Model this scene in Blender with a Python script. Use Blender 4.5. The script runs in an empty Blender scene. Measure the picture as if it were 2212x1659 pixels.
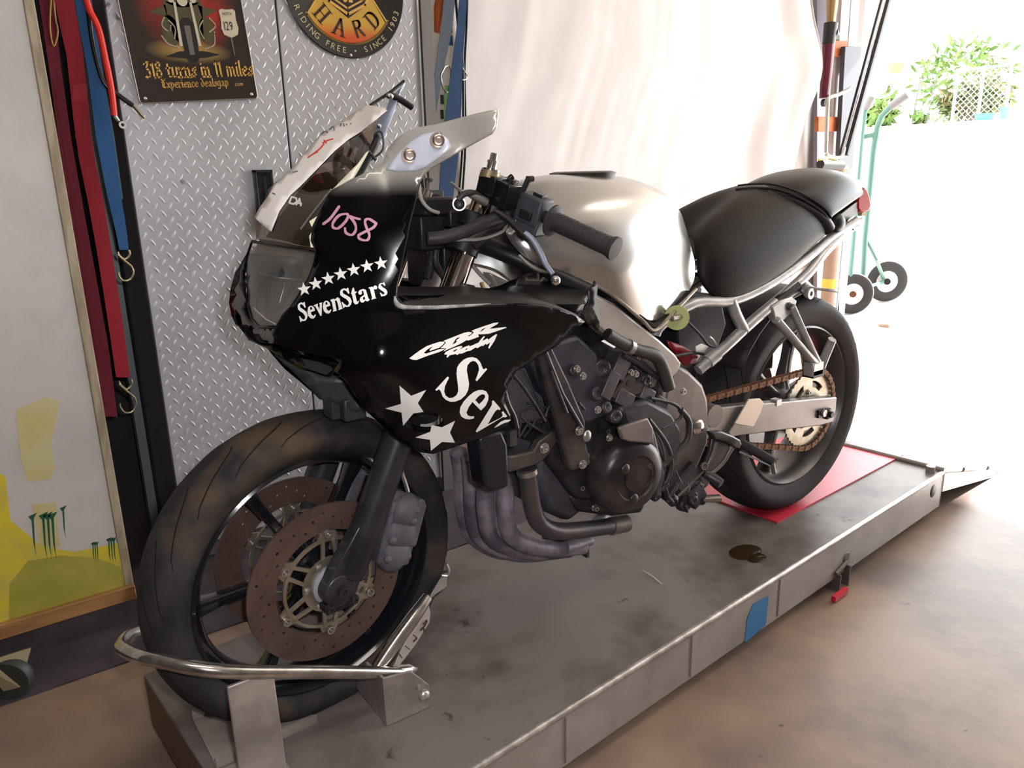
import bpy, math, random
import numpy as np
from mathutils import Vector, Matrix
from mathutils.geometry import delaunay_2d_cdt
from mathutils import noise as mnoise
random.seed(7)
SC = bpy.context.scene
COL = SC.collection
R = math.radians
# ------------------------------------------------------------------ camera, sky, lights, exposure
CAM = np.array([-0.443, -1.256, 0.961]); YAW, PITCH, ROLL, FPX = 0.94226, 0.26877, -0.02321, 1665.0
def cam_axes():
    cy, sy, cp, sp = math.cos(YAW), math.sin(YAW), math.cos(PITCH), math.sin(PITCH)
    f = np.array([cy*cp, sy*cp, -sp]); r0 = np.array([sy, -cy, 0.0]); u0 = np.cross(r0, f)
    c, s = math.cos(ROLL), math.sin(ROLL)
    return c*r0 + s*u0, -s*r0 + c*u0, f
RR, UU, FF = cam_axes()
cam = bpy.data.objects.new('camera', bpy.data.cameras.new('camera'))
COL.objects.link(cam)
cam.matrix_world = Matrix(((RR[0], UU[0], -FF[0], CAM[0]), (RR[1], UU[1], -FF[1], CAM[1]), (RR[2], UU[2], -FF[2], CAM[2]), (0, 0, 0, 1)))
cam.data.sensor_width = 36; cam.data.lens = 36*FPX/2212; cam.data.clip_start = 0.02; cam.data.clip_end = 200
SC.camera = cam
world = bpy.data.worlds.new('sky'); SC.world = world; world.use_nodes = True
wn = world.node_tree; wn.nodes.clear()
wo = wn.nodes.new('ShaderNodeOutputWorld'); wb = wn.nodes.new('ShaderNodeBackground'); wb.inputs[0].default_value = (0.93, 0.97, 1.0, 1); wb.inputs[1].default_value = 8.0
wn.links.new(wb.outputs[0], wo.inputs[0])
def light(name, kind, loc, energy, color=(1, 1, 1), size=0.5, size_y=None, to=None, rad=0.05):
    l = bpy.data.lights.new(name, kind); l.energy = energy; l.color = color
    if kind == 'AREA':
        l.size = size
        if size_y: l.shape = 'RECTANGLE'; l.size_y = size_y
    elif kind in ('POINT', 'SPOT'): l.shadow_soft_size = rad
    o = bpy.data.objects.new(name, l); COL.objects.link(o); o.location = loc
    if to is not None: o.rotation_euler = (Vector(to) - Vector(loc)).to_track_quat('-Z', 'Y').to_euler()
    return o
sun = light('sun', 'SUN', (12, -1.2, 6.2), 28.0, (1.0, 0.98, 0.965), to=(5.2, 0.3, 0.6)); sun.data.angle = 0.03
light('flash', 'SPOT', tuple(CAM + 0.06*RR + 0.05*UU), 33, (1.0, 0.975, 0.99), to=tuple(CAM + FF), rad=0.02).data.spot_size = R(110)
light('added_fill', 'AREA', (-0.3, -1.0, 2.25), 9, (1.0, 0.93, 0.84), 1.2, 0.25, to=(-0.3, -1.0, 0))  # unseen area light added overhead to fill the interior
light('added_fill', 'AREA', (2.2, -1.0, 2.25), 5, (1.0, 0.93, 0.84), 1.2, 0.25, to=(2.2, -1.0, 0))  # second added fill light overhead, nearer the doorway
SC.view_settings.view_transform = 'Standard'; SC.view_settings.look = 'None'
SC.view_settings.exposure = 0.35; SC.view_settings.gamma = 1.0; SC.view_settings.use_curve_mapping = False
cy_ = SC.cycles
cy_.max_bounces = 7; cy_.diffuse_bounces = 4; cy_.glossy_bounces = 4; cy_.transmission_bounces = 5; cy_.transparent_max_bounces = 8
cy_.sample_clamp_indirect = 4.0; cy_.sample_clamp_direct = 12.0; cy_.caustics_reflective = False; cy_.caustics_refractive = False; cy_.use_denoising = True
cy_.use_adaptive_sampling = True; cy_.adaptive_threshold = 0.02
# ------------------------------------------------------------------ measuring: a pixel of the photograph meets a real plane
def ray(x, y): return FF*FPX + (x - 1106)*RR - (y - 829.5)*UU
def P(x, y, Y):
    d = ray(x, y); return CAM + d*((Y - CAM[1])/d[1])
def PZ(x, y, Z):
    d = ray(x, y); return CAM + d*((Z - CAM[2])/d[2])
def PX(x, y, X):
    d = ray(x, y); return CAM + d*((X - CAM[0])/d[0])
# ------------------------------------------------------------------ materials
MATS = {}
def mat(name, col, metal=0.0, rough=0.5, col2=None, scale=8.0, lo=0.4, hi=0.6, bump=0.0, bscale=60.0, coat=0.0, spec=0.5, detail=4.0, emit=None, alpha=1.0, trans=0.0, col3=None, scale3=2.0, lo3=0.55, hi3=0.7, stretch=None, ior=1.45):
    if name in MATS: return MATS[name]
    m = bpy.data.materials.new(name); m.use_nodes = True; nt = m.node_tree; b = nt.nodes['Principled BSDF']
    def put(sock, v):
        if sock in b.inputs: b.inputs[sock].default_value = v
    c4 = lambda c: (c[0], c[1], c[2], 1)
    put('Base Color', c4(col)); put('Metallic', metal); put('Roughness', rough); put('Coat Weight', coat); put('Coat Roughness', 0.04); put('Specular IOR Level', spec); put('IOR', ior)
    put('Alpha', alpha); put('Transmission Weight', trans)
    if emit: put('Emission Color', c4(emit[0])); put('Emission Strength', emit[1])
    tc = nt.nodes.new('ShaderNodeTexCoord'); vec = tc.outputs['Object']
    if stretch:
        mp = nt.nodes.new('ShaderNodeMapping'); mp.inputs['Scale'].default_value = stretch; nt.links.new(vec, mp.inputs['Vector']); vec = mp.outputs[0]
    def noise(sc, det=detail):
        n = nt.nodes.new('ShaderNodeTexNoise'); n.inputs['Scale'].default_value = sc; n.inputs['Detail'].default_value = det; n.inputs['Roughness'].default_value = 0.6
        nt.links.new(vec, n.inputs['Vector']); return n
    def ramp(src, a, bb):
        r = nt.nodes.new('ShaderNodeMapRange'); r.inputs['From Min'].default_value = a; r.inputs['From Max'].default_value = bb; nt.links.new(src, r.inputs['Value']); return r.outputs[0]
    out = None
    if col2 is not None:
        mx = nt.nodes.new('ShaderNodeMix'); mx.data_type = 'RGBA'; mx.inputs['A'].default_value = c4(col); mx.inputs['B'].default_value = c4(col2)
        nt.links.new(ramp(noise(scale).outputs['Fac'], lo, hi), mx.inputs['Factor']); out = mx.outputs['Result']
        if col3 is not None:
            m3 = nt.nodes.new('ShaderNodeMix'); m3.data_type = 'RGBA'; nt.links.new(out, m3.inputs['A']); m3.inputs['B'].default_value = c4(col3)
            nt.links.new(ramp(noise(scale3).outputs['Fac'], lo3, hi3), m3.inputs['Factor']); out = m3.outputs['Result']
        nt.links.new(out, b.inputs['Base Color'])
    if bump:
        bn = nt.nodes.new('ShaderNodeBump'); bn.inputs['Strength'].default_value = bump; bn.inputs['Distance'].default_value = 0.002
        nt.links.new(noise(bscale).outputs['Fac'], bn.inputs['Height']); nt.links.new(bn.outputs[0], b.inputs['Normal'])
    MATS[name] = m; return m
def band(m, axis, a, bb, col, noise_amt=0.0, keep=None):
    """paint that fades to another colour along one axis of the thing (object coordinates)"""
    nt = m.node_tree; b = nt.nodes['Principled BSDF']
    tc = nt.nodes.new('ShaderNodeTexCoord'); sp = nt.nodes.new('ShaderNodeSeparateXYZ'); nt.links.new(tc.outputs['Object'], sp.inputs[0])
    src = sp.outputs[axis]
    if noise_amt:
        n = nt.nodes.new('ShaderNodeTexNoise'); n.inputs['Scale'].default_value = 9; nt.links.new(tc.outputs['Object'], n.inputs['Vector'])
        ma = nt.nodes.new('ShaderNodeMath'); ma.operation = 'MULTIPLY_ADD'; nt.links.new(n.outputs['Fac'], ma.inputs[0]); ma.inputs[1].default_value = noise_amt; nt.links.new(src, ma.inputs[2]); src = ma.outputs[0]
    r = nt.nodes.new('ShaderNodeMapRange'); r.inputs['From Min'].default_value = a; r.inputs['From Max'].default_value = bb; r.interpolation_type = 'SMOOTHSTEP'; nt.links.new(src, r.inputs['Value'])
    mx = nt.nodes.new('ShaderNodeMix'); mx.data_type = 'RGBA'
    old = b.inputs['Base Color'].links
    if old: nt.links.new(old[0].from_socket, mx.inputs['A'])
    else: mx.inputs['A'].default_value = b.inputs['Base Color'].default_value
    mx.inputs['B'].default_value = (*col, 1); nt.links.new(r.outputs[0], mx.inputs['Factor']); nt.links.new(mx.outputs['Result'], b.inputs['Base Color'])
    return m, r
def link_metal(m, r, v0, v1, sock='Metallic'):
    nt = m.node_tree; q = nt.nodes.new('ShaderNodeMapRange'); q.inputs['To Min'].default_value = v0; q.inputs['To Max'].default_value = v1
    nt.links.new(r.outputs[0], q.inputs['Value']); nt.links.new(q.outputs[0], nt.nodes['Principled BSDF'].inputs[sock])
# ------------------------------------------------------------------ mesh helpers
def V(a): return np.array(a, float)
def unit(a):
    a = V(a); n = np.linalg.norm(a); return a/n if n > 1e-12 else V((0, 0, 1))
def frame_of(d, up=(0, 0, 1)):
    d = unit(d); u = V(up)
    if abs(np.dot(d, unit(u))) > 0.97: u = V((1, 0, 0))
    s = unit(np.cross(d, u)); return s, np.cross(s, d)
def spline(pts, n=6, closed=False):
    p = [V(q) for q in pts]; out = []; N = len(p); rng = N if closed else N - 1
    for i in range(rng):
        g = (lambda k: p[k % N]) if closed else (lambda k: p[min(max(k, 0), N - 1)])
        a, b, c, d = g(i - 1), g(i), g(i + 1), g(i + 2)
        for k in range(n):
            t = k/n; out.append(0.5*((2*b) + (c - a)*t + (2*a - 5*b + 4*c - d)*t*t + (3*b - a - 3*c + d)*t**3))
    if not closed: out.append(p[-1])
    return out
class M:
    def __init__(s): s.v = []; s.f = []; s.cuts = []
    def add(s, v, f):
        o = len(s.v); s.cuts.append((o, len(s.f))); s.v += [tuple(map(float, q)) for q in v]; s.f += [tuple(i + o for i in q) for q in f]; return s
    def box(s, c, size, ax=None):
        c = V(c); X, Y, Z = ax if ax is not None else (V((1, 0, 0)), V((0, 1, 0)), V((0, 0, 1)))
        a, b, d = [q/2 for q in size]
        v = [c + i*a*V(X) + j*b*V(Y) + k*d*V(Z) for i in (-1, 1) for j in (-1, 1) for k in (-1, 1)]
        return s.add(v, [(0, 1, 3, 2), (4, 6, 7, 5), (0, 4, 5, 1), (2, 3, 7, 6), (0, 2, 6, 4), (1, 5, 7, 3)])
    def bar(s, p0, p1, w, h, up=(0, 0, 1)):
        p0, p1 = V(p0), V(p1); d = unit(p1 - p0); a, b = frame_of(d, up)
        return s.box((p0 + p1)/2, (np.linalg.norm(p1 - p0), w, h), (d, a, b))
    def tube(s, pts, r, n=10, caps=True, sm=0, flat=1.0, up=(0, 0, 1)):
        if sm: 
            rs = r if hasattr(r, '__len__') else None
            if rs is not None: q = spline([(*V(p), rr) for p, rr in zip(pts, rs)], sm); pts = [k[:3] for k in q]; r = [k[3] for k in q]
            else: pts = spline(pts, sm)
        pts = [V(p) for p in pts]; K = len(pts); rs = r if hasattr(r, '__len__') else [r]*K
        a = None; v = []; f = []
        for i in range(K):
            d = unit((pts[min(i + 1, K - 1)] - pts[max(i - 1, 0)]))
            if a is None: a, b = frame_of(d, up)
            else:
                a = unit(a - d*np.dot(a, d)); b = np.cross(a, d)
            b = np.cross(a, d)
            for k in range(n):
                t = 2*math.pi*k/n; v.append(pts[i] + rs[i]*(math.cos(t)*a + flat*math.sin(t)*b))
        for i in range(K - 1):
            for k in range(n): f.append((i*n + k, i*n + (k + 1) % n, (i + 1)*n + (k + 1) % n, (i + 1)*n + k))
        if caps: f.append(tuple(range(n))); f.append(tuple((K - 1)*n + k for k in range(n))[::-1])
        return s.add(v, f)
    def lathe(s, prof, o=(0, 0, 0), axis=(0, -1, 0), n=48, closed=False, up=(0, 0, 1)):
        """prof: (radius, height along axis)"""
        axis = unit(axis); a, b = frame_of(axis, up); o = V(o); v = []; f = []; K = len(prof)
        for r, h in prof:
            for k in range(n):
                t = 2*math.pi*k/n; v.append(o + h*axis + r*(math.cos(t)*a + math.sin(t)*b))
        for i in range(K if closed else K - 1):
            j = (i + 1) % K
            for k in range(n): f.append((i*n + k, i*n + (k + 1) % n, j*n + (k + 1) % n, j*n + k))
        if not closed:
            if prof[0][0] > 1e-6: f.append(tuple(range(n)))
            if prof[-1][0] > 1e-6: f.append(tuple((K - 1)*n + k for k in range(n))[::-1])
        return s.add(v, f)
    def cyl(s, p0, p1, r, n=20, r2=None):
        p0, p1 = V(p0), V(p1); L = np.linalg.norm(p1 - p0); return s.lathe([(r, 0), (r if r2 is None else r2, L)], p0, p1 - p0, n)
    def plate(s, outline, off):
        """polygon in 3D pushed along off"""
        o = [V(q) for q in outline]; n = len(o); off = V(off)
        v = o + [q + off for q in o]
        return s.add(v, [tuple(range(n))[::-1], tuple(range(n, 2*n))] + [(i, (i + 1) % n, n + (i + 1) % n, n + i) for i in range(n)])
    def ell(s, c, r, ax=None, n=16, m=10):
        c = V(c); X, Y, Z = ax if ax is not None else (V((1, 0, 0)), V((0, 1, 0)), V((0, 0, 1)))
        v = []; f = []
        for i in range(m + 1):
            ph = math.pi*i/m
            for k in range(n):
                t = 2*math.pi*k/n; v.append(c + r[0]*math.sin(ph)*math.cos(t)*V(X) + r[1]*math.sin(ph)*math.sin(t)*V(Y) + r[2]*math.cos(ph)*V(Z))
        for i in range(m):
            for k in range(n): f.append((i*n + k, (i + 1)*n + k, (i + 1)*n + (k + 1) % n, i*n + (k + 1) % n))
        return s.add(v, f)
    def grid(s, rows, cu=False, cv=False):
        K = len(rows); n = len(rows[0]); v = [q for r in rows for q in r]; f = []
        for i in range(K if cv else K - 1):
            for k in range(n if cu else n - 1): f.append((i*n + k, i*n + (k + 1) % n, ((i + 1) % K)*n + (k + 1) % n, ((i + 1) % K)*n + k))
        return s.add(v, f)
    def bolt(s, c, d, r=0.006, h=0.005, n=6):
        return s.lathe([(r*1.35, 0), (r*1.35, h*0.25), (r, h*0.25), (r, h), (r*0.55, h), (r*0.5, h*0.5)], c, d, n if n > 6 else 12)
    def map(s, fn): s.v = [tuple(fn(V(q))) for q in s.v]; return s
def to_mesh(name, m, off=(0, 0, 0)):
    me = bpy.data.meshes.new(name)
    v = [(a - off[0], b - off[1], c - off[2]) for a, b, c in m.v]
    me.from_pydata(v, [], m.f); me.validate(); me.update(); return me
def finish(o, mt, smooth, sub, bevel, solid, soff):
    me = o.data
    if mt: me.materials.append(mt)
    if smooth:
        me.shade_smooth()
        if smooth is not True: me.set_sharp_from_angle(angle=R(smooth))
    if solid:
        md = o.modifiers.new('thick', 'SOLIDIFY'); md.thickness = solid; md.offset = soff; md.use_even_offset = False
    if bevel:
        md = o.modifiers.new('edge', 'BEVEL'); md.width = bevel; md.segments = 2; md.limit_method = 'ANGLE'; md.angle_limit = R(40)
    if sub:
        md = o.modifiers.new('sub', 'SUBSURF'); md.levels = sub; md.render_levels = sub
def root_loc(p):
    while p.parent: p = p.parent
    return p.location if p.type == 'EMPTY' else p.location
SPLIT = {'disc_button', 'engine_bolt', 'sprocket_nut', 'hanger_bolt', 'cover_bolt', 'caliper_bolt', 'axle_bolt', 'tank_seam', 'tank_groove', 'carburettor_linkage', 'cap_screw', 'screw', 'hanger_rib', 'lens_ridge', 'seat_strap', 'far_wire', 'shift_mechanism', 'stone', 'grease_blob', 'yellow_paint', 'yellow_patch', 'wiring', 'seat_rail_cross', 'switch_button', 'claw_mark_decals', 'base_frame', 'instrument_cluster', 'fork_shroud', 'peg_feeler', 'ignition_ring', 'tread', 'red_marks_'}
def obj(name, m, mt, parent=None, smooth=40, sub=0, bevel=0, solid=0, soff=0, label=None, kind=None, fix=True):
    if name in SPLIT and len(m.cuts) > 1 and kind is None:
        first = None; cs = m.cuts + [(len(m.v), len(m.f))]
        for (v0, f0), (v1, f1) in zip(cs[:-1], cs[1:]):
            q = M(); q.v = m.v[v0:v1]; q.f = [tuple(i - v0 for i in t) for t in m.f[f0:f1]]
            o = obj1(name, q, mt, parent, smooth, sub, bevel, solid, soff, label, kind, fix); first = first or o
        return first
    return obj1(name, m, mt, parent, smooth, sub, bevel, solid, soff, label, kind, fix)
def obj1(name, m, mt, parent, smooth, sub, bevel, solid, soff, label, kind, fix):
    off = tuple(root_loc(parent)) if parent else (0, 0, 0)
    me = to_mesh(name, m, off)
    if fix:
        import bmesh
        b = bmesh.new(); b.from_mesh(me); bmesh.ops.recalc_face_normals(b, faces=b.faces); b.to_mesh(me); b.free()
    o = bpy.data.objects.new(name, me); COL.objects.link(o)
    if parent: o.parent = parent
    finish(o, mt, smooth, sub, bevel, solid, soff)
    if label: o['label'] = label
    if kind: o['kind'] = kind
    return o
def thing(name, label, cat, loc, group=None):
    o = bpy.data.objects.new(name, None); COL.objects.link(o); o.location = tuple(map(float, loc)); o.empty_display_size = 0.05
    o['label'] = label; o['category'] = cat
    if group: o['group'] = group
    bpy.context.view_layer.update(); return o
def tag(o, label, cat, group=None):
    o['label'] = label; o['category'] = cat
    if group: o['group'] = group
    return o
def struct(o): o['kind'] = 'structure'; return o
def copies(src, mats4, name=None):
    out = []
    for k in mats4:
        o = src.copy(); COL.objects.link(o); o.matrix_local = k; out.append(o)
    return out
# thin-plate interpolation of depth over pixels, and filled outlines
class TPS:
    def __init__(s, ctrl):
        c = np.array(ctrl, float); s.p = c[:, :2]/500.0; n = len(c)
        d = np.linalg.norm(s.p[:, None] - s.p[None], axis=2); K = np.where(d > 0, d*d*np.log(d + 1e-12), 0)
        A = np.zeros((n + 3, n + 3)); A[:n, :n] = K + 1e-5*np.eye(n); A[:n, n] = 1; A[:n, n + 1:] = s.p; A[n, :n] = 1; A[n + 1:, :n] = s.p.T
        s.w = np.linalg.solve(A, np.r_[c[:, 2], 0, 0, 0])
    def __call__(s, x, y):
        q = np.array([x, y])/500.0; d = np.linalg.norm(s.p - q, axis=1); n = len(s.p)
        return float(np.where(d > 0, d*d*np.log(d + 1e-12), 0) @ s.w[:n] + s.w[n] + s.w[n + 1:] @ q)
def dens(o, step):
    out = []
    for i in range(len(o)):
        a, b = V(o[i][:2]), V(o[(i + 1) % len(o)][:2]); k = max(1, int(np.linalg.norm(b - a)/step))
        out += [a + (b - a)*t/k for t in range(k)]
    return out
def inside(p, poly):
    x, y = p; c = False; n = len(poly)
    for i in range(n):
        x1, y1 = poly[i]; x2, y2 = poly[(i + 1) % n]
        if (y1 > y) != (y2 > y) and x < (x2 - x1)*(y - y1)/(y2 - y1) + x1: c = not c
    return c
def fill(outline, step, fn, holes=(), m=None):
    """triangulated polygon (outline and holes in 2D) carried to 3D by fn(x, y)"""
    m = m or M(); o = dens(outline, step); pts = list(o); N = len(o); edges = [(i, (i + 1) % N) for i in range(N)]
    hs = []
    for h in holes:
        hh = dens(h, step); k = len(pts); pts += hh; edges += [(k + i, k + (i + 1) % len(hh)) for i in range(len(hh))]; hs.append([tuple(q) for q in hh])
    po = [tuple(q) for q in o]; xs = [q[0] for q in po]; ys = [q[1] for q in po]
    bd = np.array(pts); j = 0; y = min(ys) + step/2
    while y < max(ys):
        x = min(xs) + (step/2 if j % 2 else step)
        while x < max(xs):
            if inside((x, y), po) and not any(inside((x, y), h) for h in hs) and np.min(np.abs(bd - (x, y)).max(axis=1)) > step*0.45: pts.append(V((x, y)))
            x += step
        y += step*0.87; j += 1
    r = delaunay_2d_cdt([Vector((float(q[0]), float(q[1]))) for q in pts], edges, [], 0, 1e-6)
    vv = [(q.x, q.y) for q in r[0]]; ff = []
    for t in r[2]:
        c = (sum(vv[i][0] for i in t)/len(t), sum(vv[i][1] for i in t)/len(t))
        if inside(c, po) and not any(inside(c, h) for h in hs): ff.append(tuple(t))
    return m.add([fn(*q) for q in vv], ff)
# ------------------------------------------------------------------ lettering: skeletons drawn with a broad pen
G = {
 'S': (.68, [[(.60,.80),(.48,.97),(.30,1),(.12,.88),(.12,.70),(.30,.56),(.50,.43),(.60,.26),(.52,.07),(.32,0),(.14,.05),(.05,.22)], [(.61,.70),(.61,1.0)], [(.04,.0),(.04,.30)]]),
 'e': (.56, [[(.10,.33),(.46,.33)], [(.46,.33),(.44,.52),(.28,.62),(.13,.52),(.07,.30),(.14,.08),(.32,0),(.49,.12)]]),
 'v': (.54, [[(.04,.6),(.25,.02)], [(.25,.02),(.46,.6)], [(-.03,.6),(.17,.6)], [(.34,.6),(.54,.6)]]),
 'n': (.60, [[(.12,.6),(.12,0)], [(.12,.45),(.27,.61),(.42,.52),(.43,0)], [(.0,0),(.23,0)], [(.32,0),(.55,0)], [(.0,.6),(.12,.6)]]),
 't': (.40, [[(.14,.84),(.14,.14),(.24,.0),(.37,.08)], [(.0,.6),(.33,.6)]]),
 'a': (.56, [[(.10,.47),(.22,.61),(.38,.52),(.38,.08),(.50,.0)], [(.38,.36),(.16,.27),(.08,.12),(.20,0),(.38,.13)]]),
 'r': (.44, [[(.12,.6),(.12,0)], [(.12,.40),(.24,.57),(.38,.53)], [(.0,0),(.24,0)], [(.0,.6),(.12,.6)]]),
 's': (.46, [[(.37,.50),(.24,.61),(.09,.50),(.20,.34),(.36,.22),(.35,.05),(.2,0),(.06,.10)], [(.38,.42),(.38,.61)], [(.04,.0),(.04,.18)]]),
 'u': (.58, [[(.10,.62),(.10,.12),(.22,0),(.42,.12)], [(.42,.62),(.42,.08),(.5,0)]]),
 'i': (.28, [[(.12,.6),(.12,.06),(.2,0)], [(.12,.8),(.14,.84)]]),
 'm': (.84, [[(.10,.62),(.10,0)], [(.10,.5),(.24,.62),(.38,.5),(.38,0)], [(.38,.5),(.52,.62),(.66,.5),(.66,.06),(.74,0)]]),
 'l': (.28, [[(.12,.98),(.12,.06),(.22,0)]]),
 'x': (.50, [[(.06,.6),(.40,0)], [(.42,.6),(.06,0)]]),
 'p': (.58, [[(.12,.62),(.12,-.3)], [(.12,.45),(.3,.62),(.44,.45),(.44,.16),(.3,0),(.12,.12)]]),
 'c': (.46, [[(.40,.5),(.26,.62),(.10,.48),(.10,.14),(.24,0),(.40,.1)]]),
 'd': (.58, [[(.12,.95),(.3,.8),(.44,.55),(.44,.14),(.28,0),(.10,.14),(.10,.45),(.26,.6),(.42,.48)]]),
 'g': (.58, [[(.42,.5),(.26,.62),(.10,.46),(.10,.16),(.26,.02),(.42,.14)], [(.42,.62),(.42,-.15),(.26,-.3),(.08,-.2)]]),
 'o': (.56, [[(.26,.62),(.10,.46),(.10,.14),(.26,0),(.44,.14),(.44,.46),(.26,.62)]]),
 'E': (.72, [[(.56,.9),(.34,1),(.14,.82),(.12,.2),(.3,0),(.6,.1)], [(.06,.98),(.6,.98)], [(.34,.95),(.34,.08)], [(.14,.52),(.5,.52)]]),
 '3': (.56, [[(.08,.86),(.2,.98),(.44,.98)], [(.42,.96),(.22,.6),(.4,.48),(.44,.2),(.28,0),(.08,.1)]]),
 '1': (.34, [[(.06,.8),(.18,.98),(.18,.06),(.24,0)]]),
 '8': (.56, [[(.26,.54),(.10,.7),(.14,.94),(.28,1),(.42,.9),(.40,.68),(.26,.54),(.08,.34),(.10,.08),(.26,0),(.44,.12),(.44,.36),(.26,.54)]]),
 'R': (.7, [[(.12,1),(.12,0)], [(.12,.98),(.42,.96),(.5,.78),(.4,.58),(.12,.54)], [(.3,.54),(.6,0)]]),
 'h': (.6, [[(.12,1),(.12,0)], [(.12,.45),(.27,.61),(.42,.52),(.43,0)]]),
 'H': (.8, [[(.14,1),(.14,0)], [(.6,1),(.6,0)], [(.14,.5),(.6,.5)], [(.02,1),(.27,1)], [(.02,0),(.27,0)], [(.48,1),(.73,1)], [(.48,0),(.73,0)]]),
 'A': (.76, [[(.06,0),(.36,1)], [(.36,1),(.66,0)], [(.18,.36),(.54,.36)], [(-.04,0),(.18,0)], [(.54,0),(.78,0)]]),
 'D': (.76, [[(.14,1),(.14,0)], [(.14,1),(.42,.96),(.6,.7),(.6,.3),(.42,.04),(.14,0)], [(.02,1),(.2,1)], [(.02,0),(.2,0)]]),
 ' ': (.34, []),
}
def pen(stroke, w, t, ang, curve=True):
    """quads swept by a flat nib of width w and thickness t held at ang"""
    p = spline(stroke, 5) if (curve and len(stroke) > 2) else [V(q) for q in stroke]
    a = R(ang); e1 = V((math.cos(a), math.sin(a)))*w/2; e2 = V((-math.sin(a), math.cos(a)))*t/2
    nib = [e1 + e2, -e1 + e2, -e1 - e2, e1 - e2]; out = []
    for i in range(len(p) - 1):
        pts = [q + k for q in (p[i][:2], p[i + 1][:2]) for k in nib]
        pts = sorted(map(tuple, pts)); h = []
        for seq in (pts, pts[::-1]):
            c = []
            for q in seq:
                while len(c) > 1 and (c[-1][0]-c[-2][0])*(q[1]-c[-2][1]) - (c[-1][1]-c[-2][1])*(q[0]-c[-2][0]) <= 0: c.pop()
                c.append(q)
            h += c[:-1]
        out.append(h)
    return out
def write(m, text, org, u, v, fn, w=.15, t=.045, ang=0, gap=0.0, curve=True):
    """text from org, u = one em along, v = one em up, in the 2D space of fn"""
    x = 0; org, u, v = V(org), V(u), V(v)
    for ch in text:
        adv, st = G[ch]
        for s in st:
            for h in pen(s, w, t, ang, curve):
                q = [org + (x + a)*u + b*v for a, b in h]
                m.add([fn(*k) for k in q], [tuple(range(len(q)))])
        x += adv + gap
    return x
FONTS = {}
def sans(ch):
    if ch not in FONTS:
        c = bpy.data.curves.new('t', 'FONT'); c.body = ch; o = bpy.data.objects.new('t', c); COL.objects.link(o)
        dg = bpy.context.evaluated_depsgraph_get(); me = bpy.data.meshes.new_from_object(o.evaluated_get(dg))
        FONTS[ch] = ([tuple(v.co)[:2] for v in me.vertices], [tuple(p.vertices) for p in me.polygons]); bpy.data.objects.remove(o); bpy.data.meshes.remove(me); bpy.data.curves.remove(c)
    return FONTS[ch]
# ------------------------------------------------------------------ setting
FL = -0.155
m_floor = mat('floor_concrete', (.28, .19, .135), rough=.42, col2=(.15, .105, .088), scale=2.6, lo=.40, hi=.64, bump=.25, bscale=40, col3=(.05, .035, .03), scale3=26, lo3=.70, hi3=.76)
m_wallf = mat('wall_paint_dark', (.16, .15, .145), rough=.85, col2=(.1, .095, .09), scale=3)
m_wall = mat('wall_paint', (.55, .52, .50), rough=.8, col2=(.45, .43, .42), scale=3)
m_ceil = mat('ceiling_paint', (.7, .68, .65), rough=.9)
m_drive = mat('drive_concrete', (.72, .68, .62), rough=.8, col2=(.6, .56, .5), scale=3)
m_dark = mat('dark_gap', (.03, .028, .032), rough=.7)
def rect(name, a, b, mt, parent=None, **k):
    a, b = V(a), V(b); return obj(name, M().box((a + b)/2, np.abs(b - a)), mt, parent, **k)
struct(rect('floor', (-2.6, -2.8, FL - .1), (4.9, 2.0, FL), m_floor))
struct(rect('wall_back', (-2.6, 1.95, FL), (4.9, 2.05, 2.4), m_wall))
struct(rect('wall_front', (-2.6, -2.9, FL), (4.9, -2.8, 2.4), m_wallf))
struct(rect('wall_left', (-2.7, -2.8, FL), (-2.6, 2.0, 2.4), m_wallf))
struct(rect('ceiling', (-2.7, -2.9, 2.4), (5.0, 2.05, 2.5), m_ceil))
struct(rect('wall_right', (4.9, -2.9, FL), (5.0, -2.3, 2.4), m_wall))
o = struct(rect('trim_1', (4.9, -2.3, 2.12), (5.0, 2.05, 2.4), m_wall)); o['label'] = 'painted header above the open garage doorway'
m_jamb = mat('jamb_paint', (.8, .8, .82), rough=.6)
jb = struct(rect('trim_2', (4.80, 1.86, FL), (4.90, 1.95, 2.12), m_jamb, bevel=.004)); jb['label'] = 'white painted jamb at the edge of the open doorway'
m_dfloor = mat('dark_floor_tone', (.075, .06, .072), rough=.7, col2=(.05, .04, .05), scale=6, bump=.2)
o = obj('dark_floor_layer', M().box((-.2, 1.2, FL + .002), (2.6, 1.2, .004)), m_dfloor); tag(o, 'dark purplish floor layer under the cabinet and rolling board', 'mat')  # thin dark purplish layer on the floor below cabinet and board
# ------------------------------------------------------------------ outside
struct(rect('ground', (4.9, -14, FL - .1), (34, 26, FL - .004), m_drive))
m_bank = mat('bank_plaster', (.8, .78, .74), rough=.9, col2=(.7, .68, .62), scale=1)
ZT = 1.66
TR = struct(rect('ground', (15.0, -12, FL), (34, 24, ZT), m_bank)); TR['label'] = 'pale raised terrace along the far side of the driveway'
def far(x, y, X=15.2): return PX(x, y, X)
def terr(x, y, X=15.6): q = far(x, y, X); return V((q[0], q[1], ZT))
m_stone = mat('edging_stone', (.6, .55, .5), rough=.9, col2=(.4, .36, .33), scale=10, bump=.5)
kb = thing('stone_edging', 'row of rough pale edging stones along the driveway beside the hand truck', 'edging', (5.2, 1.9, FL))
for i, (x, y) in enumerate([(1870, 688), (1905, 684), (1945, 676), (1985, 690), (2010, 672), (1930, 700)]):
    q = PZ(x, y, FL); obj('stone', M().ell(q, (.16, .1, .035 + .01*(i % 3)), n=9, m=5).map(lambda v: v + V((0, 0, 0)) + .012*V((math.sin(40*v[1]), math.cos(33*v[0]), math.sin(50*v[0])))), m_stone, kb, smooth=30)
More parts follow.
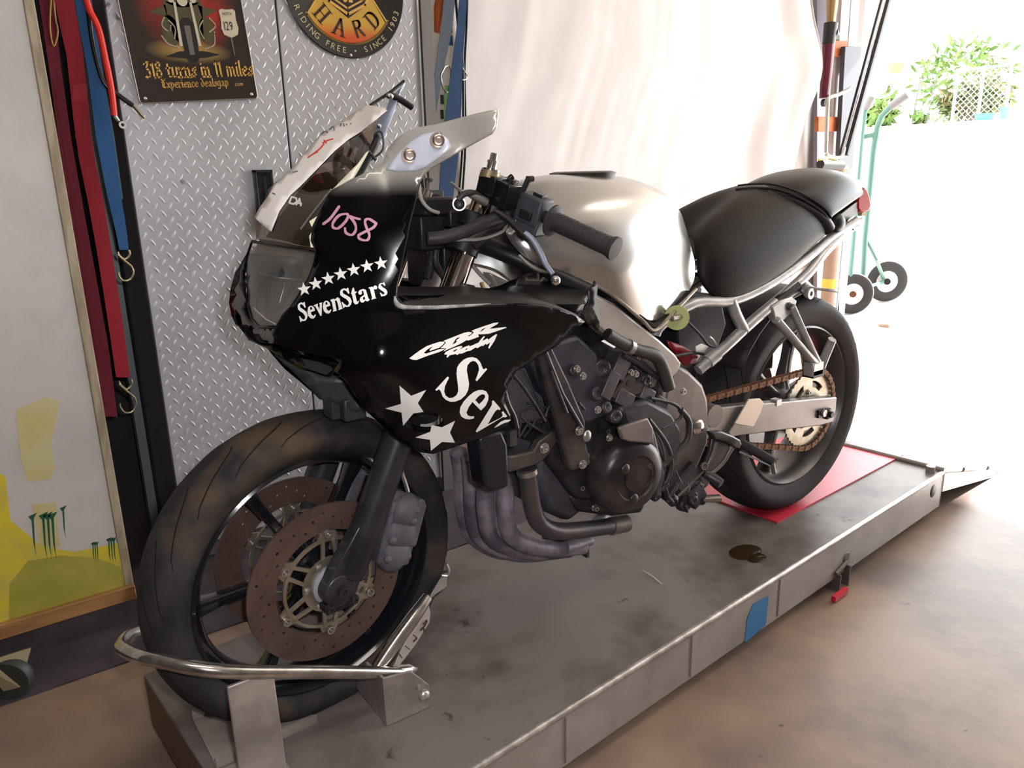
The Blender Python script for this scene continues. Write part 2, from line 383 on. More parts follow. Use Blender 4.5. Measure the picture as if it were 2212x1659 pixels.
m_fence = mat('fence_steel', (.45, .48, .46), metal=.4, rough=.5)
m_leaf = mat('leaf_green', (.05, .10, .02), rough=.7, spec=.2, col2=(.11, .15, .04), scale=5)
m_leaf2 = mat('leaf_dry', (.13, .10, .045), rough=.8, spec=.2, col2=(.06, .09, .03), scale=4)
def far(x, y, X=15.2): return PX(x, y, X)
fc = thing('chain_fence', 'pale chain link fence panel in front of the sunlit bushes', 'fence', far(2110, 262))
a, b2 = far(2050, 150, 15.15), far(2150, 262, 15.15); a[2] = max(a[2], ZT + .6); b2[2] = ZT + .02
wm = M(); y0, y1, z0, z1 = b2[1], a[1], b2[2], a[2]; st = .11
k = y0 - (z1 - z0)
while k < y1:
    for sgn in (1, -1):
        p = V((15.5, k if sgn > 0 else k + (z1 - z0), z0)); q = V((15.5, p[1] + sgn*(z1 - z0), z1))
        lo, hi = 0, 1
        def at_(t): return p + (q - p)*t
        t0 = [0, 1]
        d = q[1] - p[1]
        ts = sorted([(y0 - p[1])/d, (y1 - p[1])/d]); t0 = [max(0, ts[0]), min(1, ts[1])]
        if t0[1] > t0[0] + .02: wm.tube([at_(t0[0]), at_(t0[1])], .007, 4)
    k += st
o = obj('wire_mesh', wm, m_fence, fc, kind='stuff')
obj('rail', M().tube([(15.5, y0, z1), (15.5, y1, z1)], .025, 8), m_fence, fc)
for yy in (y0, (y0 + y1)/2, y1): obj('post', M().tube([(15.5, yy, z0), (15.5, yy, z1 + .03)], .03, 8), m_fence, fc)
def bush(name, label, c, r, n, mt, cat='bush', size=.12, seed=1):
    rnd = random.Random(seed); c = V(c); t = thing(name, label, cat, c - V((0, 0, r[2])))
    m = M()
    for i in range(n):
        d = unit([rnd.gauss(0, 1) for _ in range(3)]); q = c + d*V(r)*rnd.uniform(.5, 1); u = unit([rnd.gauss(0, 1) for _ in range(3)])*size; w = unit(np.cross(u, d))*size*.35
        m.add([q - u, q + w, q + u, q - w], [(0, 1, 2, 3)])
    obj('leaves', m, mt, t, smooth=False, kind='stuff')
    s = M()
    for k in range(5): s.tube([c - V((0, 0, r[2])), c + V((0, (k - 2)*.2*r[1], -.2*r[2])), c + V((.1, (k - 2)*.4*r[1], .4*r[2]))], [.03, .02, .008], 5)
    obj('branches', s, mat('bark', (.2, .15, .1)), t); return t
bush('tall_bush', 'tall yellow-green bush in the sun behind the top of the fence', (lambda q: V((q[0], q[1], ZT + .95)))(far(2090, 90, 17.3)), (.8, 1.1, .95), 520, m_leaf, seed=2)
bush('low_bush', 'low brownish bush seen through the chain link fence', (lambda q: V((q[0], q[1], ZT + .40)))(far(2105, 205, 15.85)), (.28, .8, .40), 420, m_leaf2, seed=3)
bush('spiky_plant', 'bright green spiky plant low beside the open doorway', (lambda q: V((q[0], q[1], ZT + .25)))(far(1900, 215, 15.4)), (.3, .35, .25), 200, m_leaf, 'plant', .16, 4)
bush('leafy_sprig', 'small green leafy sprig growing beneath the hanging basket', (lambda q: V((q[0], q[1], ZT + .5)))(far(1925, 165, 16.6)), (.2, .2, .5), 60, m_leaf, 'plant', .12, 5)
bush('garden_plant', 'small green plant between the spiky plant and the stakes', (lambda q: V((q[0], q[1], ZT + .12)))(far(1985, 262, 15.4)), (.15, .2, .12), 40, m_leaf, 'plant', .12, 6)
bk = thing('hanging_basket', 'pale ribbed hanging basket with a bracket in the sunlit garden', 'basket', far(1932, 158, 16.2))
c = far(1932, 148, 16.2); m = M(); m.lathe([(.10, -.10), (.15, -.05), (.19, .10), (.17, .10), (.13, -.04), (.0, -.08)], c, (0, 0, 1), 20); obj('bowl', m, mat('basket', (.16, .13, .07), rough=.8), bk)
for k in range(3): obj('chain', M().tube([c + V((.15*math.cos(k*2.1), .15*math.sin(k*2.1), .1)), c + V((0, 0, .55))], .006, 4), m_fence, bk)
obj('post', M().tube([V((c[0], c[1] + .35, ZT)), V((c[0], c[1] + .35, c[2] + .6)), c + V((0, 0, .58))], .015, 6), m_fence, bk)
for i, (x, y, X, nm, lb, col) in enumerate([(2128, 243, 14.8, 'teal_planter', 'teal plastic planter box on the retaining wall below the fence', (.05, .4, .38)), (2172, 226, 14.8, 'teal_pot', 'small upright teal pot at the fence end', (.05, .55, .45))]):
    hh = .12 if i == 0 else .2; ww = .17 if i == 0 else .08; c = terr(x, y, 15.06 + ww) + V((0, 0, hh/2)); X = 15.2
    t = thing(nm, lb, 'planter', c - V((0, 0, hh/2)))
    obj('pot', M().lathe([(ww*.7, -hh*.5), (ww, hh*.5), (ww*1.08, hh*.5), (ww*1.08, hh*.42)], c, (0, 0, 1), 14), mat('teal', col, rough=.6) if i == 0 else mat('teal2', col, rough=.6), t)
    obj('soil', M().cyl(c + V((0, 0, hh*.3)), c + V((0, 0, hh*.4)), ww*.9, 14), mat('soil', (.1, .07, .05)), t)
for k, (x, ya, yb) in enumerate([(1990, 165, 275), (2022, 170, 262)]):
    q1 = far(x, ya, 15.3); q0 = V((15.3, q1[1] + .08, ZT))
    o = obj('garden_stake', M().tube([q0, (q0 + q1)/2 + V((0, .01, 0)), q1], .012, 6), mat('stake', (.06, .05, .05))); tag(o, ['taller dark garden stake nearer the hand truck', 'shorter dark garden stake nearer the fence'][k], 'stake', 'garden stakes')
# ------------------------------------------------------------------ hand truck
m_green = mat('green_tube', (.035, .09, .065), rough=.5)
m_tyre = mat('cart_rubber', (.02, .018, .018), rough=.9, spec=.15)
m_tread = mat('cart_rubber_worn', (.28, .26, .26), rough=.8)
ht = thing('hand_truck', 'green tubular hand truck on two pneumatic wheels outside the doorway', 'hand truck', PZ(1880, 690, FL))
wA = PZ(1850, 680, FL); wB = PZ(1915, 652, FL); axd = unit((wB - wA)*V((1, 1, 0)))
for nm, (cx, cy), hub in (('wheel', (1838, 634), (.05, .022, .008)), ('wheel', (1912, 607), (.008, .007, .007))):
    base = wA if cx < 1870 else wB
    c = PX(cx, cy, base[0]); r = max(.1, c[2] - FL); ax_ = unit(V((axd[0], axd[1], 0)) + 0*c)
    ax_ = unit((-.62, -.78, 0)) if cx < 1870 else unit((-.62, -.78, 0))
    w = M(); pr = [(r*.52, -.04), (r*.62, -.047), (r*.85, -.05), (r*.96, -.04), (r, -.02), (r, .02), (r*.96, .04), (r*.85, .05), (r*.62, .047), (r*.52, .04)]
    wo = obj('wheel', w.lathe(pr, c, ax_, 40, closed=True), m_tyre, ht)
    t = M()
    for j in (-.03, -.012, .006, .024): t.lathe([(r*1.0, j), (r*1.012, j + .003), (r*1.012, j + .009), (r*1.0, j + .012)], c, ax_, 40)
    obj('tread', t, m_tread, wo)
    obj('hub', M().lathe([(r*.54, -.03), (r*.54, .02), (r*.4, .03), (r*.3, .012), (r*.16, .014), (r*.14, .05), (0, .05)], c, ax_, 24), mat('cart_hub_a' if cx < 1870 else 'cart_hub_b', hub, rough=.9, spec=.1), wo)
Xh = 5.3
obj('axle', M().tube([PX(1838, 634, wA[0]), PX(1912, 607, wB[0])], .014, 8), m_green, ht)
h1 = [(1862, 640), (1868, 520), (1886, 330), (1895, 275), (1905, 250), (1925, 230)]
obj('handle_tube', M().tube([PX(x, y, Xh) for x, y in h1], .022, 10), m_green, ht)
obj('grip', M().tube([PX(1925, 230, Xh), PX(1962, 203, Xh)], .03, 10), mat('grip_rubber', (.09, .08, .08), rough=.6), ht)
obj('handle_tube', M().tube([PX(1836, 600, 4.98 + .1), PX(1840, 560, 5.1), PX(1860, 300, 5.2), PX(1868, 235, 5.2)], .02, 10), m_green, ht)
obj('grip', M().tube([PX(1868, 235, 5.2), PX(1882, 207, 5.2)], .03, 10), mat('grip_rubber', (.09, .08, .08)), ht)
obj('crossbar', M().tube([PX(1845, 300, 5.2), PX(1892, 290, Xh)], .02, 8), m_green, ht)
obj('brace', M().tube([PX(1867, 508, Xh), PX(1893, 560, Xh + .1), PX(1910, 605, wB[0])], .014, 8), m_green, ht)
# ------------------------------------------------------------------ lift table
TH = R(4.23); TU = V((math.cos(TH), math.sin(TH), 0)); TW = V((-math.sin(TH), math.cos(TH), 0)); TZ = V((0, 0, 1))
N0 = V((-.215, -.370, 0))
def T(s, t, z=0): return N0 + s*TU + t*TW + V((0, 0, z))
TAX = (TU, TW, TZ)
m_deck = mat('deck_steel', (.19, .165, .155), metal=.1, rough=.45, col2=(.075, .052, .045), scale=3.6, lo=.47, hi=.66, bump=.1, bscale=120, col3=(.035, .022, .02), scale3=11, lo3=.66, hi3=.72)
m_side = mat('side_steel', (.36, .33, .31), metal=.3, rough=.45, col2=(.28, .25, .23), scale=6, bump=.05)
lift = thing('motorcycle_lift', 'low grey steel motorcycle lift table with ramp and scuffed oily deck', 'lift table', T(1.1, .32, FL))
obj('deck', M().box(T(1.125, .325, -.004), (2.25, .65, .008), TAX), m_deck, lift, bevel=.002)
for t_, nm in ((.004, 'side_panel'), (.646, 'side_panel')):
    obj(nm, M().box(T(1.125, t_, -.0625), (2.25, .008, .113), TAX), m_side, lift, bevel=.002)
obj('edge_lip', M().tube([T(0, .004, -.003), T(2.25, .004, -.003)], .007, 10), mat('lip_steel', (.55, .52, .5), metal=.6, rough=.35, col2=(.35, .32, .3), scale=30), lift)
obj('front_panel', M().box(T(.004, .325, -.0625), (.008, .65, .113), TAX), mat('front_panel', (.13, .075, .045), rough=.6), lift)
obj('rear_panel', M().box(T(2.246, .325, -.0625), (.008, .65, .113), TAX), m_side, lift)
obj('base_frame', M().box(T(1.0, .05, FL + .02), (1.9, .04, .04), TAX).box(T(1.0, .6, FL + .02), (1.9, .04, .04), TAX), mat('base_dark', (.07, .06, .06), rough=.6), lift)
for s_ in (.55, .93, 1.28):
    obj('panel_seam', M().box(T(s_, -.001, -.06), (.0025, .004, .1), TAX), mat('seam', (.2, .18, .17)), lift)
rp = M(); a = [T(2.26, .0, -.002), T(2.26, .65, -.002), T(2.82, .65, FL + .012), T(2.82, 0, FL + .012)]
rp.plate(a, (0, 0, -.006)); obj('ramp_plate', rp, mat('ramp_steel', (.6, .58, .56), metal=.3, rough=.5), lift)
for t_ in (.0, .645):
    obj('ramp_flange', M().plate([T(2.26, t_, -.004), T(2.82, t_, FL + .012), T(2.72, t_, FL + .002), T(2.26, t_, -.072)], TW*.006), mat('ramp_steel', (.6, .58, .56)), lift)
obj('ramp_hinge', M().tube([T(2.255, 0, .004), T(2.255, .65, .004)], .009, 10).cyl(T(2.22, .03, 0), T(2.22, .03, .02), .014, 12), m_side, lift)
for s_, z_ in ((2.42, -.05), (2.66, -.11)): obj('bolt', M().bolt(T(s_, -.001, z_ + .012), -TW, .007, .004), mat('bolt_dark', (.1, .09, .09), metal=.6, rough=.4), lift)
obj('side_hole', M().lathe([(.0, .0015), (.020, .0015), (.022, 0)], T(2.18, 0, -.045), -TW, 20), mat('hole_black', (.01, .01, .01)), lift, label='dark oval hole near the rear end')
q = P(1625, 1318, -.27)
s0 = np.dot(q - N0, TU)
obj('tape_patch', M().plate([T(s0 - .045, -.0005, -.122), T(s0 + .042, -.0005, -.112), T(s0 + .045, -.0005, -.035), T(s0 - .02, -.0005, -.03), T(s0 - .042, -.0005, -.06)], -TW*.001), mat('blue_tape', (.03, .16, .36), rough=.6), lift, label='patch of blue masking tape on the side panel')
s1 = np.dot(PZ(1800, 1265, FL) - N0, TU)
lk = obj('lock_bracket', M().box(T(s1 + .03, .01, -.13), (.006, .05, .07), TAX).box(T(s1 - .02, .01, -.135), (.006, .05, .06), TAX).tube([T(s1 - .03, -.004, -.10), T(s1 + .03, -.004, -.085)], .006, 8).lathe([(.0, .003), (.014, .003), (.015, 0)], T(s1 + .03, 0, -.075), -TW, 16), mat('bracket_dark', (.12, .1, .09), metal=.4, rough=.5), lift)
obj('lock_pedal', M().box(T(s1 - .05, -.03, FL + .012), (.07, .012, .014), TAX), mat('red_paint', (.5, .01, .03), rough=.4), lk)
obj('grease_blob', M().ell(PZ(1610, 1192, .001), (.05, .035, .003), n=14, m=4).ell(PZ(1635, 1205, .001), (.03, .02, .003), n=12, m=4), mat('oil', (.03, .018, .008), rough=.12), lift, label='wet dark oil spot on the deck')
obj('zip_tie_scrap', M().tube([PZ(1388, 1232, .003), PZ(1410, 1245, .003), PZ(1430, 1262, .003)], .0012, 5), mat('white_plastic', (.7, .68, .62)), lift)
rpl = obj('red_plate', M().plate([V((1.30, -.098, .0005)), V((2.069, -.051, .0005)), V((2.045, .32, .0005)), V((1.28, .28, .0005))], (0, 0, .0045)), mat('red_sheet', (.56, .03, .055), rough=.35, col2=(.42, .05, .07), scale=7, lo=.5, hi=.75, bump=.1), smooth=40)
tag(rpl, 'scratched red metal plate lying on the lift under the rear wheel', 'plate')
q = PZ(1826, 957, .0051); obj('hole', M().lathe([(0, .0004), (.016, .0004), (.017, 0)], q, (0, 0, 1), 16), mat('hole_black', (.01, .01, .01)), rpl)
# ------------------------------------------------------------------ wheel chock
m_chr = mat('chrome_worn', (.62, .59, .56), metal=.95, rough=.18, col2=(.40, .37, .35), scale=20, bump=.03)
m_plate = mat('chock_steel', (.42, .36, .33), metal=.35, rough=.42, col2=(.25, .21, .2), scale=7)
ck = thing('wheel_chock', 'steel wheel chock with chrome hoop gripping the front tyre', 'wheel chock', (0.0, 0.0, 0.0))
# hoop: passes in front of the tyre, both sides meet the uprights
near = [P(265, 1400, .02), P(300, 1418, -.06), P(340, 1426, -.10), P(480, 1450, -.155), P(700, 1452, -.15), P(868, 1454, -.135)]
hp = [P(300, 1366, .13), P(276, 1376, .10), P(264, 1392, .06)] + near
obj('hoop', M().tube(hp, .0115, 14, sm=5), m_chr, ck)
obj('hoop_end', M().tube([P(855, 1452, -.135), P(880, 1448, -.13), P(897, 1447, -.12)], [.011, .012, .006], 12), m_chr, ck)
q = P(538, 1458, -.155); zt = q[2]; up0 = V((q[0] - .037, q[1] - .004, 0)); up1 = V((q[0] + .035, q[1] - .004, 0))
obj('upright', M().plate([up0 + V((0, 0, zt)), up1 + V((0, 0, zt)), up1 + V((.004, -.0, -.06)), up0 + V((0, 0, -.06))], (0, -.007, 0)), m_plate, ck, bevel=.002)
obj('upright', M().plate([V((.0, .13, zt)), V((.07, .13, zt)), V((.075, .13, .001)), V((-.005, .13, .001))], (0, .007, 0)), m_plate, ck, bevel=.002)
obj('upright_foot', M().box((q[0], q[1] + .028, .0045), (.09, .075, .006)), m_plate, ck, bevel=.001)
obj('channel', M().plate([V((-.22, -.075, .0)), V((-.22, .075, .0)), V((-.22, .075, .035)), V((-.22, .071, .035)), V((-.22, .071, .004)), V((-.22, -.071, .004)), V((-.22, -.071, .018)), V((-.22, -.075, .018))], (.18, 0, 0)), m_plate, ck)
# rear cradle bracket by the tyre
def lift_z(q, y):
    lo_, hi_ = 0.0, .4
    for _ in range(40):
        mid = (lo_ + hi_)/2; w = q + V((0, 0, mid)) - CAM
        if 829.5 - FPX*np.dot(w, UU)/np.dot(w, FF) > y: lo_ = mid
        else: hi_ = mid
    return q + V((0, 0, lo_))
a0, a1, a2 = PZ(835, 1570, 0.001), PZ(930, 1527, .001), PZ(770, 1503, .001)
t0 = lift_z(a0, 1466); hz_b = V((0, 0, t0[2])); t1 = lift_z(a1, 1480); tm = lift_z(a0 + (a1 - a0)*.62, 1450)
tq = a2 + (a0 - a2)*.25
br = M().plate([a0, a1, t1, tm, t0], (0, .005, 0)); br.plate([a2 + V((0, 0, .02)), a0, t0, t0 + (a2 - a0)*.55], (.005, .001, 0))
bo = obj('cradle_bracket', br, m_plate, ck, bevel=.0012)
obj('bolt', M().lathe([(.011, 0), (.011, .006), (.008, .010), (0, .012)], P(914, 1500, a0[1] - .002), (-.05, -1, 0), 18).lathe([(.005, 0), (.005, .006), (0, .007)], P(905, 1483, a0[1] - .002), (-.1, -1, 0), 12), mat('zinc', (.55, .54, .52), metal=.8, rough=.3), bo)
cb = [P(810, 1452, -.125), P(845, 1400, -.105), P(895, 1330, -.085), P(922, 1290, -.07)]
obj('cradle_bar', M().tube(cb, [.011, .014, .014, .012], 14, sm=4), m_chr, ck)
pl = [P(845, 1452, -.118), P(862, 1440, -.115), P(898, 1392, -.09), P(928, 1345, -.075), P(930, 1325, -.07), P(925, 1300, -.068), P(915, 1300, -.075)]
cpl = obj('cradle_plate', M().plate(pl, (.002, .006, .002)), mat('cradle_plate', (.40, .35, .31), metal=.3, rough=.5), ck, bevel=.001)
tl = M()
def on_cradle(x, y): return P(x, y, -.118 + (1452 - y)*.00037 - .004)
for k, s in enumerate([[(915, 1348), (922, 1340), (917, 1352), (910, 1360)], [(908, 1362), (914, 1356), (917, 1366)], [(893, 1372), (900, 1378), (893, 1386)], [(876, 1396), (884, 1402)], [(862, 1412), (868, 1421)], [(845, 1436), (853, 1428)]]):
    for h in pen(s, 4, 2, 40): tl.add([on_cradle(*c_) for c_ in h], [tuple(range(len(h)))])
obj('stamped_marks', tl, mat('mark_dark', (.04, .02, .015)), cpl)
obj('cradle_end', M().plate([P(925, 1300, -.062), P(942, 1288, -.06), P(965, 1268, -.04), P(968, 1235, -.03), P(955, 1240, -.03), P(930, 1285, -.06)], (.004, .01, 0)), mat('cradle_dark', (.10, .08, .075), metal=.5, rough=.4), ck, bevel=.001)
obj('release_hook', M().tube([P(964, 1218, -.03), P(970, 1232, -.03), P(966, 1243, -.03), P(953, 1243, -.035)], .0028, 8, sm=4), mat('zinc', (.55, .54, .52)), ck)
# ------------------------------------------------------------------ cabinet with tread plate doors
YC = 1.0
m_tp = mat('tread_plate', (.54, .545, .57), metal=.35, rough=.42, col2=(.48, .485, .51), scale=4, col3=(.15, .15, .16), scale3=13, lo3=.68, hi3=.73, bump=.03)
m_tpl = mat('tread_lug', (.56, .57, .60), metal=.4, rough=.42)
x0 = float(P(268, 285, YC)[0]); xs = float(P(610, 160, YC)[0]); x1 = float(P(903, 100, YC)[0])
cab = thing('storage_cabinet', 'tall grey two-door cabinet clad in diamond tread plate', 'cabinet', ((x0 + x1)/2, YC + .25, FL))
obj('body', M().box(((x0 + x1)/2, YC + .26, .80), (x1 - x0 - .004, .48, 1.9)), mat('cabinet_body', (.16, .15, .17), rough=.5), cab, bevel=.004)
hz0, hz1 = P(565, 502, YC)[2], P(567, 367, YC)[2]; hx0, hx1 = P(547, 400, YC)[0], P(588, 400, YC)[0]
def door(a, b_, seed):
    d = obj('door', M().box(((a + b_)/2, YC + .01, .82), (b_ - a, .02, 1.83)), m_tp, cab, bevel=.002)
    lug = M(); ST = .037; i = 0; zz = -.07
    while zz < 1.72:
        xx = a + .012
        while xx < b_ - .010:
            for dx, dz, sg in ((0, 0, 1), (ST/2, ST/2, -1)):
                cx, cz = xx + dx, zz + dz
                if cx > b_ - .010 or cz > 1.72 or (hx0 - .01 < cx < hx1 + .01 and hz0 - .01 < cz < hz1 + .01): continue
                e1 = V((.55, 0, .83*sg)); e1 = unit(e1); e2 = V((-e1[2], 0, e1[0])); c = V((cx, YC, cz))
                L, W, Hh = .0125, .0036, .0013
                ring = [c + e1*L*math.cos(t) + e2*W*math.sin(t) for t in [k*math.pi/4 for k in range(8)]]
                top = [c + e1*L*.5*math.cos(t) + e2*W*.45*math.sin(t) + V((0, -Hh, 0)) for t in [k*math.pi/4 for k in range(8)]]
                lug.add(ring + top, [(k, (k + 1) % 8, 8 + (k + 1) % 8, 8 + k) for k in range(8)] + [tuple(range(8, 16))])
            xx += ST
        zz += ST
    obj('tread_lugs', lug, m_tpl, d, smooth=True, kind='stuff', fix=False)
    return d
dl = door(x0, xs - .0025, 1); dr = door(xs + .0025, x1, 2)
obj('door_seam', M().box((xs, YC + .012, .82), (.005, .01, 1.83)), mat('seam_black', (.01, .01, .01)), cab)
obj('edge_trim', M().box((x1 + .002, YC - .001, .82), (.006, .012, 1.83)), mat('zinc', (.55, .54, .52)), cab)
m_bk = mat('black_plastic', (.014, .014, .016), rough=.35, bump=.02)
hh = M(); hx = (hx0 + hx1)/2; hz = (hz0 + hz1)/2; hw = hx1 - hx0; hl = hz1 - hz0
for (cx, cz, w_, l_) in ((hx0 + .004, hz, .008, hl), (hx1 - .004, hz, .008, hl), (hx, hz0 + .004, hw, .008), (hx, hz1 - .004, hw, .008)): hh.box((cx, YC - .007, cz), (w_, .016, l_))
hh.box((hx, YC + .001, hz), (hw, .004, hl)); hh.box((hx + .006, YC - .003, hz), (.012, .01, hl*.8))
obj('handle', hh, m_bk, dl, bevel=.0015, label='black recessed pull handle')
# tin sign
ys = YC - .006
def Sg(x, y): return P(x, y, ys)
tl_, bl_, br_, tr_ = Sg(272, -30), Sg(302, 224), Sg(557, 213), Sg(538, -90)
sx0 = float(bl_[0]); sx1 = float(br_[0]); sz0 = float((bl_[2] + br_[2])/2); sw = sx1 - sx0; sh = sw*1.30
tilt = math.atan2(float(br_[2] - bl_[2]), sw)
def sg(u, v, d=0): # u 0..1 across, v 0..1.3 up
    return V((sx0 + u*sw*math.cos(tilt) - v*sw*math.sin(tilt), ys - d, float(bl_[2]) + u*sw*math.sin(tilt) + v*sw*math.cos(tilt)))
sign = thing('tin_sign', 'rectangular dark red tin sign reading 318 turns in 11 miles', 'sign', sg(.5, .65))
r_ = .03; ol = []
for cx, cy, a0 in ((1 - r_, r_, -90), (1 - r_, 1.3 - r_, 0), (r_, 1.3 - r_, 90), (r_, r_, 180)):
    ol += [(cx + r_*math.cos(R(a0 + k*22.5)), cy + r_*math.sin(R(a0 + k*22.5))) for k in range(5)]
m_sgn = mat('sign_print', (.035, .022, .018), rough=.35)
nt = m_sgn.node_tree; bs = nt.nodes['Principled BSDF']; tc = nt.nodes.new('ShaderNodeTexCoord')
mp = nt.nodes.new('ShaderNodeMapping'); mp.vector_type = 'TEXTURE'; mp.inputs['Location'].default_value = (.02*sw, 0, .1*sw); mp.inputs['Scale'].default_value = (.42*sw, 1, .42*sw)
nt.links.new(tc.outputs['Object'], mp.inputs[0]); gr = nt.nodes.new('ShaderNodeTexGradient'); gr.gradient_type = 'SPHERICAL'; nt.links.new(mp.outputs[0], gr.inputs[0])
no_ = nt.nodes.new('ShaderNodeTexNoise'); no_.inputs['Scale'].default_value = 22; nt.links.new(tc.outputs['Object'], no_.inputs[0])
mu = nt.nodes.new('ShaderNodeMath'); mu.operation = 'MULTIPLY'; nt.links.new(gr.outputs['Fac'], mu.inputs[0]); nt.links.new(no_.outputs['Fac'], mu.inputs[1])
cr = nt.nodes.new('ShaderNodeValToRGB'); cr.color_ramp.elements[0].color = (.03, .02, .016, 1); cr.color_ramp.elements[1].color = (.42, .03, .02, 1); cr.color_ramp.elements[1].position = .36
nt.links.new(mu.outputs[0], cr.inputs[0])
mp2 = nt.nodes.new('ShaderNodeMapping'); mp2.vector_type = 'TEXTURE'; mp2.inputs['Location'].default_value = (0, 0, -.25*sw); mp2.inputs['Scale'].default_value = (.36*sw, 1, .1*sw)
nt.links.new(tc.outputs['Object'], mp2.inputs[0]); g2 = nt.nodes.new('ShaderNodeTexGradient'); g2.gradient_type = 'SPHERICAL'; nt.links.new(mp2.outputs[0], g2.inputs[0])
mxs = nt.nodes.new('ShaderNodeMix'); mxs.data_type = 'RGBA'; nt.links.new(g2.outputs['Fac'], mxs.inputs['Factor']); nt.links.new(cr.outputs[0], mxs.inputs['A']); mxs.inputs['B'].default_value = (.55, .36, .1, 1)
nt.links.new(mxs.outputs['Result'], bs.inputs['Base Color'])
obj('sheet', M().plate([sg(u, v) for u, v in ol], (0, -.0015, 0)), m_sgn, sign)
rim = M(); rp_ = [sg(u, v, .0015) for u, v in ol]; rim.tube(rp_ + [rp_[0]], .0018, 6, caps=False); obj('rim', rim, mat('sign_rim', (.35, .3, .25), metal=.6, rough=.4), sign)
D2 = .0022
def put(name, polys, mt, par, fn, **k):
    m = M()
    for p_ in polys: m.add([fn(*c_) for c_ in p_], [tuple(range(len(p_)))])
    return obj(name, m, mt, par, smooth=False, **k)
f2 = lambda u, v: sg(u, v, D2); f3 = lambda u, v: sg(u, v, D2 + .0005); f4 = lambda u, v: sg(u, v, D2 + .001)
m_gold = mat('print_gold', (.72, .42, .10), rough=.4); m_cream = mat('print_cream', (.62, .55, .42), rough=.4); m_ink = mat('print_ink', (.016, .013, .012), rough=.4); m_olive = mat('print_olive', (.09, .075, .035), rough=.4); m_gun = mat('print_gun', (.16, .14, .13), rough=.4)
ell2 = lambda cx, cy, a, b_, n=24: [(cx + a*math.cos(2*math.pi*k/n), cy + b_*math.sin(2*math.pi*k/n)) for k in range(n)]
put('printed_shadow', [[(.27, .36), (.40, .40), (.60, .40), (.74, .37), (.6, .345), (.42, .345)]], m_ink, sign, f2)
put('printed_figure', [ell2(.5, .88, .2, .14), [(.34, .78), (.66, .78), (.62, .5), (.56, .44), (.44, .44), (.38, .5)], ell2(.36, .56, .07, .12), ell2(.66, .56, .06, .11), [(.22, .7), (.36, .76), (.36, .66)], [(.78, .72), (.62, .76), (.64, .66)]], m_olive, sign, f2)
put('printed_wheel', [[(.44, .62), (.47, .66), (.53, .66), (.56, .62), (.56, .35), (.53, .31), (.47, .31), (.44, .35)]], m_ink, sign, f3)
put('printed_wheel_shine', [[(.475, .6), (.525, .6), (.52, .37), (.48, .37)]], m_gun, sign, f4)
put('printed_fork', [[(.425, .78), (.445, .78), (.435, .44), (.41, .44)], [(.555, .78), (.575, .78), (.59, .44), (.565, .44)]] + pen([(.16, 1.1), (.17, .95), (.28, .86), (.45, .88), (.62, .90)], .02, .02, 0) + pen([(.38, 1.05), (.44, .86)], .012, .012, 0) + pen([(.60, 1.05), (.555, .86)], .012, .012, 0), m_cream, sign, f4)
put('printed_lamps', [ell2(.5, .79, .042, .042), ell2(.41, .80, .026, .026), ell2(.59, .80, .026, .026), ell2(.5, .99, .03, .03)], m_cream, sign, f4)
put('printed_chrome', [q for s in ([(.33, .66), (.3, .6), (.35, .55), (.37, .6)], [(.28, .52), (.32, .46), (.4, .43)], [(.7, .66), (.74, .6), (.68, .55)], [(.72, .55), (.7, .45), (.62, .42)], [(.36, .64), (.4, .58), (.38, .5)], [(.64, .64), (.6, .58), (.62, .5)]) for q in pen(s, .008, .008, 0)], m_cream, sign, f4, kind='stuff')
put('route_shield', [[(.79, .72), (.81, .735), (.86, .73), (.91, .735), (.93, .72), (.925, .65), (.935, .58), (.92, .53), (.86, .505), (.80, .53), (.785, .58), (.795, .65)]], m_cream, sign, f3)
mt_ = M()
def text_sans(m, s, u0, v0, size, fn, cond=.8):
    x = u0
    for ch in s:
        vs, fs = sans(ch); w_ = max([q[0] for q in vs] + [.3])
        m.add([fn(x + q[0]*size*cond, v0 + q[1]*size) for q in vs], fs); x += (w_ + .08)*size*cond
    return x
text_sans(mt_, '129', .80, .565, .10, f4, .62); text_sans(mt_, 'NORTH', .815, .685, .035, f4, .62)
obj('route_number', mt_, m_ink, sign, smooth=False, fix=False)
put('shield_post', [[(.85, .505), (.865, .505), (.865, .36), (.855, .36)]], m_gun, sign, f3)
mt_ = M(); write(mt_, '318 turns in 11 miles', (.085, .195), (.0985, 0), (0, .125), f4, .14, .06, 35, curve=False); obj('large_lettering', mt_, m_gold, sign, smooth=False)
mt_ = M(); write(mt_, 'Experience dealsgap', (.20, .115), (.0575, 0), (0, .068), f4, .13, .06, 35, curve=False); x_ = .75; text_sans(mt_, '.com', .80, .112, .05, f4); obj('small_lettering', mt_, m_gold, sign, smooth=False)
for u, v in ((.05, .04), (.95, .04)): obj('screw', M().lathe([(.004, 0), (.004, .001), (.002, .002), (0, .002)], sg(u, v, .0015), (0, -1, 0), 12), mat('zinc', (.55, .54, .52)), sign)
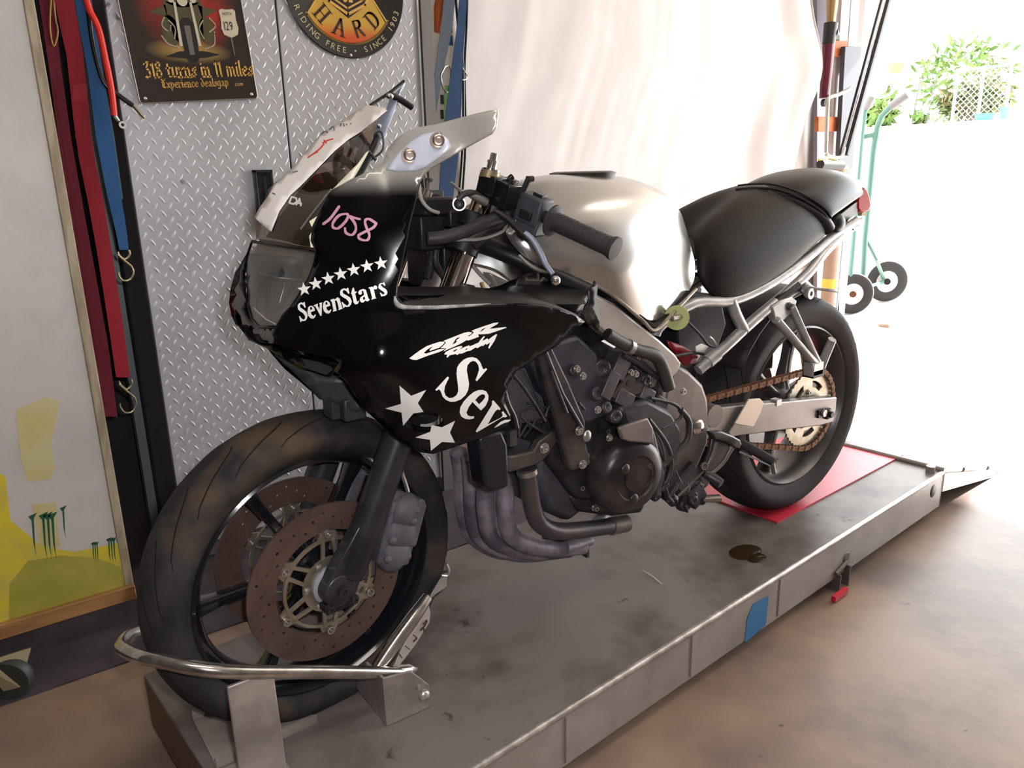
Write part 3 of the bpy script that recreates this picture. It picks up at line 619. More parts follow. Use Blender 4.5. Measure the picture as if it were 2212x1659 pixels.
# round sign
pts = [P(x, y, ys)[[0, 2]] for x, y in ((622, 0), (650, 62), (700, 112), (757, 130), (810, 112), (850, 65), (876, 0))]
A_ = np.array([[2*q[0], 2*q[1], 1] for q in pts]); s_ = np.linalg.lstsq(A_, np.array([q[0]**2 + q[1]**2 for q in pts]), rcond=None)[0]
rc = (s_[0], s_[1]); rr_ = math.sqrt(s_[2] + s_[0]**2 + s_[1]**2)
rs = thing('round_sign', 'round black metal sign with orange banner lettered HARD', 'sign', (rc[0], ys, rc[1]))
obj('disc', M().lathe([(rr_, 0), (rr_, .0015), (rr_*.985, .003), (rr_*.97, .002), (0, .002)], (rc[0], ys, rc[1]), (0, -1, 0), 72), mat('sign_black', (.018, .014, .013), rough=.35), rs)
def pol(r, a, d=0): return V((rc[0] + r*rr_*math.cos(R(a)), ys - .0025 - d, rc[1] + r*rr_*math.sin(R(a))))
def ps(u, v, d=0): return V((rc[0] + u*rr_, ys - .0025 - d, rc[1] + v*rr_))
m_ban = mat('banner_print', (.65, .10, .02), rough=.35); band(m_ban, 2, -.135, -.085, (.62, .38, .06))
bn_ = [(.77*math.cos(R(a)), .77*math.sin(R(a))) for a in range(210, 331, 6)]; bn_ = bn_ + [(.70, -.10), (.42, .12), (-.42, .12), (-.70, -.10)]
bn_ = [(.77*math.cos(R(a)), .77*math.sin(R(a))) for a in range(212, 329, 6)] + [(.40, -.06), (.30, -.22), (0, -.42), (-.30, -.22), (-.40, -.06)]
m = M(); fill(bn_, .08, lambda u, v: ps(u, v, .0005), m=m); obj('banner', m, m_ban, rs)
put('banner_edge', [q for q in pen([(.79*math.cos(R(a)), .79*math.sin(R(a))) for a in range(210, 331, 8)], .018, .018, 0)] + pen([(-.67, -.42), (-.40, -.05)], .018, .018, 0) + pen([(.67, -.42), (.40, -.05)], .018, .018, 0), m_gold, rs, lambda u, v: ps(u, v, .001))
sh_ = [(-.52, .75), (-.46, .05), (-.30, -.2), (0, -.36), (.30, -.2), (.46, .05), (.52, .75)]
m = M(); fill(sh_, .1, lambda u, v: ps(u, v, .0012), m=m); obj('shield', m, mat('sign_black', (.018, .014, .013)), rs)
put('shield_outline', pen(sh_, .03, .03, 0, False) + pen([(u*.86, v*.86 + .03) for u, v in sh_], .02, .02, 0, False), m_gold, rs, lambda u, v: ps(u, v, .0018))
mt_ = M(); x = -.33
for ch, sz in zip('CYCLES', (.22, .3, .36, .36, .3, .22)):
    vs, fs = sans(ch); w_ = max(q[0] for q in vs); mt_.add([ps(x + q[0]*.16, .17 - sz + q[1]*sz*1.35, .002) for q in vs], fs); x += w_*.16 + .012
for ch, u, v, a in zip('HARD', (-.42, -.14, .14, .40), (-.42, -.57, -.57, -.40), (-36, -12, 14, 38)):
    ca, sa = math.cos(R(a)), math.sin(R(a)); pass
obj('shield_lettering', mt_, m_gold, rs, smooth=False, fix=False)
mt_ = M()
for ch, a in zip('HARD', (222, 254, 287, 316)):
    c = V((.70*math.cos(R(a)), .70*math.sin(R(a)))); up_ = unit(-c); rt = V((up_[1], -up_[0])); s_ = .26
    write(mt_, ch, c - rt*s_*.36, rt*s_, up_*s_*.95, lambda u, v: ps(u, v, .0013), .15, .05, 0)
obj('banner_lettering', mt_, mat('print_brown', (.05, .012, .006)), rs, smooth=False)
mt_ = M(); s = 'RIDING FREE \u2022 SINCE 1903'; n_ = len(s)
for i, ch in enumerate(s):
    if ch == ' ': continue
    vs, fs = sans(ch); a = 202 + (342 - 202)*(i/(n_ - 1)); c = V((.93*math.cos(R(a)), .93*math.sin(R(a)))); up_ = unit(-c); rt = V((up_[1], -up_[0])); w_ = max(q[0] for q in vs)
    mt_.add([ps(*(c + rt*(q[0] - w_/2)*.125 + up_*q[1]*.125), .001) for q in vs], fs)
obj('ring_lettering', mt_, mat('print_pale', (.62, .55, .3)), rs, smooth=False, fix=False, kind='stuff')
obj('screw', M().lathe([(.005, 0), (.004, .0015), (0, .0025)], ps(0, -.95, -.001), (0, -1, 0), 12), mat('zinc', (.55, .54, .52)), rs)
# ------------------------------------------------------------------ rolling board
YB = .72
bx1 = float(P(292, 1280, YB)[0]); zb = float(P(290, 1284, YB)[2])
bd = thing('rolling_board', 'large dirty white board with yellow paint, timber edge and caster wheel', 'board', (bx1 - .5, YB, FL))
m_bd = mat('board_white', (.62, .58, .55), rough=.45, col2=(.52, .50, .49), scale=5, lo=.45, hi=.7, col3=(.22, .22, .24), scale3=9, lo3=.70, hi3=.78)
nt = m_bd.node_tree
panel = obj('panel', M().box((bx1 - .62, YB + .012, zb + .93), (1.2, .024, 1.80)), m_bd, bd, bevel=.002)
m_wd = mat('timber', (.42, .22, .08), rough=.6, col2=(.3, .14, .05), scale=6, stretch=(1, 8, 8), bump=.1)
obj('edge_strip', M().box((bx1 - .010, YB + .012, zb + .95), (.020, .030, 1.84)), mat('edge_wood', (.45, .38, .27), rough=.6, col2=(.3, .24, .16), scale=8, stretch=(6, 6, 1)), bd, bevel=.002)
obj('bottom_rail', M().box((bx1 - .6, YB + .01, zb + .014), (1.2, .055, .036)), m_wd, bd, bevel=.002)
m_y = mat('yellow_paint', (.72, .58, .04), rough=.4, col2=(.6, .5, .1), scale=12); m_y2 = mat('olive_paint', (.36, .34, .05), rough=.4, col2=(.45, .40, .08), scale=8); m_cl = mat('pale_paint', (.62, .56, .30), rough=.45, col2=(.6, .5, .2), scale=9)
def onb(d): return lambda x, y: P(x, y, YB - d)
m = M(); fill([(-40, 1080), (30, 1130), (90, 1180), (160, 1192), (270, 1170), (283, 1240), (286, 1262), (0, 1350), (-60, 1368)], 30, onb(.0008), m=m); fill([(-40, 1000), (12, 1030), (22, 1120), (30, 1300), (-40, 1360)], 30, onb(.0011), m=m); obj('yellow_paint', m, m_y, panel, smooth=False)
m = M(); fill([(20, 1262), (60, 1212), (130, 1200), (210, 1205), (262, 1225), (270, 1268), (20, 1352)], 30, onb(.0014), m=m); obj('olive_paint', m, m_y2, panel, smooth=False)
m = M(); fill([(34, 885), (100, 858), (130, 868), (110, 960), (118, 1010), (110, 1035), (60, 1040), (45, 990)], 25, onb(.0008), m=m); fill([(70, 1090), (120, 1085), (130, 1180), (90, 1200)], 25, onb(.0007), m=m); obj('yellow_patch', m, m_cl, panel, smooth=False)
m = M()
for cx, cy, sc, n_ in ((70, 1112, 1, 1), (103, 1110, 1.1, 3), (136, 1095, .8, 1), (205, 1172, .5, 3), (240, 1163, .62, 3)):
    for j in range(n_):
        dx = (j - (n_ - 1)/2)*9*sc
        fill([(cx + dx - 9*sc, cy + 4*sc), (cx + dx + 10*sc, cy - 5*sc), (cx + dx + 3*sc, cy + 8*sc), (cx + dx + 6*sc, cy + 70*sc), (cx + dx + 9*sc, cy + 92*sc), (cx + dx + 2*sc, cy + 60*sc), (cx + dx - 2*sc, cy + 12*sc)], 40, onb(.0018), m=m)
obj('claw_mark_decals', m, mat('decal_green', (.02, .10, .05)), panel, smooth=False)
cc = PZ(30, 1505, FL); cr_ = .048
cst = obj('caster', M().lathe([(cr_*.6, -.014), (cr_*.95, -.014), (cr_, -.009), (cr_, .009), (cr_*.95, .014), (cr_*.6, .014)], cc + V((0, 0, cr_)), (-.5, -.87, 0), 32), mat('caster_rubber', (.035, .04, .035), rough=.5), bd)
obj('caster_hub', M().lathe([(cr_*.6, -.008), (cr_*.6, .008), (cr_*.2, .012), (cr_*.2, .017), (0, .017)], cc + V((0, 0, cr_)), (-.5, -.87, 0), 20), mat('caster_hub', (.12, .2, .15), rough=.5), cst)
obj('caster_fork', M().plate([cc + V((-.015, -.02, cr_ - .015)), cc + V((.015, -.026, cr_ - .015)), cc + V((.05, .0, zb - FL - .004)), cc + V((-.05, .0, zb - FL - .004))], (.002, .004, 0)), mat('caster_fork', (.3, .24, .14), metal=.5, rough=.5), cst)
# ------------------------------------------------------------------ gap between board and cabinet
o = rect('steel_upright', (float(P(290, 900, 1.32)[0]), 1.32, FL), (float(P(309, 900, 1.32)[0]), 1.36, 1.6), mat('upright_steel', (.24, .28, .29), metal=.4, rough=.5)); tag(o, 'grey steel upright standing behind the ratchet straps', 'upright')
o = rect('dark_gap_sheet', (-.6, 1.52, FL), (.35, 1.56, 2.2), m_dark); tag(o, 'dark sheet in the gap behind the ratchet straps', 'panel')  # plain dark sheet closing the view between board and cabinet
def strap(name, pts, w, Y, mt, par, th=.0022, mm=None):
    """flat webbing following pixels (x centre, y, half width in px)"""
    m = mm or M(); rows = []
    for i, (x, y, hw_) in enumerate(pts):
        yy = Y + .004*math.sin(i*1.7); a, b_ = P(x - hw_, y, yy), P(x + hw_, y, yy); n_ = V((0, th, 0)); rows.append([a, b_, b_ + n_, a + n_])
    m.grid(rows, cu=True); m.f.append((0, 1, 2, 3)); k = len(rows)*4; m.f.append((k - 4, k - 3, k - 2, k - 1))
    return obj(name, m, mt, par, smooth=30) if par is not None or True else m
m_red = mat('red_web', (.30, .008, .022), rough=.75, bump=.3, bscale=300); m_dred = mat('dark_red_web', (.14, .006, .018), rough=.8, bump=.3, bscale=300); m_blue = mat('blue_web', (.012, .085, .24), rough=.7, bump=.3, bscale=300); m_bweb = mat('grey_blue_web', (.10, .13, .17), rough=.7, bump=.3, bscale=300)
m_brass = mat('hook_steel', (.45, .40, .26), metal=.85, rough=.3)
def s_hook(cx, cy, s, Y, par, flip=1):
    pts = [(cx - 10*s, cy + 6*s), (cx - 4*s, cy - 2*s), (cx + 12*s, cy - 2*s), (cx + 14*s, cy + 8*s), (cx + 2*s, cy + 20*s), (cx - 12*s, cy + 8*s), (cx - 10*s, cy + 2*s)]
    pts = [(cx + 12*s, cy - 6*s), (cx + 14*s, cy + 4*s), (cx + 4*s, cy + 14*s), (cx - 8*s, cy + 6*s), (cx - 12*s, cy - 2*s)]
    lower = [(cx - 12*s, cy + 4*s), (cx + 4*s, cy + 18*s), (cx + 18*s, cy + 30*s), (cx + 22*s, cy + 44*s), (cx + 14*s, cy + 58*s), (cx, cy + 60*s), (cx - 9*s, cy + 50*s), (cx - 10*s, cy + 42*s)]
    return obj('hook', M().tube([P(x, y, Y) for x, y in pts], .0028, 8, sm=4).tube([P(x, y, Y - .003) for x, y in lower], .0028, 8, sm=4), m_brass, par)
Yst = .95
t = thing('red_strap', 'bright red ratchet strap ending in an S hook', 'strap', P(265, 815, Yst))
strap('webbing', [(130, -120, 20), (138, 0, 21), (162, 120, 18), (176, 260, 17), (188, 345, 17), (206, 430, 17), (225, 540, 16), (247, 680, 16), (266, 815, 15)], 0, Yst, m_red, t)
strap('sewn_end', [(172, 182, 15), (180, 300, 17)], 0, Yst - .004, mat('red_web2', (.36, .02, .04), rough=.75), t)
s_hook(270, 825, 1.1, Yst, t)
t = thing('dark_red_strap', 'dark red ratchet strap doubled up beside the board edge', 'strap', P(235, 830, Yst + .05))
strap('webbing', [(90, -120, 16), (100, 0, 16), (118, 140, 13), (140, 300, 14), (166, 460, 16), (190, 600, 18), (215, 740, 18), (238, 900, 16)], 0, Yst + .05, m_dred, t)
strap('webbing', [(122, 170, 8), (160, 400, 10), (200, 640, 12), (225, 780, 14)], 0, Yst + .03, m_dred, t)
t = thing('blue_strap', 'blue webbing strap with an S hook hanging by the cabinet edge', 'strap', P(268, 540, Yst - .03))
strap('webbing', [(165, -120, 16), (178, 0, 16), (205, 150, 16), (226, 300, 18), (246, 420, 15), (262, 500, 12), (268, 540, 10)], 0, Yst - .03, m_blue, t)
strap('webbing', [(190, 0, 8), (212, 150, 10), (236, 300, 12), (256, 430, 10)], 0, Yst - .02, mat('blue_web2', (.05, .11, .16), rough=.7), t)
s_hook(266, 546, 1.0, Yst - .03, t)
t = thing('red_cable', 'bright red cable with a ring terminal hanging by the cabinet', 'cable', P(250, 250, .9))
obj('cable', M().tube([P(x, y, .9) for x, y in ((180, -120), (187, 0), (212, 60), (228, 130), (240, 190), (247, 250))], .0075, 12, sm=4), mat('red_pvc', (.75, .03, .02), rough=.35), t)
obj('terminal', M().tube([P(x, y, .9) for x, y in ((247, 250), (257, 262))], [.006, .004], 10).lathe([(.004, -.001), (.009, -.001), (.009, .001), (.004, .001)], P(265, 270, .9), (0, -1, .2), 16, closed=True), mat('zinc', (.55, .54, .52)), t)
t = thing('black_cable', 'black cable with a brass lug hanging by the cabinet', 'cable', P(290, 228, .92))
obj('cable', M().tube([P(x, y, .92) for x, y in ((185, -60), (195, 60), (208, 130), (225, 180), (255, 205), (287, 228))], .0058, 12, sm=4), mat('black_pvc', (.012, .012, .012), rough=.25), t)
obj('lug', M().tube([P(287, 228, .92), P(296, 238, .92), P(306, 250, .92), P(312, 256, .92)], [.0065, .006, .006, .004], 10, flat=.5), mat('brass', (.55, .42, .18), metal=.9, rough=.3), t)
t = thing('yellow_cord', 'thin yellow cord looped beside the dark red strap', 'cord', P(118, 100, 1.0))
obj('cord', M().tube([P(x, y, 1.0) for x, y in ((112, -60), (116, 0), (120, 40), (125, 70), (116, 100), (108, 60), (110, 0))], .002, 6, sm=4), mat('cord_yellow', (.45, .28, .04)), t)
# ------------------------------------------------------------------ right of the cabinet
o = rect('steel_post', (float(P(912, 150, 1.0)[0]), .99, FL), (float(P(934, 150, 1.0)[0]), 1.04, 1.9), mat('post_grey', (.20, .185, .18), metal=.3, rough=.5)); tag(o, 'dull grey steel post beside the right edge of the cabinet', 'post')
pg = thing('slotted_rail', 'pale slotted wall rail between the steel post and the sheet', 'rail', P(960, 300, 1.5))
a_, b_ = P(935, 200, 1.5), P(1012, 200, 1.5)
obj('rail_strip', M().box(((a_[0] + b_[0])/2, 1.51, .9), (b_[0] - a_[0], .02, 1.9)), mat('peg_white', (.62, .62, .56), rough=.6), pg)
for k in range(9): c_ = P(955, 215 + 40*k - (8*k), 1.499); obj('slot', M().box(c_, (.014, .004, .035)), mat('hole_black', (.01, .01, .01)), pg)
t = thing('orange_tool', 'orange plastic tool hanging above the slotted rail', 'tool', P(955, 70, 1.44))
obj('handle', M().tube([P(x, y, 1.44) for x, y in ((960, -30), (948, 20), (945, 70))], [.022, .02, .012], 10), mat('orange', (.55, .13, .03), rough=.5), t)
t = thing('orange_clamp', 'orange and blue hand clamp hanging beside the sheet edge', 'clamp', P(975, 60, 1.4))
obj('body', M().tube([P(x, y, 1.4) for x, y in ((990, -30), (980, 30), (978, 68))], [.03, .028, .024], 12), mat('orange', (.55, .13, .03)), t); obj('jaw', M().box(P(976, 88, 1.4), (.05, .03, .03)), m_blue, t)
t = thing('grey_strap', 'grey-blue strap slanting down beside the steel post', 'strap', P(930, 260, 1.0))
strap('webbing', [(975, -40, 13), (965, 60, 12), (948, 160, 9), (935, 250, 6), (930, 290, 4)], 0, 1.03, m_bweb, t)
t = thing('dark_blue_strap', 'dark blue tie-down strap hanging behind the handlebar', 'strap', P(958, 470, .35))
strap('webbing', [(1004, -40, 8), (996, 60, 9), (989, 130, 11), (981, 230, 16), (974, 320, 18), (964, 420, 16), (956, 490, 12)], 0, .85, mat('navy_web', (.008, .045, .13), rough=.7, bump=.3, bscale=300), t)
obj('hook', M().tube([P(x, y, .86) for x, y in ((995, 140), (1004, 155), (1010, 165), (1004, 172), (996, 172))], .002, 6, sm=3), m_chr, t)
for k, (pp, lb) in enumerate((([(982, -40), (990, 60), (1000, 140), (1000, 300), (992, 420)], 'black bungee hanging nearer the dark blue strap'), ([(1010, -40), (1008, 60), (1004, 150), (1006, 300), (1000, 410)], 'black bungee hanging against the edge of the sheet'))):
    o = obj('bungee', M().tube([P(x, y, .97 + .03*k) for x, y in pp], .0045, 8, sm=3), mat('black_pvc', (.012, .012, .012))); tag(o, lb, 'bungee', 'bungees by the sheet')
t = thing('green_tie_down', 'green tie-down with a steel carabiner beside the sheet', 'strap', P(966, 180, .99))
strap('webbing', [(967, 185, 6), (966, 240, 5), (964, 300, 5)], 0, .99, mat('green_web', (.08, .22, .03), rough=.7), t)
obj('carabiner', M().tube([P(x, y, .99) for x, y in ((958, 150), (952, 165), (958, 192), (970, 196), (974, 150), (964, 142), (958, 150))], .003, 8, sm=3), m_chr, t)
# ------------------------------------------------------------------ hanging sheet
m_sheet = mat('white_cloth', (.84, .82, .84), rough=.85, col2=(.80, .785, .805), scale=3)
rows = []; nx, nz = 200, 60
for i in range(nz + 1):
    v = i/nz; z = 1.95 - v*1.8; row = []
    for j in range(nx + 1):
        u = j/nx
        xl = 1.06 + (.0 if z > .80 else -.16*min(1, (.80 - z)/.12)); xr = 3.06 + .10*math.exp(-((z - 1.40)/.18)**2) + .02*math.sin(z*6)
        x = xl + (xr - xl)*u
        nz_ = lambda p_, q_, k_: mnoise.noise(Vector((p_, q_, k_)))
        y = 1.10 + .020*nz_(u*3.2, v*1.1, 1) + .0075*nz_((u + .38*v)*15, v*1.6, 4)*(1 - .35*u) + (.0022)*nz_((u + .25*v)*42, v*2.2, 8) + .0025*nz_(u*18, v*22, 3)
        k_ = u - .93 + .26*v
        y += .05*math.exp(-(k_/.05)**2) - .03*math.exp(-((k_ - .13)/.04)**2) + (.006*math.sin((u - .8)*70) if u > .8 else 0)
        row.append((x, y, z))
    rows.append(row)
sh = obj('hanging_sheet', M().grid(rows), m_sheet, smooth=True, solid=.0015); tag(sh, 'large white creased sheet hung as a backdrop behind the motorcycle', 'sheet')
obj('hem', M().tube([V(r_[-1]) + V((-.004, 0, 0)) for r_ in rows], .005, 6), mat('hem_cloth', (.6, .58, .58), rough=.9), sh)
# ------------------------------------------------------------------ wall clutter by the doorway
Yw = 1.62
def wx(x, y, Y=Yw): return P(x, y, Y)
def vplank(name, xa, xb, ya, yb, Y, mt, lb, cat, th=.03, par=None):
    o = obj(name, M().plate([P(xa[0], ya, Y), P(xb[0], ya, Y), P(xb[1], yb, Y), P(xa[1], yb, Y)], (0, th, 0)), mt, par, bevel=.002)
    if lb: tag(o, lb, cat)
    return o
m_plank = mat('pale_plank', (.50, .46, .45), rough=.7, col2=(.36, .32, .32), scale=5, stretch=(8, 8, 1))
vplank('pale_plank', (1822, 1798), (1842, 1812), -60, 345, 1.70, m_plank, 'narrow pale plank leaning on the wall nearer the sheet', 'plank')
vplank('grey_plank', (1843, 1816), (1862, 1832), -60, 345, 1.72, mat('grey_plank', (.40, .36, .35), rough=.7, col2=(.28, .25, .25), scale=6, stretch=(8, 8, 1)), 'grey weathered plank leaning on the wall nearer the jamb', 'plank')
vplank('dark_backing', (1765, 1765), (1825, 1812), -60, 720, 1.86, mat('wall_board', (.20, .19, .24), rough=.7), 'bluish grey board on the wall behind the hanging shock absorber', 'board')
vplank('black_board', (1826, 1812), (1862, 1842), 100, 365, 1.60, mat('black_panel', (.05, .05, .06), rough=.4), 'black panel with a dome bolt leaning between the planks and jamb', 'panel')
vplank('white_strip', (1806, 1797), (1822, 1808), 120, 330, 1.66, m_plank, 'thin white strip standing beside the black panel', 'strip')
m_or = mat('orange_block', (.42, .12, .03), rough=.6, col2=(.3, .08, .02), scale=12)
vplank('orange_bracket', (1800, 1800), (1832, 1830), 88, 122, 1.64, m_or, 'upper orange bracket on the wall behind the shock absorber', 'bracket')
vplank('orange_bracket', (1768, 1768), (1810, 1808), 252, 284, 1.64, m_or, 'lower orange bracket on the wall behind the bent rod', 'bracket')
t = thing('shock_absorber', 'dark red shock absorber with a brass clevis hanging on the wall', 'shock absorber', P(1782, 215, 1.55))
obj('clevis', M().tube([P(1799, -20, 1.55), P(1797, 20, 1.55), P(1795, 50, 1.55)], [.035, .03, .022], 12), mat('brass_dull', (.35, .24, .12), metal=.7, rough=.4), t)
obj('collar', M().tube([P(1795, 50, 1.55), P(1790, 95, 1.55)], [.04, .035], 14), m_bk, t); obj('collar', M().tube([P(1800, 72, 1.54), P(1808, 80, 1.54)], [.03, .02], 10), m_bk, t)
obj('tube', M().tube([P(1790, 95, 1.55), P(1786, 150, 1.55), P(1780, 212, 1.55)], [.034, .032, .028], 14), mat('maroon', (.10, .012, .03), rough=.25), t)
obj('eye', M().lathe([(.010, -.012), (.022, -.012), (.022, .012), (.010, .012)], P(1781, 222, 1.55), (0, -1, 0), 14, closed=True), m_bk, t)
t = thing('bent_rod', 'bent grey steel rod hooked over the black panel', 'rod', P(1785, 340, 1.5))
obj('rod', M().tube([P(x, y, 1.5) for x, y in ((1838, 190), (1812, 204), (1793, 210), (1788, 225), (1784, 330))], .011, 10, sm=3), mat('zinc', (.55, .54, .52)), t)
t = thing('door_arm_pair', 'pair of long black metal bars slanting up beside the open doorway', 'bars', P(1810, 345, 1.45))
for (xa, ya, xb, yb, w_) in ((1910, -20, 1815, 335, .016), (1925, -20, 1828, 335, .024)):
    obj('bar', M().bar(P(xa, ya, 1.45), P(xb, yb, 1.45), w_, w_, up=(0, 1, 0)), m_bk, t, bevel=.002)
obj('chrome_edge', M().tube([P(1918, -20, 1.43), P(1822, 325, 1.43)], .004, 6), m_chr, t)
obj('end_bend', M().tube([P(x, y, 1.43) for x, y in ((1824, 318), (1818, 338), (1800, 340), (1785, 334))], .010, 8, sm=3), m_chr, t)
t = thing('wall_bracket', 'white wall bracket holding a black and yellow coil behind the seat', 'bracket', P(1795, 365, 1.4))
obj('coil', M().tube([P(1772, 355, 1.4), P(1818, 357, 1.4)], .026, 14), mat('coil_black', (.03, .03, .03), rough=.6), t)
obj('yellow_strap', M().tube([P(1770, 345, 1.4), P(1790, 341, 1.4), P(1806, 346, 1.4)], .012, 8, flat=.5), mat('yellow_plastic', (.8, .62, .1)), t)
obj('wire_bracket', M().tube([P(x, y, 1.4) for x, y in ((1800, 346), (1820, 350), (1822, 362), (1830, 364), (1832, 376))], .006, 8), mat('white_plastic', (.7, .68, .62)), t)
t = thing('leaning_pipe', 'tan cardboard pipe with yellow tape standing behind the rear wheel', 'pipe', P(1782, 700, 1.6)*V((1, 1, 0)) + V((0, 0, FL)))
c0 = P(1786, 690, 1.6); obj('pipe', M().tube([V((c0[0], 1.6, FL)), V((c0[0], 1.6, .95))], .05, 20), mat('cardboard', (.38, .28, .22), rough=.6), t)
c1 = P(1788, 612, 1.6); obj('tape', M().tube([V((c0[0], 1.6, c1[2] - .03)), V((c0[0], 1.6, c1[2] + .03))], .0515, 20), mat('yellow_plastic', (.8, .62, .1)), t)
o = rect('dark_rod', (float(P(1809, 600, 1.7)[0]), 1.7, FL), (float(P(1814, 600, 1.7)[0]), 1.72, .9), m_dark); tag(o, 'thin dark rod standing between the tan pipe and jamb', 'rod')
# ------------------------------------------------------------------ motorcycle
FW = V((0, 0, .274)); RW = V((1.405, 0, .3125))
bike = thing('motorcycle', 'black and silver sport motorcycle with its belly panels missing, standing on the lift', 'motorcycle', (.7, 0, 0))
m_rub = mat('tyre_rubber', (.018, .017, .019), rough=.75, spec=.3, col2=(.040, .036, .038), scale=9, lo=.45, hi=.65, bump=.12, bscale=90, col3=(.085, .055, .032), scale3=4.5, lo3=.56, hi3=.70)
m_rub2 = mat('tyre_rubber_rear', (.022, .018, .019), rough=.72, spec=.3, col2=(.04, .035, .035), scale=9, bump=.1, bscale=90)
m_rim = mat('rim_black', (.008, .009, .012), rough=.16, coat=.4)
m_rim2 = mat('rim_grey', (.10, .095, .10), metal=.5, rough=.32, col2=(.12, .11, .10), scale=14)
m_rust = mat('disc_rust', (.085, .050, .042), metal=.3, rough=.5, col2=(.12, .072, .058), scale=16, bump=.1)
m_carr = mat('disc_carrier', (.38, .33, .27), metal=.75, rough=.34, col2=(.30, .25, .19), scale=18)
m_blk = mat('gloss_black', (.002, .002, .0025), rough=.09, spec=.45)
m_sat = mat('satin_black', (.008, .0075, .009), rough=.4, spec=.35, col2=(.016, .014, .015), scale=20, bump=.05)
m_eng = mat('engine_black', (.013, .012, .0155), metal=.2, rough=.45, col2=(.04, .036, .042), scale=18, bump=.12, bscale=90)
m_eng2 = mat('engine_grey', (.10, .09, .10), metal=.5, rough=.42, col2=(.05, .045, .05), scale=14, bump=.15)
m_cov = mat('cover_brown', (.022, .018, .019), metal=.15, rough=.34, col2=(.07, .058, .055), scale=9, bump=.05)
m_alu = mat('alu_frame', (.44, .40, .38), metal=.55, rough=.38, col2=(.34, .30, .28), scale=6, bump=.03)
m_alu2 = mat('alu_dull', (.20, .165, .155), metal=.5, rough=.42, col2=(.14, .115, .11), scale=8, bump=.05)
m_silf = mat('silver_tube', (.50, .50, .51), metal=.55, rough=.32, col2=(.38, .38, .38), scale=20)
m_chrome = mat('chrome', (.8, .78, .76), metal=1, rough=.08)
m_stan = mat('stanchion', (.55, .46, .42), metal=1, rough=.12)
m_bolt = mat('bolt_steel', (.42, .40, .38), metal=.85, rough=.35)
m_hose = mat('rubber_hose', (.018, .017, .018), rough=.5, col2=(.035, .032, .033), scale=22)
m_head = mat('exhaust_pipe', (.36, .32, .385), metal=.4, rough=.5, col2=(.13, .12, .155), scale=12, bump=.2, col3=(.30, .26, .25), scale3=20, lo3=.58, hi3=.7)
KST = unit((math.sin(R(25)), 0, math.cos(R(25)))); OST = FW + V((.035, 0, 0)); AST = .0878
def S(p):
    v = V(p) - OST; c, s = math.cos(AST), math.sin(AST)
    return v*c + np.cross(KST, v)*s + KST*np.dot(KST, v)*(1 - c) + OST
def Sd(d): return S(V(d) + OST) - OST
YAX = V((0, -1, 0))
def tyre_prof(Rr, w, rimr, bw):
    return [(rimr, -bw), (rimr + .012, -bw - .006), (Rr*.84, -w*.97), (Rr*.895, -w*1.0), (Rr*.945, -w*.86), (Rr*.975, -w*.62), (Rr*.993, -w*.32), (Rr, 0), (Rr*.993, w*.32), (Rr*.975, w*.62), (Rr*.945, w*.86), (Rr*.895, w*1.0), (Rr*.84, w*.97), (rimr + .012, bw + .006), (rimr, bw), (rimr - .008, bw*.5), (rimr - .008, -bw*.5)]
def tyre_r(Rr, w, t): # t in -1..1 across the crown
    pr = [(Rr*.895, -1), (Rr*.945, -.86), (Rr*.975, -.62), (Rr*.993, -.32), (Rr, 0), (Rr*.993, .32), (Rr*.975, .62), (Rr*.945, .86), (Rr*.895, 1)]
    for i in range(8):
        if pr[i][1] <= t <= pr[i + 1][1]: k = (t - pr[i][1])/(pr[i + 1][1] - pr[i][1]); return pr[i][0] + k*(pr[i + 1][0] - pr[i][0])
    return Rr
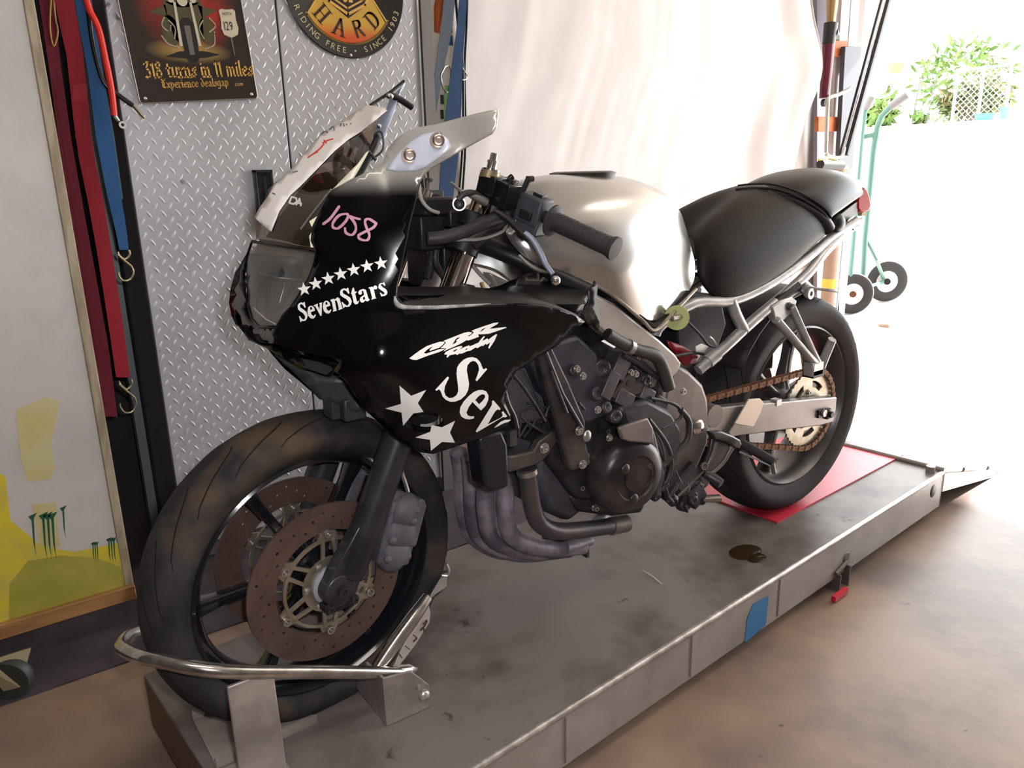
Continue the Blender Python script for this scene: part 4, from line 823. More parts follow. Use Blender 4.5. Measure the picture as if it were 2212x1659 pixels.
def wheel(front):
    c = FW if front else RW; Rr = .292 if front else .312; w = .060 if front else .082; bw = .046 if front else .066; rim = .226
    X = S if front else (lambda p: V(p)); n = 96
    def L(m): return m.map(X)
    rub = m_rub if front else m_rub2; rm = m_rim if front else m_rim2
    wo = obj('front_rim' if front else 'rear_rim', L(M().lathe([(rim + .001, -bw - .002), (rim - .004, -bw - .005), (rim - .008, -bw + .001), (rim - .014, -bw + .010), (rim - .022, -bw*.45), (rim - .024, 0), (rim - .022, bw*.45), (rim - .014, bw - .010), (rim - .008, bw - .001), (rim - .004, bw + .005), (rim + .001, bw + .002), (rim - .006, bw - .02), (rim - .012, 0), (rim - .006, -bw + .02)], c, YAX, n, closed=True)), rm, bike)
    obj('tyre', L(M().lathe(tyre_prof(Rr, w, rim, bw), c, YAX, n, closed=True)), rub, wo, smooth=60, label='worn front tyre' if front else 'wide rear tyre')
    # tread grooves: dark ribbons following the crown
    g = M(); N = 20
    for i in range(N):
        for sg_ in (-1, 1):
            a0 = 2*math.pi*(i + (.5 if sg_ > 0 else 0))/N; row = []
            for k in range(13):
                f = k/12; t = sg_*(.12 + .80*f); a = a0 + .42*f**1.6 - .05; rr = tyre_r(Rr, w, t) + .0006
                wd = .0022*(1 - .6*abs(f - .5)); e = []
                for s_ in (-1, 1):
                    aa = a + s_*wd/Rr*1.2; tt = t - s_*wd/w*.5
                    e.append(c + V((rr*math.cos(aa), -tt*w, rr*math.sin(aa))))
                row.append(e)
            g.grid(row)
    obj('tread_grooves', L(g), mat('groove_black', (.004, .004, .004), rough=.9), wo, smooth=True, kind='stuff', fix=False)
    obj('hub', L(M().lathe([(.020, -.07), (.034, -.06), (.034, -.03), (.045, -.02), (.045, .02), (.034, .03), (.034, .06), (.020, .07)], c, YAX, 28)), rm, wo)
    for k in range(6 if front else 6):
        a = R(60*k if front else 60*k + 18); d = V((math.cos(a), 0, math.sin(a))); tv = V((-math.sin(a), 0, math.cos(a))); ww = .020 if front else .024
        m = M(); rows = []
        for r_, wd, dp in ((.030, ww*1.25, .055), (.06, ww*1.0, .040), (.12, ww*.85, .030), (.17, ww*.9, .032), (.208, ww*1.25, .045)):
            q = c + r_*d; rows.append([q + tv*wd/2*a_ + V((0, dp/2*b_, 0)) for a_, b_ in ((-1, -.7), (-.6, -1), (.6, -1), (1, -.7), (1, .7), (.6, 1), (-.6, 1), (-1, .7))])
        obj('spoke', L(m.grid(rows, cu=True)), rm, wo, smooth=50)
    return wo
fwh = wheel(True)
rwh = wheel(False)
def disc(y, c, X, Ro, Ri, side, par):
    ax = YAX*side
    m = M()
    # perforated rotor ring
    hol = []; ol = [(Ro*math.cos(2*math.pi*k/72), Ro*math.sin(2*math.pi*k/72)) for k in range(72)]
    inn = [(Ri*math.cos(2*math.pi*k/54), Ri*math.sin(2*math.pi*k/54)) for k in range(54)]
    hol = [inn]
    for k in range(40):
        r_ = Ri + (Ro - Ri)*(.24, .48, .72, .5)[k % 4]; a = 2*math.pi*k/40
        hol.append([(r_*math.cos(a) + .0032*math.cos(b), r_*math.sin(a) + .0032*math.sin(b)) for b in [math.pi/3*j for j in range(6)]])
    f0 = fill(ol, .02, lambda u, v: c + V((u, y - side*0.0, v)), hol)
    n0 = len(f0.v); m.add(f0.v, f0.f); m.add([V(q) + V((0, .005, 0)) for q in f0.v], [t[::-1] for t in f0.f])
    for ring in [ol] + hol:
        k = len(ring); m.add([c + V((u, y, v)) for u, v in ring] + [c + V((u, y + .005, v)) for u, v in ring], [(i, (i + 1) % k, k + (i + 1) % k, k + i) for i in range(k)])
    d = obj('brake_disc', m.map(X), m_rust, par, smooth=30, label='rusty drilled brake disc')
    return d
def carrier(y, c, X, Ri, par, off):
    m = M(); y2 = y - off
    th = .005
    m.lathe([(.036, -th/2), (.052, -th/2), (.052, th/2), (.036, th/2)], c + V((0, y2, 0)), YAX, 36, closed=True)
    m.lathe([(.080, -th/2), (.0855, -th/2), (.0855, th/2), (.080, th/2)], c + V((0, y, 0)), YAX, 60, closed=True)
    for k in range(6):
        a = R(60*k + 27); d = V((math.cos(a), 0, math.sin(a))); tv = V((-math.sin(a), 0, math.cos(a)))
        for s_ in (-1, 1):
            m.bar(c + d*.046 + tv*s_*.013 + V((0, y2, 0)), c + d*.084 + tv*s_*.0095 + V((0, y, 0)), .0065, th, up=(0, 1, 0))
        m.plate([c + d*.078 + tv*.020 + V((0, y, 0)), c + d*(Ri + .002) + tv*.013 + V((0, y, 0)), c + d*(Ri + .002) - tv*.013 + V((0, y, 0)), c + d*.078 - tv*.020 + V((0, y, 0))], (0, th, 0))
    o = obj('disc_carrier', m.map(X), m_carr, par, smooth=30)
    b = M()
    for k in range(6):
        a = R(60*k + 27); d = V((math.cos(a), 0, math.sin(a)))
        b.lathe([(.0048, .006), (.0075, .006), (.0075, 0), (.0048, 0)], c + d*.094 + V((0, y - .001, 0)), YAX, 14, closed=True)
        a = R(60*k - 3); d = V((math.cos(a), 0, math.sin(a))); b.lathe([(.007, 0), (.0065, .003), (.003, .005), (0, .005)], c + d*.044 + V((0, y2 - .002, 0)), YAX, 12)
    return obj('disc_button', b.map(X), m_bolt, par)
for y, sd, off in ((-.072, 1, .006), (.067, -1, -.006)):
    dd = disc(y, FW, S, .148, .098, sd, fwh); carrier(y, FW, S, .098, fwh, off)
obj('hub_seal', M().lathe([(.036, 0), (.036, .008), (.029, .012), (.024, .012), (.024, .006)], FW + V((0, -.078, 0)), YAX, 28).map(S), mat('seal_grey', (.30, .30, .34), rough=.5), fwh)
# ------------------------------------------------------------------ front fork
fo = V((.028, 0, 0)); B0 = V((.033, 0, .300)); B1 = V((.333, 0, .905)); fd = unit(B1 - B0)
for sy in (-1, 1):
    y = .098*sy; p = lambda t: B0 + fd*t + V((0, y, 0))
    lo = M().tube([p(-.015), p(.02), p(.10), p(.22), p(.30), p(.375)], [.024, .027, .028, .028, .029, .030], 22)
    ax = FW + V((0, y, 0))
    lo.plate([ax + V((-.026, -.014, -.014)), ax + V((.0, -.014, -.034)), ax + V((.026, -.014, -.030)), ax + V((.040, -.014, .0)), p(.10) + V((.014, -.014, 0)), p(.10) + V((-.026, -.014, 0)), ax + V((-.022, -.014, .02))], (0, .028, 0))
    lo.lathe([(.030, -.018), (.030, .018)], ax, YAX, 24)
    fk = obj('fork_leg', lo.map(S), mat('fork_black', (.014, .014, .018), rough=.32, col2=(.03, .03, .036), scale=14), bike, bevel=.003)
    obj('fork_clamp', M().box(ax + V((.004, 0, -.030)), (.062, .030, .016)).map(S), m_sat, fk, bevel=.003)
    b = M()
    for dx in (-.022, .024): b.bolt(ax + V((dx, -.016, -.024)), YAX, .007, .008, 12)
    b.bolt(ax + V((0.004, -.018, 0)), YAX, .010, .006, 12)
    obj('axle_bolt', b.map(S), mat('axle_dark', (.05, .045, .05), metal=.6, rough=.4), fk)
    obj('fork_tube', M().tube([p(.37), p(.70)], .0205, 24).map(S), m_stan, fk, label='bare chrome fork tube')
    obj('dust_seal', M().lathe([(.031, 0), (.031, .012), (.024, .02), (.021, .022)], p(.372), fd, 24).map(S), m_hose, fk)
    # caliper
    rr = M(); cc = P(855, 1145, -.085) if sy < 0 else P(855, 1145, -.085)*V((1, -1, 1))
    ca = M()
    ax1 = unit(V((.35, 0, .94))); ax3 = V((0, sy, 0)); ax2 = np.cross(ax3, ax1)
    for t_, s_ in ((-.040, .9), (.0, 1.0), (.040, .92)): ca.ell(cc + ax1*t_ + V((0, .010*sy, 0)), (.036*s_, .026, .036), (ax2, ax3, ax1), 14, 8)
    ca.box(cc + ax2*0, (.068, .044, .120), (ax2, ax3, ax1)); ca.box(cc - V((.035, 0, -.02)), (.06, .018, .045), (ax2, ax3, ax1))
    ca.box(cc + V((.028, 0, .01)), (.03, .05, .085), (ax2, ax3, ax1)); ca.box(cc + V((.0, 0, .066)), (.03, .03, .03), (ax2, ax3, ax1))
    cal = obj('brake_caliper', ca, mat('caliper_grey', (.075, .07, .085), rough=.6, col2=(.11, .10, .115), scale=22, bump=.4, bscale=140), bike, bevel=.006, smooth=50, label='dusty grey brake caliper')
    b = M()
    for t_ in (-.045, -.01, .028, .05): b.ell(cc + ax1*t_ + ax2*(.02 if t_ < 0 else -.012) + V((0, .030*sy, 0)), (.008, .006, .008), n=10, m=6); 
    for t_ in (-.05, .05): b.lathe([(.010, 0), (.010, .012), (.006, .014), (0, .014)], cc + ax1*t_ + V((.025, .01*sy, 0)), (0, sy, 0), 12)
    obj('caliper_bolt', b, mat('caliper_grey', (.1, .1, .1)), cal)
    if sy < 0:
        obj('brake_hose', M().tube([P(870, 965, -.08), P(866, 1010, -.075), P(880, 1060, -.075), P(888, 1105, -.075), P(892, 1130, -.078)], .0042, 8, sm=5), m_bolt, bike)
obj('axle', M().tube([FW + V((0, -.11, 0)), FW + V((0, .11, 0))], .011, 14).map(S), m_bolt, bike)
# yokes and bars
p = lambda t, y: B0 + fd*t + V((0, y, 0))
up_ = M()
for t_ in (.645, ): 
    up_.box(p(t_, 0), (.05, .16, .022), (V((math.cos(R(26)), 0, -math.sin(R(26)))), V((0, 1, 0)), fd))
    for sy in (-1, 1): up_.lathe([(.031, -.013), (.031, .013)], p(t_, .098*sy), fd, 24)
obj('top_yoke', up_, m_sat, bike, bevel=.003)
lo_ = M().box(p(.43, 0), (.06, .16, .034), (V((math.cos(R(26)), 0, -math.sin(R(26)))), V((0, 1, 0)), fd))
for sy in (-1, 1): lo_.lathe([(.032, -.02), (.032, .02)], p(.43, .098*sy), fd, 24)
obj('lower_yoke', lo_, m_sat, bike, bevel=.004)
obj('steering_head', M().tube([p(.44, 0) + V((.045, 0, 0)), p(.62, 0) + V((.045, 0, 0))], .032, 20), m_alu2, bike)
obj('ignition_ring', M().lathe([(.0095, 0), (.0115, 0), (.0115, .004), (.0095, .004)], P(992, 441, -.125), (-.5, -.8, .1), 22, closed=True), m_bolt, bike)
obj('ring_core', M().lathe([(.0094, -.01), (.0094, .001), (.005, .003), (0, .003)], P(992, 441, -.125), (-.5, -.8, .1), 18), m_sat, bike)
for sy in (-1, 1):
    F_ = (lambda q: V(q)) if sy < 0 else (lambda q: V(q)*V((1, -1, 1)))
    Z = lambda m: m.map(F_)
    bar0, bar1 = P(1115, 440, -.135), P(1330, 538, -.325)
    bd_ = unit(bar1 - bar0); Lb = np.linalg.norm(bar1 - bar0)
    hb = obj('handlebar', Z(M().tube([bar0, bar1], .011, 16)), m_sat, bike)
    cl = M().lathe([(.030, -.018), (.030, .018)], p(.605, -.098), fd, 22); cl.tube([p(.605, -.115), bar0, bar0 + bd_*.03], [.018, .016, .013], 14)
    obj('clip_on_clamp', Z(cl), m_sat, hb)
    g0 = P(1196, 473, -.205); 
    g0 = bar0 + bd_*np.dot(g0 - bar0, bd_); gL = np.linalg.norm(bar1 - g0)
    pr = [(.020, 0), (.0275, .001), (.0275, .005), (.018, .009)]
    for k in range(14):
        h = .010 + (gL - .02)*k/14; pr += [(.0168, h), (.0168, h + (gL - .02)/14*.55), (.0160, h + (gL - .02)/14*.6), (.0160, h + (gL - .02)/14*.97)]
    pr += [(.0175, gL - .010), (.020, gL - .006), (.020, gL), (.010, gL + .001)]
    gr_ = obj('grip', Z(M().lathe(pr, g0, bd_, 24)), mat('grip_black', (.030, .026, .028), rough=.6), hb)
    obj('grip_torn_end', Z(M().lathe([(.0165, 0), (.0185, -.006), (.0172, -.014), (.016, -.02)], g0 + bd_*gL, bd_, 20)), mat('grip_black', (.03, .026, .028)), gr_)
    s_, n_ = frame_of(bd_, (0, 0, 1))
    sw_c = bar0 + bd_*(np.dot(g0 - bar0, bd_) - .040)
    sw = M().box(sw_c + V((0, 0, .004)), (.052, .040, .050), (bd_, s_, n_)); sw.box(sw_c - n_*.022 + bd_*.003, (.046, .036, .030), (bd_, s_, n_))
    so = obj('switch_housing', Z(sw), mat('switch_grey', (.045, .047, .058), rough=.5, bump=.05), hb, bevel=.004)
    obj('switch_button', Z(M().box(sw_c + n_*.031 + bd_*.004, (.020, .016, .006), (bd_, s_, n_)).box(sw_c + s_*.022 - n_*.005, (.024, .008, .014), (bd_, s_, n_))), m_bk, so, bevel=.001)
    obj('screw', Z(M().bolt(sw_c + n_*.010 - s_*.018, -s_, .003, .003, 12)), m_bolt, so)
    ck_ = M().tube([P(1122, 428, -.16), P(1133, 406, -.165), P(1140, 390, -.17), P(1143, 384, -.17)], [.004, .005, .005, .006], 8); ck_.tube([P(1140, 388, -.17), P(1152, 386, -.172)], [.006, .005], 8)
    obj('choke_lever', Z(ck_), m_bk, hb)
    # lever and perch / master cylinder
    pc = M().box(P(1080, 415, -.150), (.060, .036, .044), (bd_, s_, n_)); pc.box(P(1062, 398, -.148), (.036, .034, .034), (bd_, s_, n_)); pc.lathe([(.016, -.016), (.016, .016)], bar0 + bd_*.018, bd_, 16)
    pc.tube([P(1095, 392, -.155), P(1108, 380, -.158)], .006, 8); pc.box(P(1102, 398, -.160), (.024, .016, .020), (bd_, s_, n_))
    po = obj('lever_perch', Z(pc), mat('perch_black', (.008, .008, .009), rough=.15), hb, bevel=.003)
    obj('reservoir_collar', Z(M().tube([P(1056, 388, -.148), P(1060, 372, -.148)], [.018, .017], 20)), mat('collar_gold', (.35, .28, .18), metal=.8, rough=.3), po)
    obj('threaded_stud', Z(M().lathe([(.016, 0), (.016, .003), (.0085, .004), (.0085, .015), (.0095, .015), (.0095, .018), (.0065, .018), (.0065, .030), (.0055, .031), (0, .031)], P(1060, 371, -.148), P(1066, 342, -.148) - P(1060, 371, -.148), 20)), m_chrome, po)
    obj('cable_fitting', Z(M().tube([P(1015, 420, -.150), P(1040, 432, -.150), P(1050, 437, -.150)], [.005, .008, .008], 12)), m_bolt, po)
    pv = P(1088, 470, -.175)
    lv = M().tube([P(1070, 455, -.165), P(1095, 472, -.180), P(1122, 498, -.205), P(1136, 512, -.218)], [.007, .009, .0075, .006], 12, sm=4, flat=.75)
    lo2 = obj('lever_root', Z(lv), m_sat, po)
    lv = M().tube([P(1133, 503, -.214), P(1150, 518, -.225), P(1168, 548, -.245), P(1178, 570, -.258), P(1194, 592, -.270)], [.0065, .0072, .0068, .0060, .0058], 14, sm=5, flat=.75)
    obj('lever_blade', Z(lv), mat('lever_grey', (.22, .25, .33), metal=.4, rough=.4), lo2)
    obj('lever_ball', Z(M().ell(P(1200, 606, -.275), (.0085, .0085, .0085), n=16, m=10)), m_chrome, lo2)
# tubes and cables around the head
hz_ = M()
for pts_, r_ in ((((925, 515, -.14), (960, 512, -.15), (1010, 497, -.16), (1050, 480, -.165), (1092, 466, -.16)), .011), (((990, 430, -.15), (1005, 418, -.155), (1025, 418, -.15), (1045, 432, -.15)), .0055), (((930, 520, -.10), (990, 518, -.14), (1040, 516, -.15), (1085, 500, -.14), (1095, 480, -.12)), .003), (((905, 395, -.12), (910, 430, -.13), (928, 452, -.14), (948, 460, -.14)), .003), (((975, 395, .02), (990, 408, -.04), (1002, 418, -.08)), .003), (((930, 460, -.02), (950, 500, -.04), (940, 560, -.05), (960, 600, -.04)), .006), (((1010, 560, -.03), (1035, 590, -.05), (1060, 615, -.07)), .004), (((900, 470, .0), (930, 490, -.02), (935, 540, -.03), (925, 600, -.02)), .008)):
    hz_ = M().tube([P(*q) for q in pts_], r_, 10, sm=5); obj('hose' if r_ > .004 else 'cable', hz_, m_hose if r_ > .004 else mat('cable_grey', (.25, .24, .22), rough=.5), bike)
bx = M()
for (x, y, Y, a, b_, c_) in ((905, 500, -.02, .05, .10, .06), (930, 445, -.06, .06, .06, .03), (960, 560, -.01, .04, .06, .08), (925, 565, .03, .05, .08, .09), (975, 470, -.06, .05, .07, .03)): bx.box(P(x, y, Y), (a, b_, c_))
obj('instrument_cluster', bx, m_sat, bike, bevel=.004, label='dark bracketry and clocks behind the fairing')
# ------------------------------------------------------------------ fairing
YF = TPS([(683, 558, -.125), (616, 675, -.105), (597, 735, -.10), (716, 412, -.135), (690, 470, -.13), (765, 386, -.155), (828, 352, -.17), (866, 292, -.195), (940, 270, -.235), (1075, 236, -.315), (1072, 277, -.315), (1000, 321, -.27), (923, 368, -.225), (900, 403, -.215), (879, 508, -.215), (860, 600, -.215), (857, 655, -.218), (780, 500, -.18), (760, 620, -.185), (700, 640, -.155), (720, 740, -.17), (650, 760, -.12), (800, 800, -.225), (780, 850, -.19), (850, 720, -.232), (950, 700, -.238), (1050, 700, -.235), (1150, 690, -.232), (1270, 700, -.225), (1200, 750, -.225), (960, 800, -.246), (1080, 800, -.238), (900, 880, -.230), (1000, 900, -.232), (1095, 900, -.225), (930, 975, -.20), (840, 920, -.175), (1000, 955, -.21), (1000, 330, -.275), (800, 560, -.192)])
yf = lambda x, y: P(x, y, YF(x, y))
fair_ol = [(716, 412), (740, 399), (765, 386), (800, 368), (828, 352), (833, 335), (840, 320), (852, 304), (866, 292), (885, 282), (907, 274), (940, 269), (980, 258), (1030, 245), (1075, 236), (1076, 250), (1072, 277), (1062, 290), (1050, 296), (1002, 321), (961, 346), (930, 364), (916, 378), (908, 392), (904, 403), (894, 447), (885, 480), (877, 520), (866, 577), (858, 620), (855, 645), (862, 660), (880, 664), (930, 665), (1000, 661), (1060, 656), (1120, 655), (1170, 658), (1210, 668), (1245, 682), (1262, 694), (1240, 712), (1200, 748), (1150, 778), (1115, 800), (1095, 832), (1088, 866), (1100, 892), (1108, 908), (1095, 920), (1040, 943), (980, 965), (935, 979), (905, 975), (885, 965), (840, 930), (790, 885), (765, 850), (745, 815), (722, 800), (735, 782), (716, 770), (690, 768), (655, 760), (625, 750), (600, 742), (594, 722), (597, 705), (610, 680), (640, 650), (668, 602), (680, 570), (684, 545), (672, 520), (675, 490), (690, 460), (700, 440)]
hole = [(895 + 36*math.cos(a) , 905 + 17*math.sin(a)) for a in [2*math.pi*k/20 for k in range(20)]]
hole = [(921 + 36*math.cos(a), 908 + 16*math.sin(a)) for a in [2*math.pi*k/20 for k in range(20)]]
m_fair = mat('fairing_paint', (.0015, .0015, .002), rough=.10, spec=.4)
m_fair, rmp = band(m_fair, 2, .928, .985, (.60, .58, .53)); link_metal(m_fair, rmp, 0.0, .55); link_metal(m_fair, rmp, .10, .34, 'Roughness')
def fairing(side):
    f = (lambda q: q) if side < 0 else (lambda q: q*V((1, -1, 1)))
    ol = fair_ol if side < 0 else [q for q in fair_ol if not (q[0] > 835 and q[1] < 420)]
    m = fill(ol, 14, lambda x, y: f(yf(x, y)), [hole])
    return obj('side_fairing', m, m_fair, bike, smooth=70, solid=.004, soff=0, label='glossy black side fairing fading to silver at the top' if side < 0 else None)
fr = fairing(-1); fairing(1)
# pale grey pad with two cap screws on the mirror arm
pad = [(834, 366), (846, 350), (862, 330), (890, 304), (915, 290), (945, 284), (968, 300), (975, 318), (955, 335), (920, 360), (900, 368), (860, 370)]
yo = lambda d: (lambda x, y: (lambda q: q + unit(CAM - q)*d)(yf(x, y)))
po = obj('mirror_pad', fill(pad, 14, yo(.0028)), mat('pad_silver', (.62, .65, .76), metal=.1, rough=.38), fr, solid=.002, label='pale lilac-grey pad on the mirror arm')
for x, y in ((885, 336), (947, 304)):
    q = yo(.0045)(x, y); dd_ = unit(V((-.45, -.85, .15)))
    obj('cap_screw', M().lathe([(.0125, 0), (.0125, .001), (.009, .001), (.009, .005), (.0075, .006), (.0045, .006), (.0045, .002), (0, .002)], q, dd_, 20), mat('screw_copper', (.40, .32, .27), metal=.9, rough=.25), po)
# inner face of the mirror arm and ledge round the opening
def ribbon(px, wv, mt, name, par, thick=.003, lab=None):
    rows = [[yf(x, y), yf(x, y) + V(w_)] for (x, y), w_ in zip(px, wv)]
    return obj(name, M().grid(rows), mt, par, solid=thick, smooth=60, label=lab)
inn = [(908, 392), (904, 403), (894, 447), (885, 480), (877, 520), (866, 577), (858, 620), (855, 645), (862, 660), (880, 664), (930, 665), (1000, 661), (1060, 656), (1120, 655), (1170, 658), (1210, 668), (1250, 684)]
ribbon(inn, [(.02, .035, .004), (.022, .045, .0), (.024, .06, 0), (.026, .07, 0), (.03, .08, 0), (.03, .085, 0), (.03, .085, .005), (.028, .085, .012), (.015, .085, .02), (.012, .085, .022), (.01, .082, .022), (.008, .078, .020), (.005, .072, .018), (0, .066, .016), (0, .06, .016), (0, .05, .016), (0, .04, .012)], mat('inner_panel', (.022, .020, .020), rough=.45, spec=.25), 'fairing_return', fr)
sc_ = [(852, 640), (856, 654), (864, 661), (882, 664), (940, 664), (1010, 660), (1060, 656)]
obj('scuffed_edge', M().tube([yo(.001)(*q) for q in sc_], [.0015, .004, .0042, .0035, .0032, .0025, .001], 8, sm=5), mat('scuff_white', (.45, .44, .44), rough=.5, col2=(.2, .2, .2), scale=60), fr, label='scraped pale edge along the opening')
# ragged broken end
rag = [(1262, 694), (1245, 680), (1262, 668), (1272, 648), (1268, 630), (1280, 616), (1284, 606), (1290, 618), (1288, 640), (1292, 665), (1296, 690), (1292, 712), (1282, 700), (1270, 702)]
obj('broken_tab', fill(rag, 12, lambda x, y: P(x, y, -.215)), mat('broken_plastic', (.006, .005, .005), rough=.4, spec=.3, col2=(.07, .06, .055), scale=40, lo=.56, hi=.7, bump=.5), fr, solid=.003)
up2 = [(1100, 655), (1160, 640), (1200, 612), (1240, 612), (1286, 612), (1278, 640), (1255, 672), (1210, 668)]
obj('upper_tab', fill([(862, 640), (930, 640), (1010, 636), (1080, 618), (1140, 590), (1210, 592), (1285, 614), (1268, 650), (1250, 682), (1210, 668), (1170, 657), (1120, 654), (1060, 655), (1000, 660), (930, 664), (880, 663)], 14, lambda x, y: P(x, y, -.150 - .065*max(0, min(1, (y - 606)/50)))), mat('shelf_black', (.003, .003, .003), rough=.22, spec=.22), fr, solid=.003, label='black inner shelf of the fairing')
obj('air_duct_sill', M().box(P(950, 635, -.12), (.13, .03, .02)), m_sat, bike, bevel=.003)
obj('duct_clip', M().tube([P(1040, 610, -.145), P(1045, 625, -.15), P(1046, 636, -.155)], .004, 8), mat('brass', (.55, .42, .18)), fr)
obj('vent_mesh', fill([(q[0], q[1]) for q in hole], 14, lambda x, y: yf(x, y) + V((.004, .02, 0))), m_eng, fr, label='dark recessed oval vent')
# lower duct lips and dark inner panels under the nose
m_inp = mat('inner_plastic', (.028, .030, .032), rough=.42)
obj('duct_bar', M().plate([P(578, 750, .02), P(590, 762, .02), P(640, 790, -.05), P(705, 812, -.13), P(722, 798, -.14), P(650, 770, -.06), P(600, 748, .0)], (.0, .01, .004)), m_inp, bike, bevel=.002)
obj('inner_fender', fill([(592, 766), (640, 790), (700, 806), (740, 815), (765, 850), (790, 885), (770, 890), (735, 872), (690, 862), (668, 838), (630, 800)], 20, lambda x, y: P(x, y, -.02 - .09*(x - 592)/190)), m_inp, bike, solid=.003)
obj('fork_shroud', M().box(P(735, 868, -.06), (.05, .04, .05)).box(P(760, 880, -.085), (.04, .03, .04)), m_inp, bike, bevel=.004)
obj('under_nose_panel', fill([(512, 700), (545, 715), (562, 738), (597, 742), (640, 765), (700, 775), (735, 790), (715, 812), (650, 795), (600, 768), (578, 752), (540, 735)], 18, lambda x, y: P(x, y, .06 - .20*max(0, (x - 530)/200))), m_blk, bike, solid=.004)
# ------------------------------------------------------------------ headlight
YH = TPS([(682, 545, -.128), (683, 560, -.127), (640, 650, -.112), (616, 675, -.105), (600, 708, -.095), (560, 708, -.03), (540, 660, .03), (532, 600, .06), (540, 530, .05), (600, 600, -.045), (640, 580, -.09), (580, 545, -.01), (580, 680, -.055), (545, 600, .02)])
yh = lambda x, y: P(x, y, YH(x, y))
lens_ol = [(545, 522), (575, 527), (620, 534), (660, 540), (684, 545), (680, 570), (668, 602), (640, 650), (618, 680), (601, 707), (560, 706), (545, 690), (535, 655), (531, 600), (534, 555)]
m_lens = mat('headlight_lens', (.9, .88, .85), rough=.04, trans=.92, ior=1.45)
hl = obj('headlight_lens', fill(lens_ol, 12, yh), m_lens, bike, smooth=80, label='ribbed clear headlight lens')
m_refl = mat('headlight_reflector', (.42, .34, .28), metal=.7, rough=.25, col2=(.16, .11, .08), scale=9)
obj('reflector', fill([(548, 526), (680, 548), (665, 600), (600, 704), (562, 703), (537, 655), (534, 560)], 14, lambda x, y: yh(x, y) + V((.03, .012, 0))), m_refl, hl, smooth=80)
rb = M()
for k in range(26):
    x0_, x1_ = 556 + k*4.2, 550 + k*3.4
    ys_ = [612 + j*(688 - 612 - max(0, (k - 8))*2.3)/5 for j in range(6)]
    rb.tube([yh(x0_ + (x1_ - x0_)*j/5, ys_[j]) + V((.002, 0.001, 0)) for j in range(6)], .0008, 5)
obj('lens_ribs', rb, mat('rib_clear', (.5, .47, .44), metal=.3, rough=.12), hl, kind='stuff')
obj('lens_ridge', M().tube([yh(560, 590) + V((.001, 0, 0)), yh(600, 600) + V((.001, 0, 0)), yh(650, 605) + V((.001, 0, 0))], .0012, 6).tube([yh(548, 665), yh(575, 690), yh(595, 700)], .0012, 6), mat('rib_clear', (.5, .47, .44)), hl)
nose = [(553, 516), (531, 555), (510, 590), (500, 625), (497, 655), (502, 680), (512, 702), (545, 716), (562, 740), (597, 743), (600, 708), (562, 707), (545, 690), (535, 655), (531, 600), (534, 558), (546, 524)]
YN = TPS([(553, 516, .08), (510, 590, .12), (497, 655, .13), (512, 702, .12), (562, 740, .0), (597, 743, -.095), (600, 708, -.095), (545, 690, .03), (535, 655, .04), (531, 600, .06), (546, 524, .06)])
obj('nose_panel', fill(nose, 12, lambda x, y: P(x, y, YN(x, y))), m_blk, bike, smooth=70, solid=.004, label='black nose panel round the headlight')
obj('headlight_surround', M().tube([yh(*q) for q in lens_ol + [lens_ol[0]]], .0028, 8), m_blk, bike)
nb = M().tube([P(575, 735, -.02), P(560, 680, .0), P(560, 600, .03), P(575, 545, .03)], .02, 10); obj('nose_frame', M().box(P(640, 640, .02), (.10, .18, .14)), m_inp, bike, bevel=.02)
# ------------------------------------------------------------------ windscreen
YS = TPS([(554, 517, .03), (600, 528, -.04), (682, 541, -.128), (690, 490, -.13), (706, 430, -.135), (716, 409, -.138), (745, 385, -.142), (770, 360, -.14), (790, 330, -.135), (803, 300, -.125), (808, 262, -.11), (836, 238, -.10), (795, 228, .04), (730, 268, .05), (668, 318, .05), (591, 400, .05), (560, 452, .05), (620, 470, -.04), (660, 400, -.04), (720, 330, -.045), (640, 520, -.085), (780, 262, -.02)])
yS = lambda x, y: P(x, y, YS(x, y))
scr = [(553, 516), (552, 490), (560, 452), (576, 428), (591, 400), (632, 362), (668, 318), (705, 283), (730, 268), (777, 236), (795, 229), (828, 234), (835, 240), (812, 262), (806, 300), (793, 330), (772, 358), (748, 384), (716, 409), (700, 440), (684, 470), (672, 505), (684, 545), (660, 539), (620, 533), (575, 526)]
m_scr = mat('smoked_screen', (.07, .045, .03), rough=.05, trans=.72, ior=1.35, coat=.2)
wsn = obj('windscreen', fill(scr, 14, yS), m_scr, bike, smooth=80, label='smoked brown windscreen')
obj('windscreen_far_half', fill([(625, 530), (682, 543), (672, 505), (684, 470), (700, 440), (716, 409), (748, 384), (772, 358), (793, 330), (806, 300), (812, 264), (785, 275), (730, 335), (680, 400), (640, 470)], 18, lambda x, y: yS(x, y)*V((1, -1, 1)) + V((.02, 0, -.004))), m_scr, bike, smooth=80)
obj('dash_panel', fill([(562, 512), (640, 528), (684, 540), (676, 500), (700, 440), (722, 405), (690, 380), (660, 385), (620, 430), (585, 475)], 18, lambda x, y: yS(x, y) + V((.035, .02, -.01))), mat('dash_brown', (.020, .013, .008), rough=.5), bike, smooth=70, solid=.002)
so = lambda d: (lambda x, y: (lambda q: q + unit(CAM - q)*d)(yS(x, y)))
mt_ = M()
for st_ in ([(630, 425), (625, 437)], [(630, 425), (640, 428), (641, 436), (634, 441), (625, 438)], [(647, 429), (640, 442)], [(647, 429), (650, 444)], [(642, 438), (651, 440)]):
    for h in pen(st_, 3, 3, 0, False): mt_.add([so(.001)(*q) for q in h], [tuple(range(len(h)))])
obj('screen_lettering', mt_, mat('decal_white', (.85, .83, .80), rough=.4), wsn, smooth=False)
obj('screen_edge_strip', M().tube([yS(*q) for q in ((716, 409), (700, 430), (672, 465), (650, 495))], .0018, 6), m_bolt, wsn)
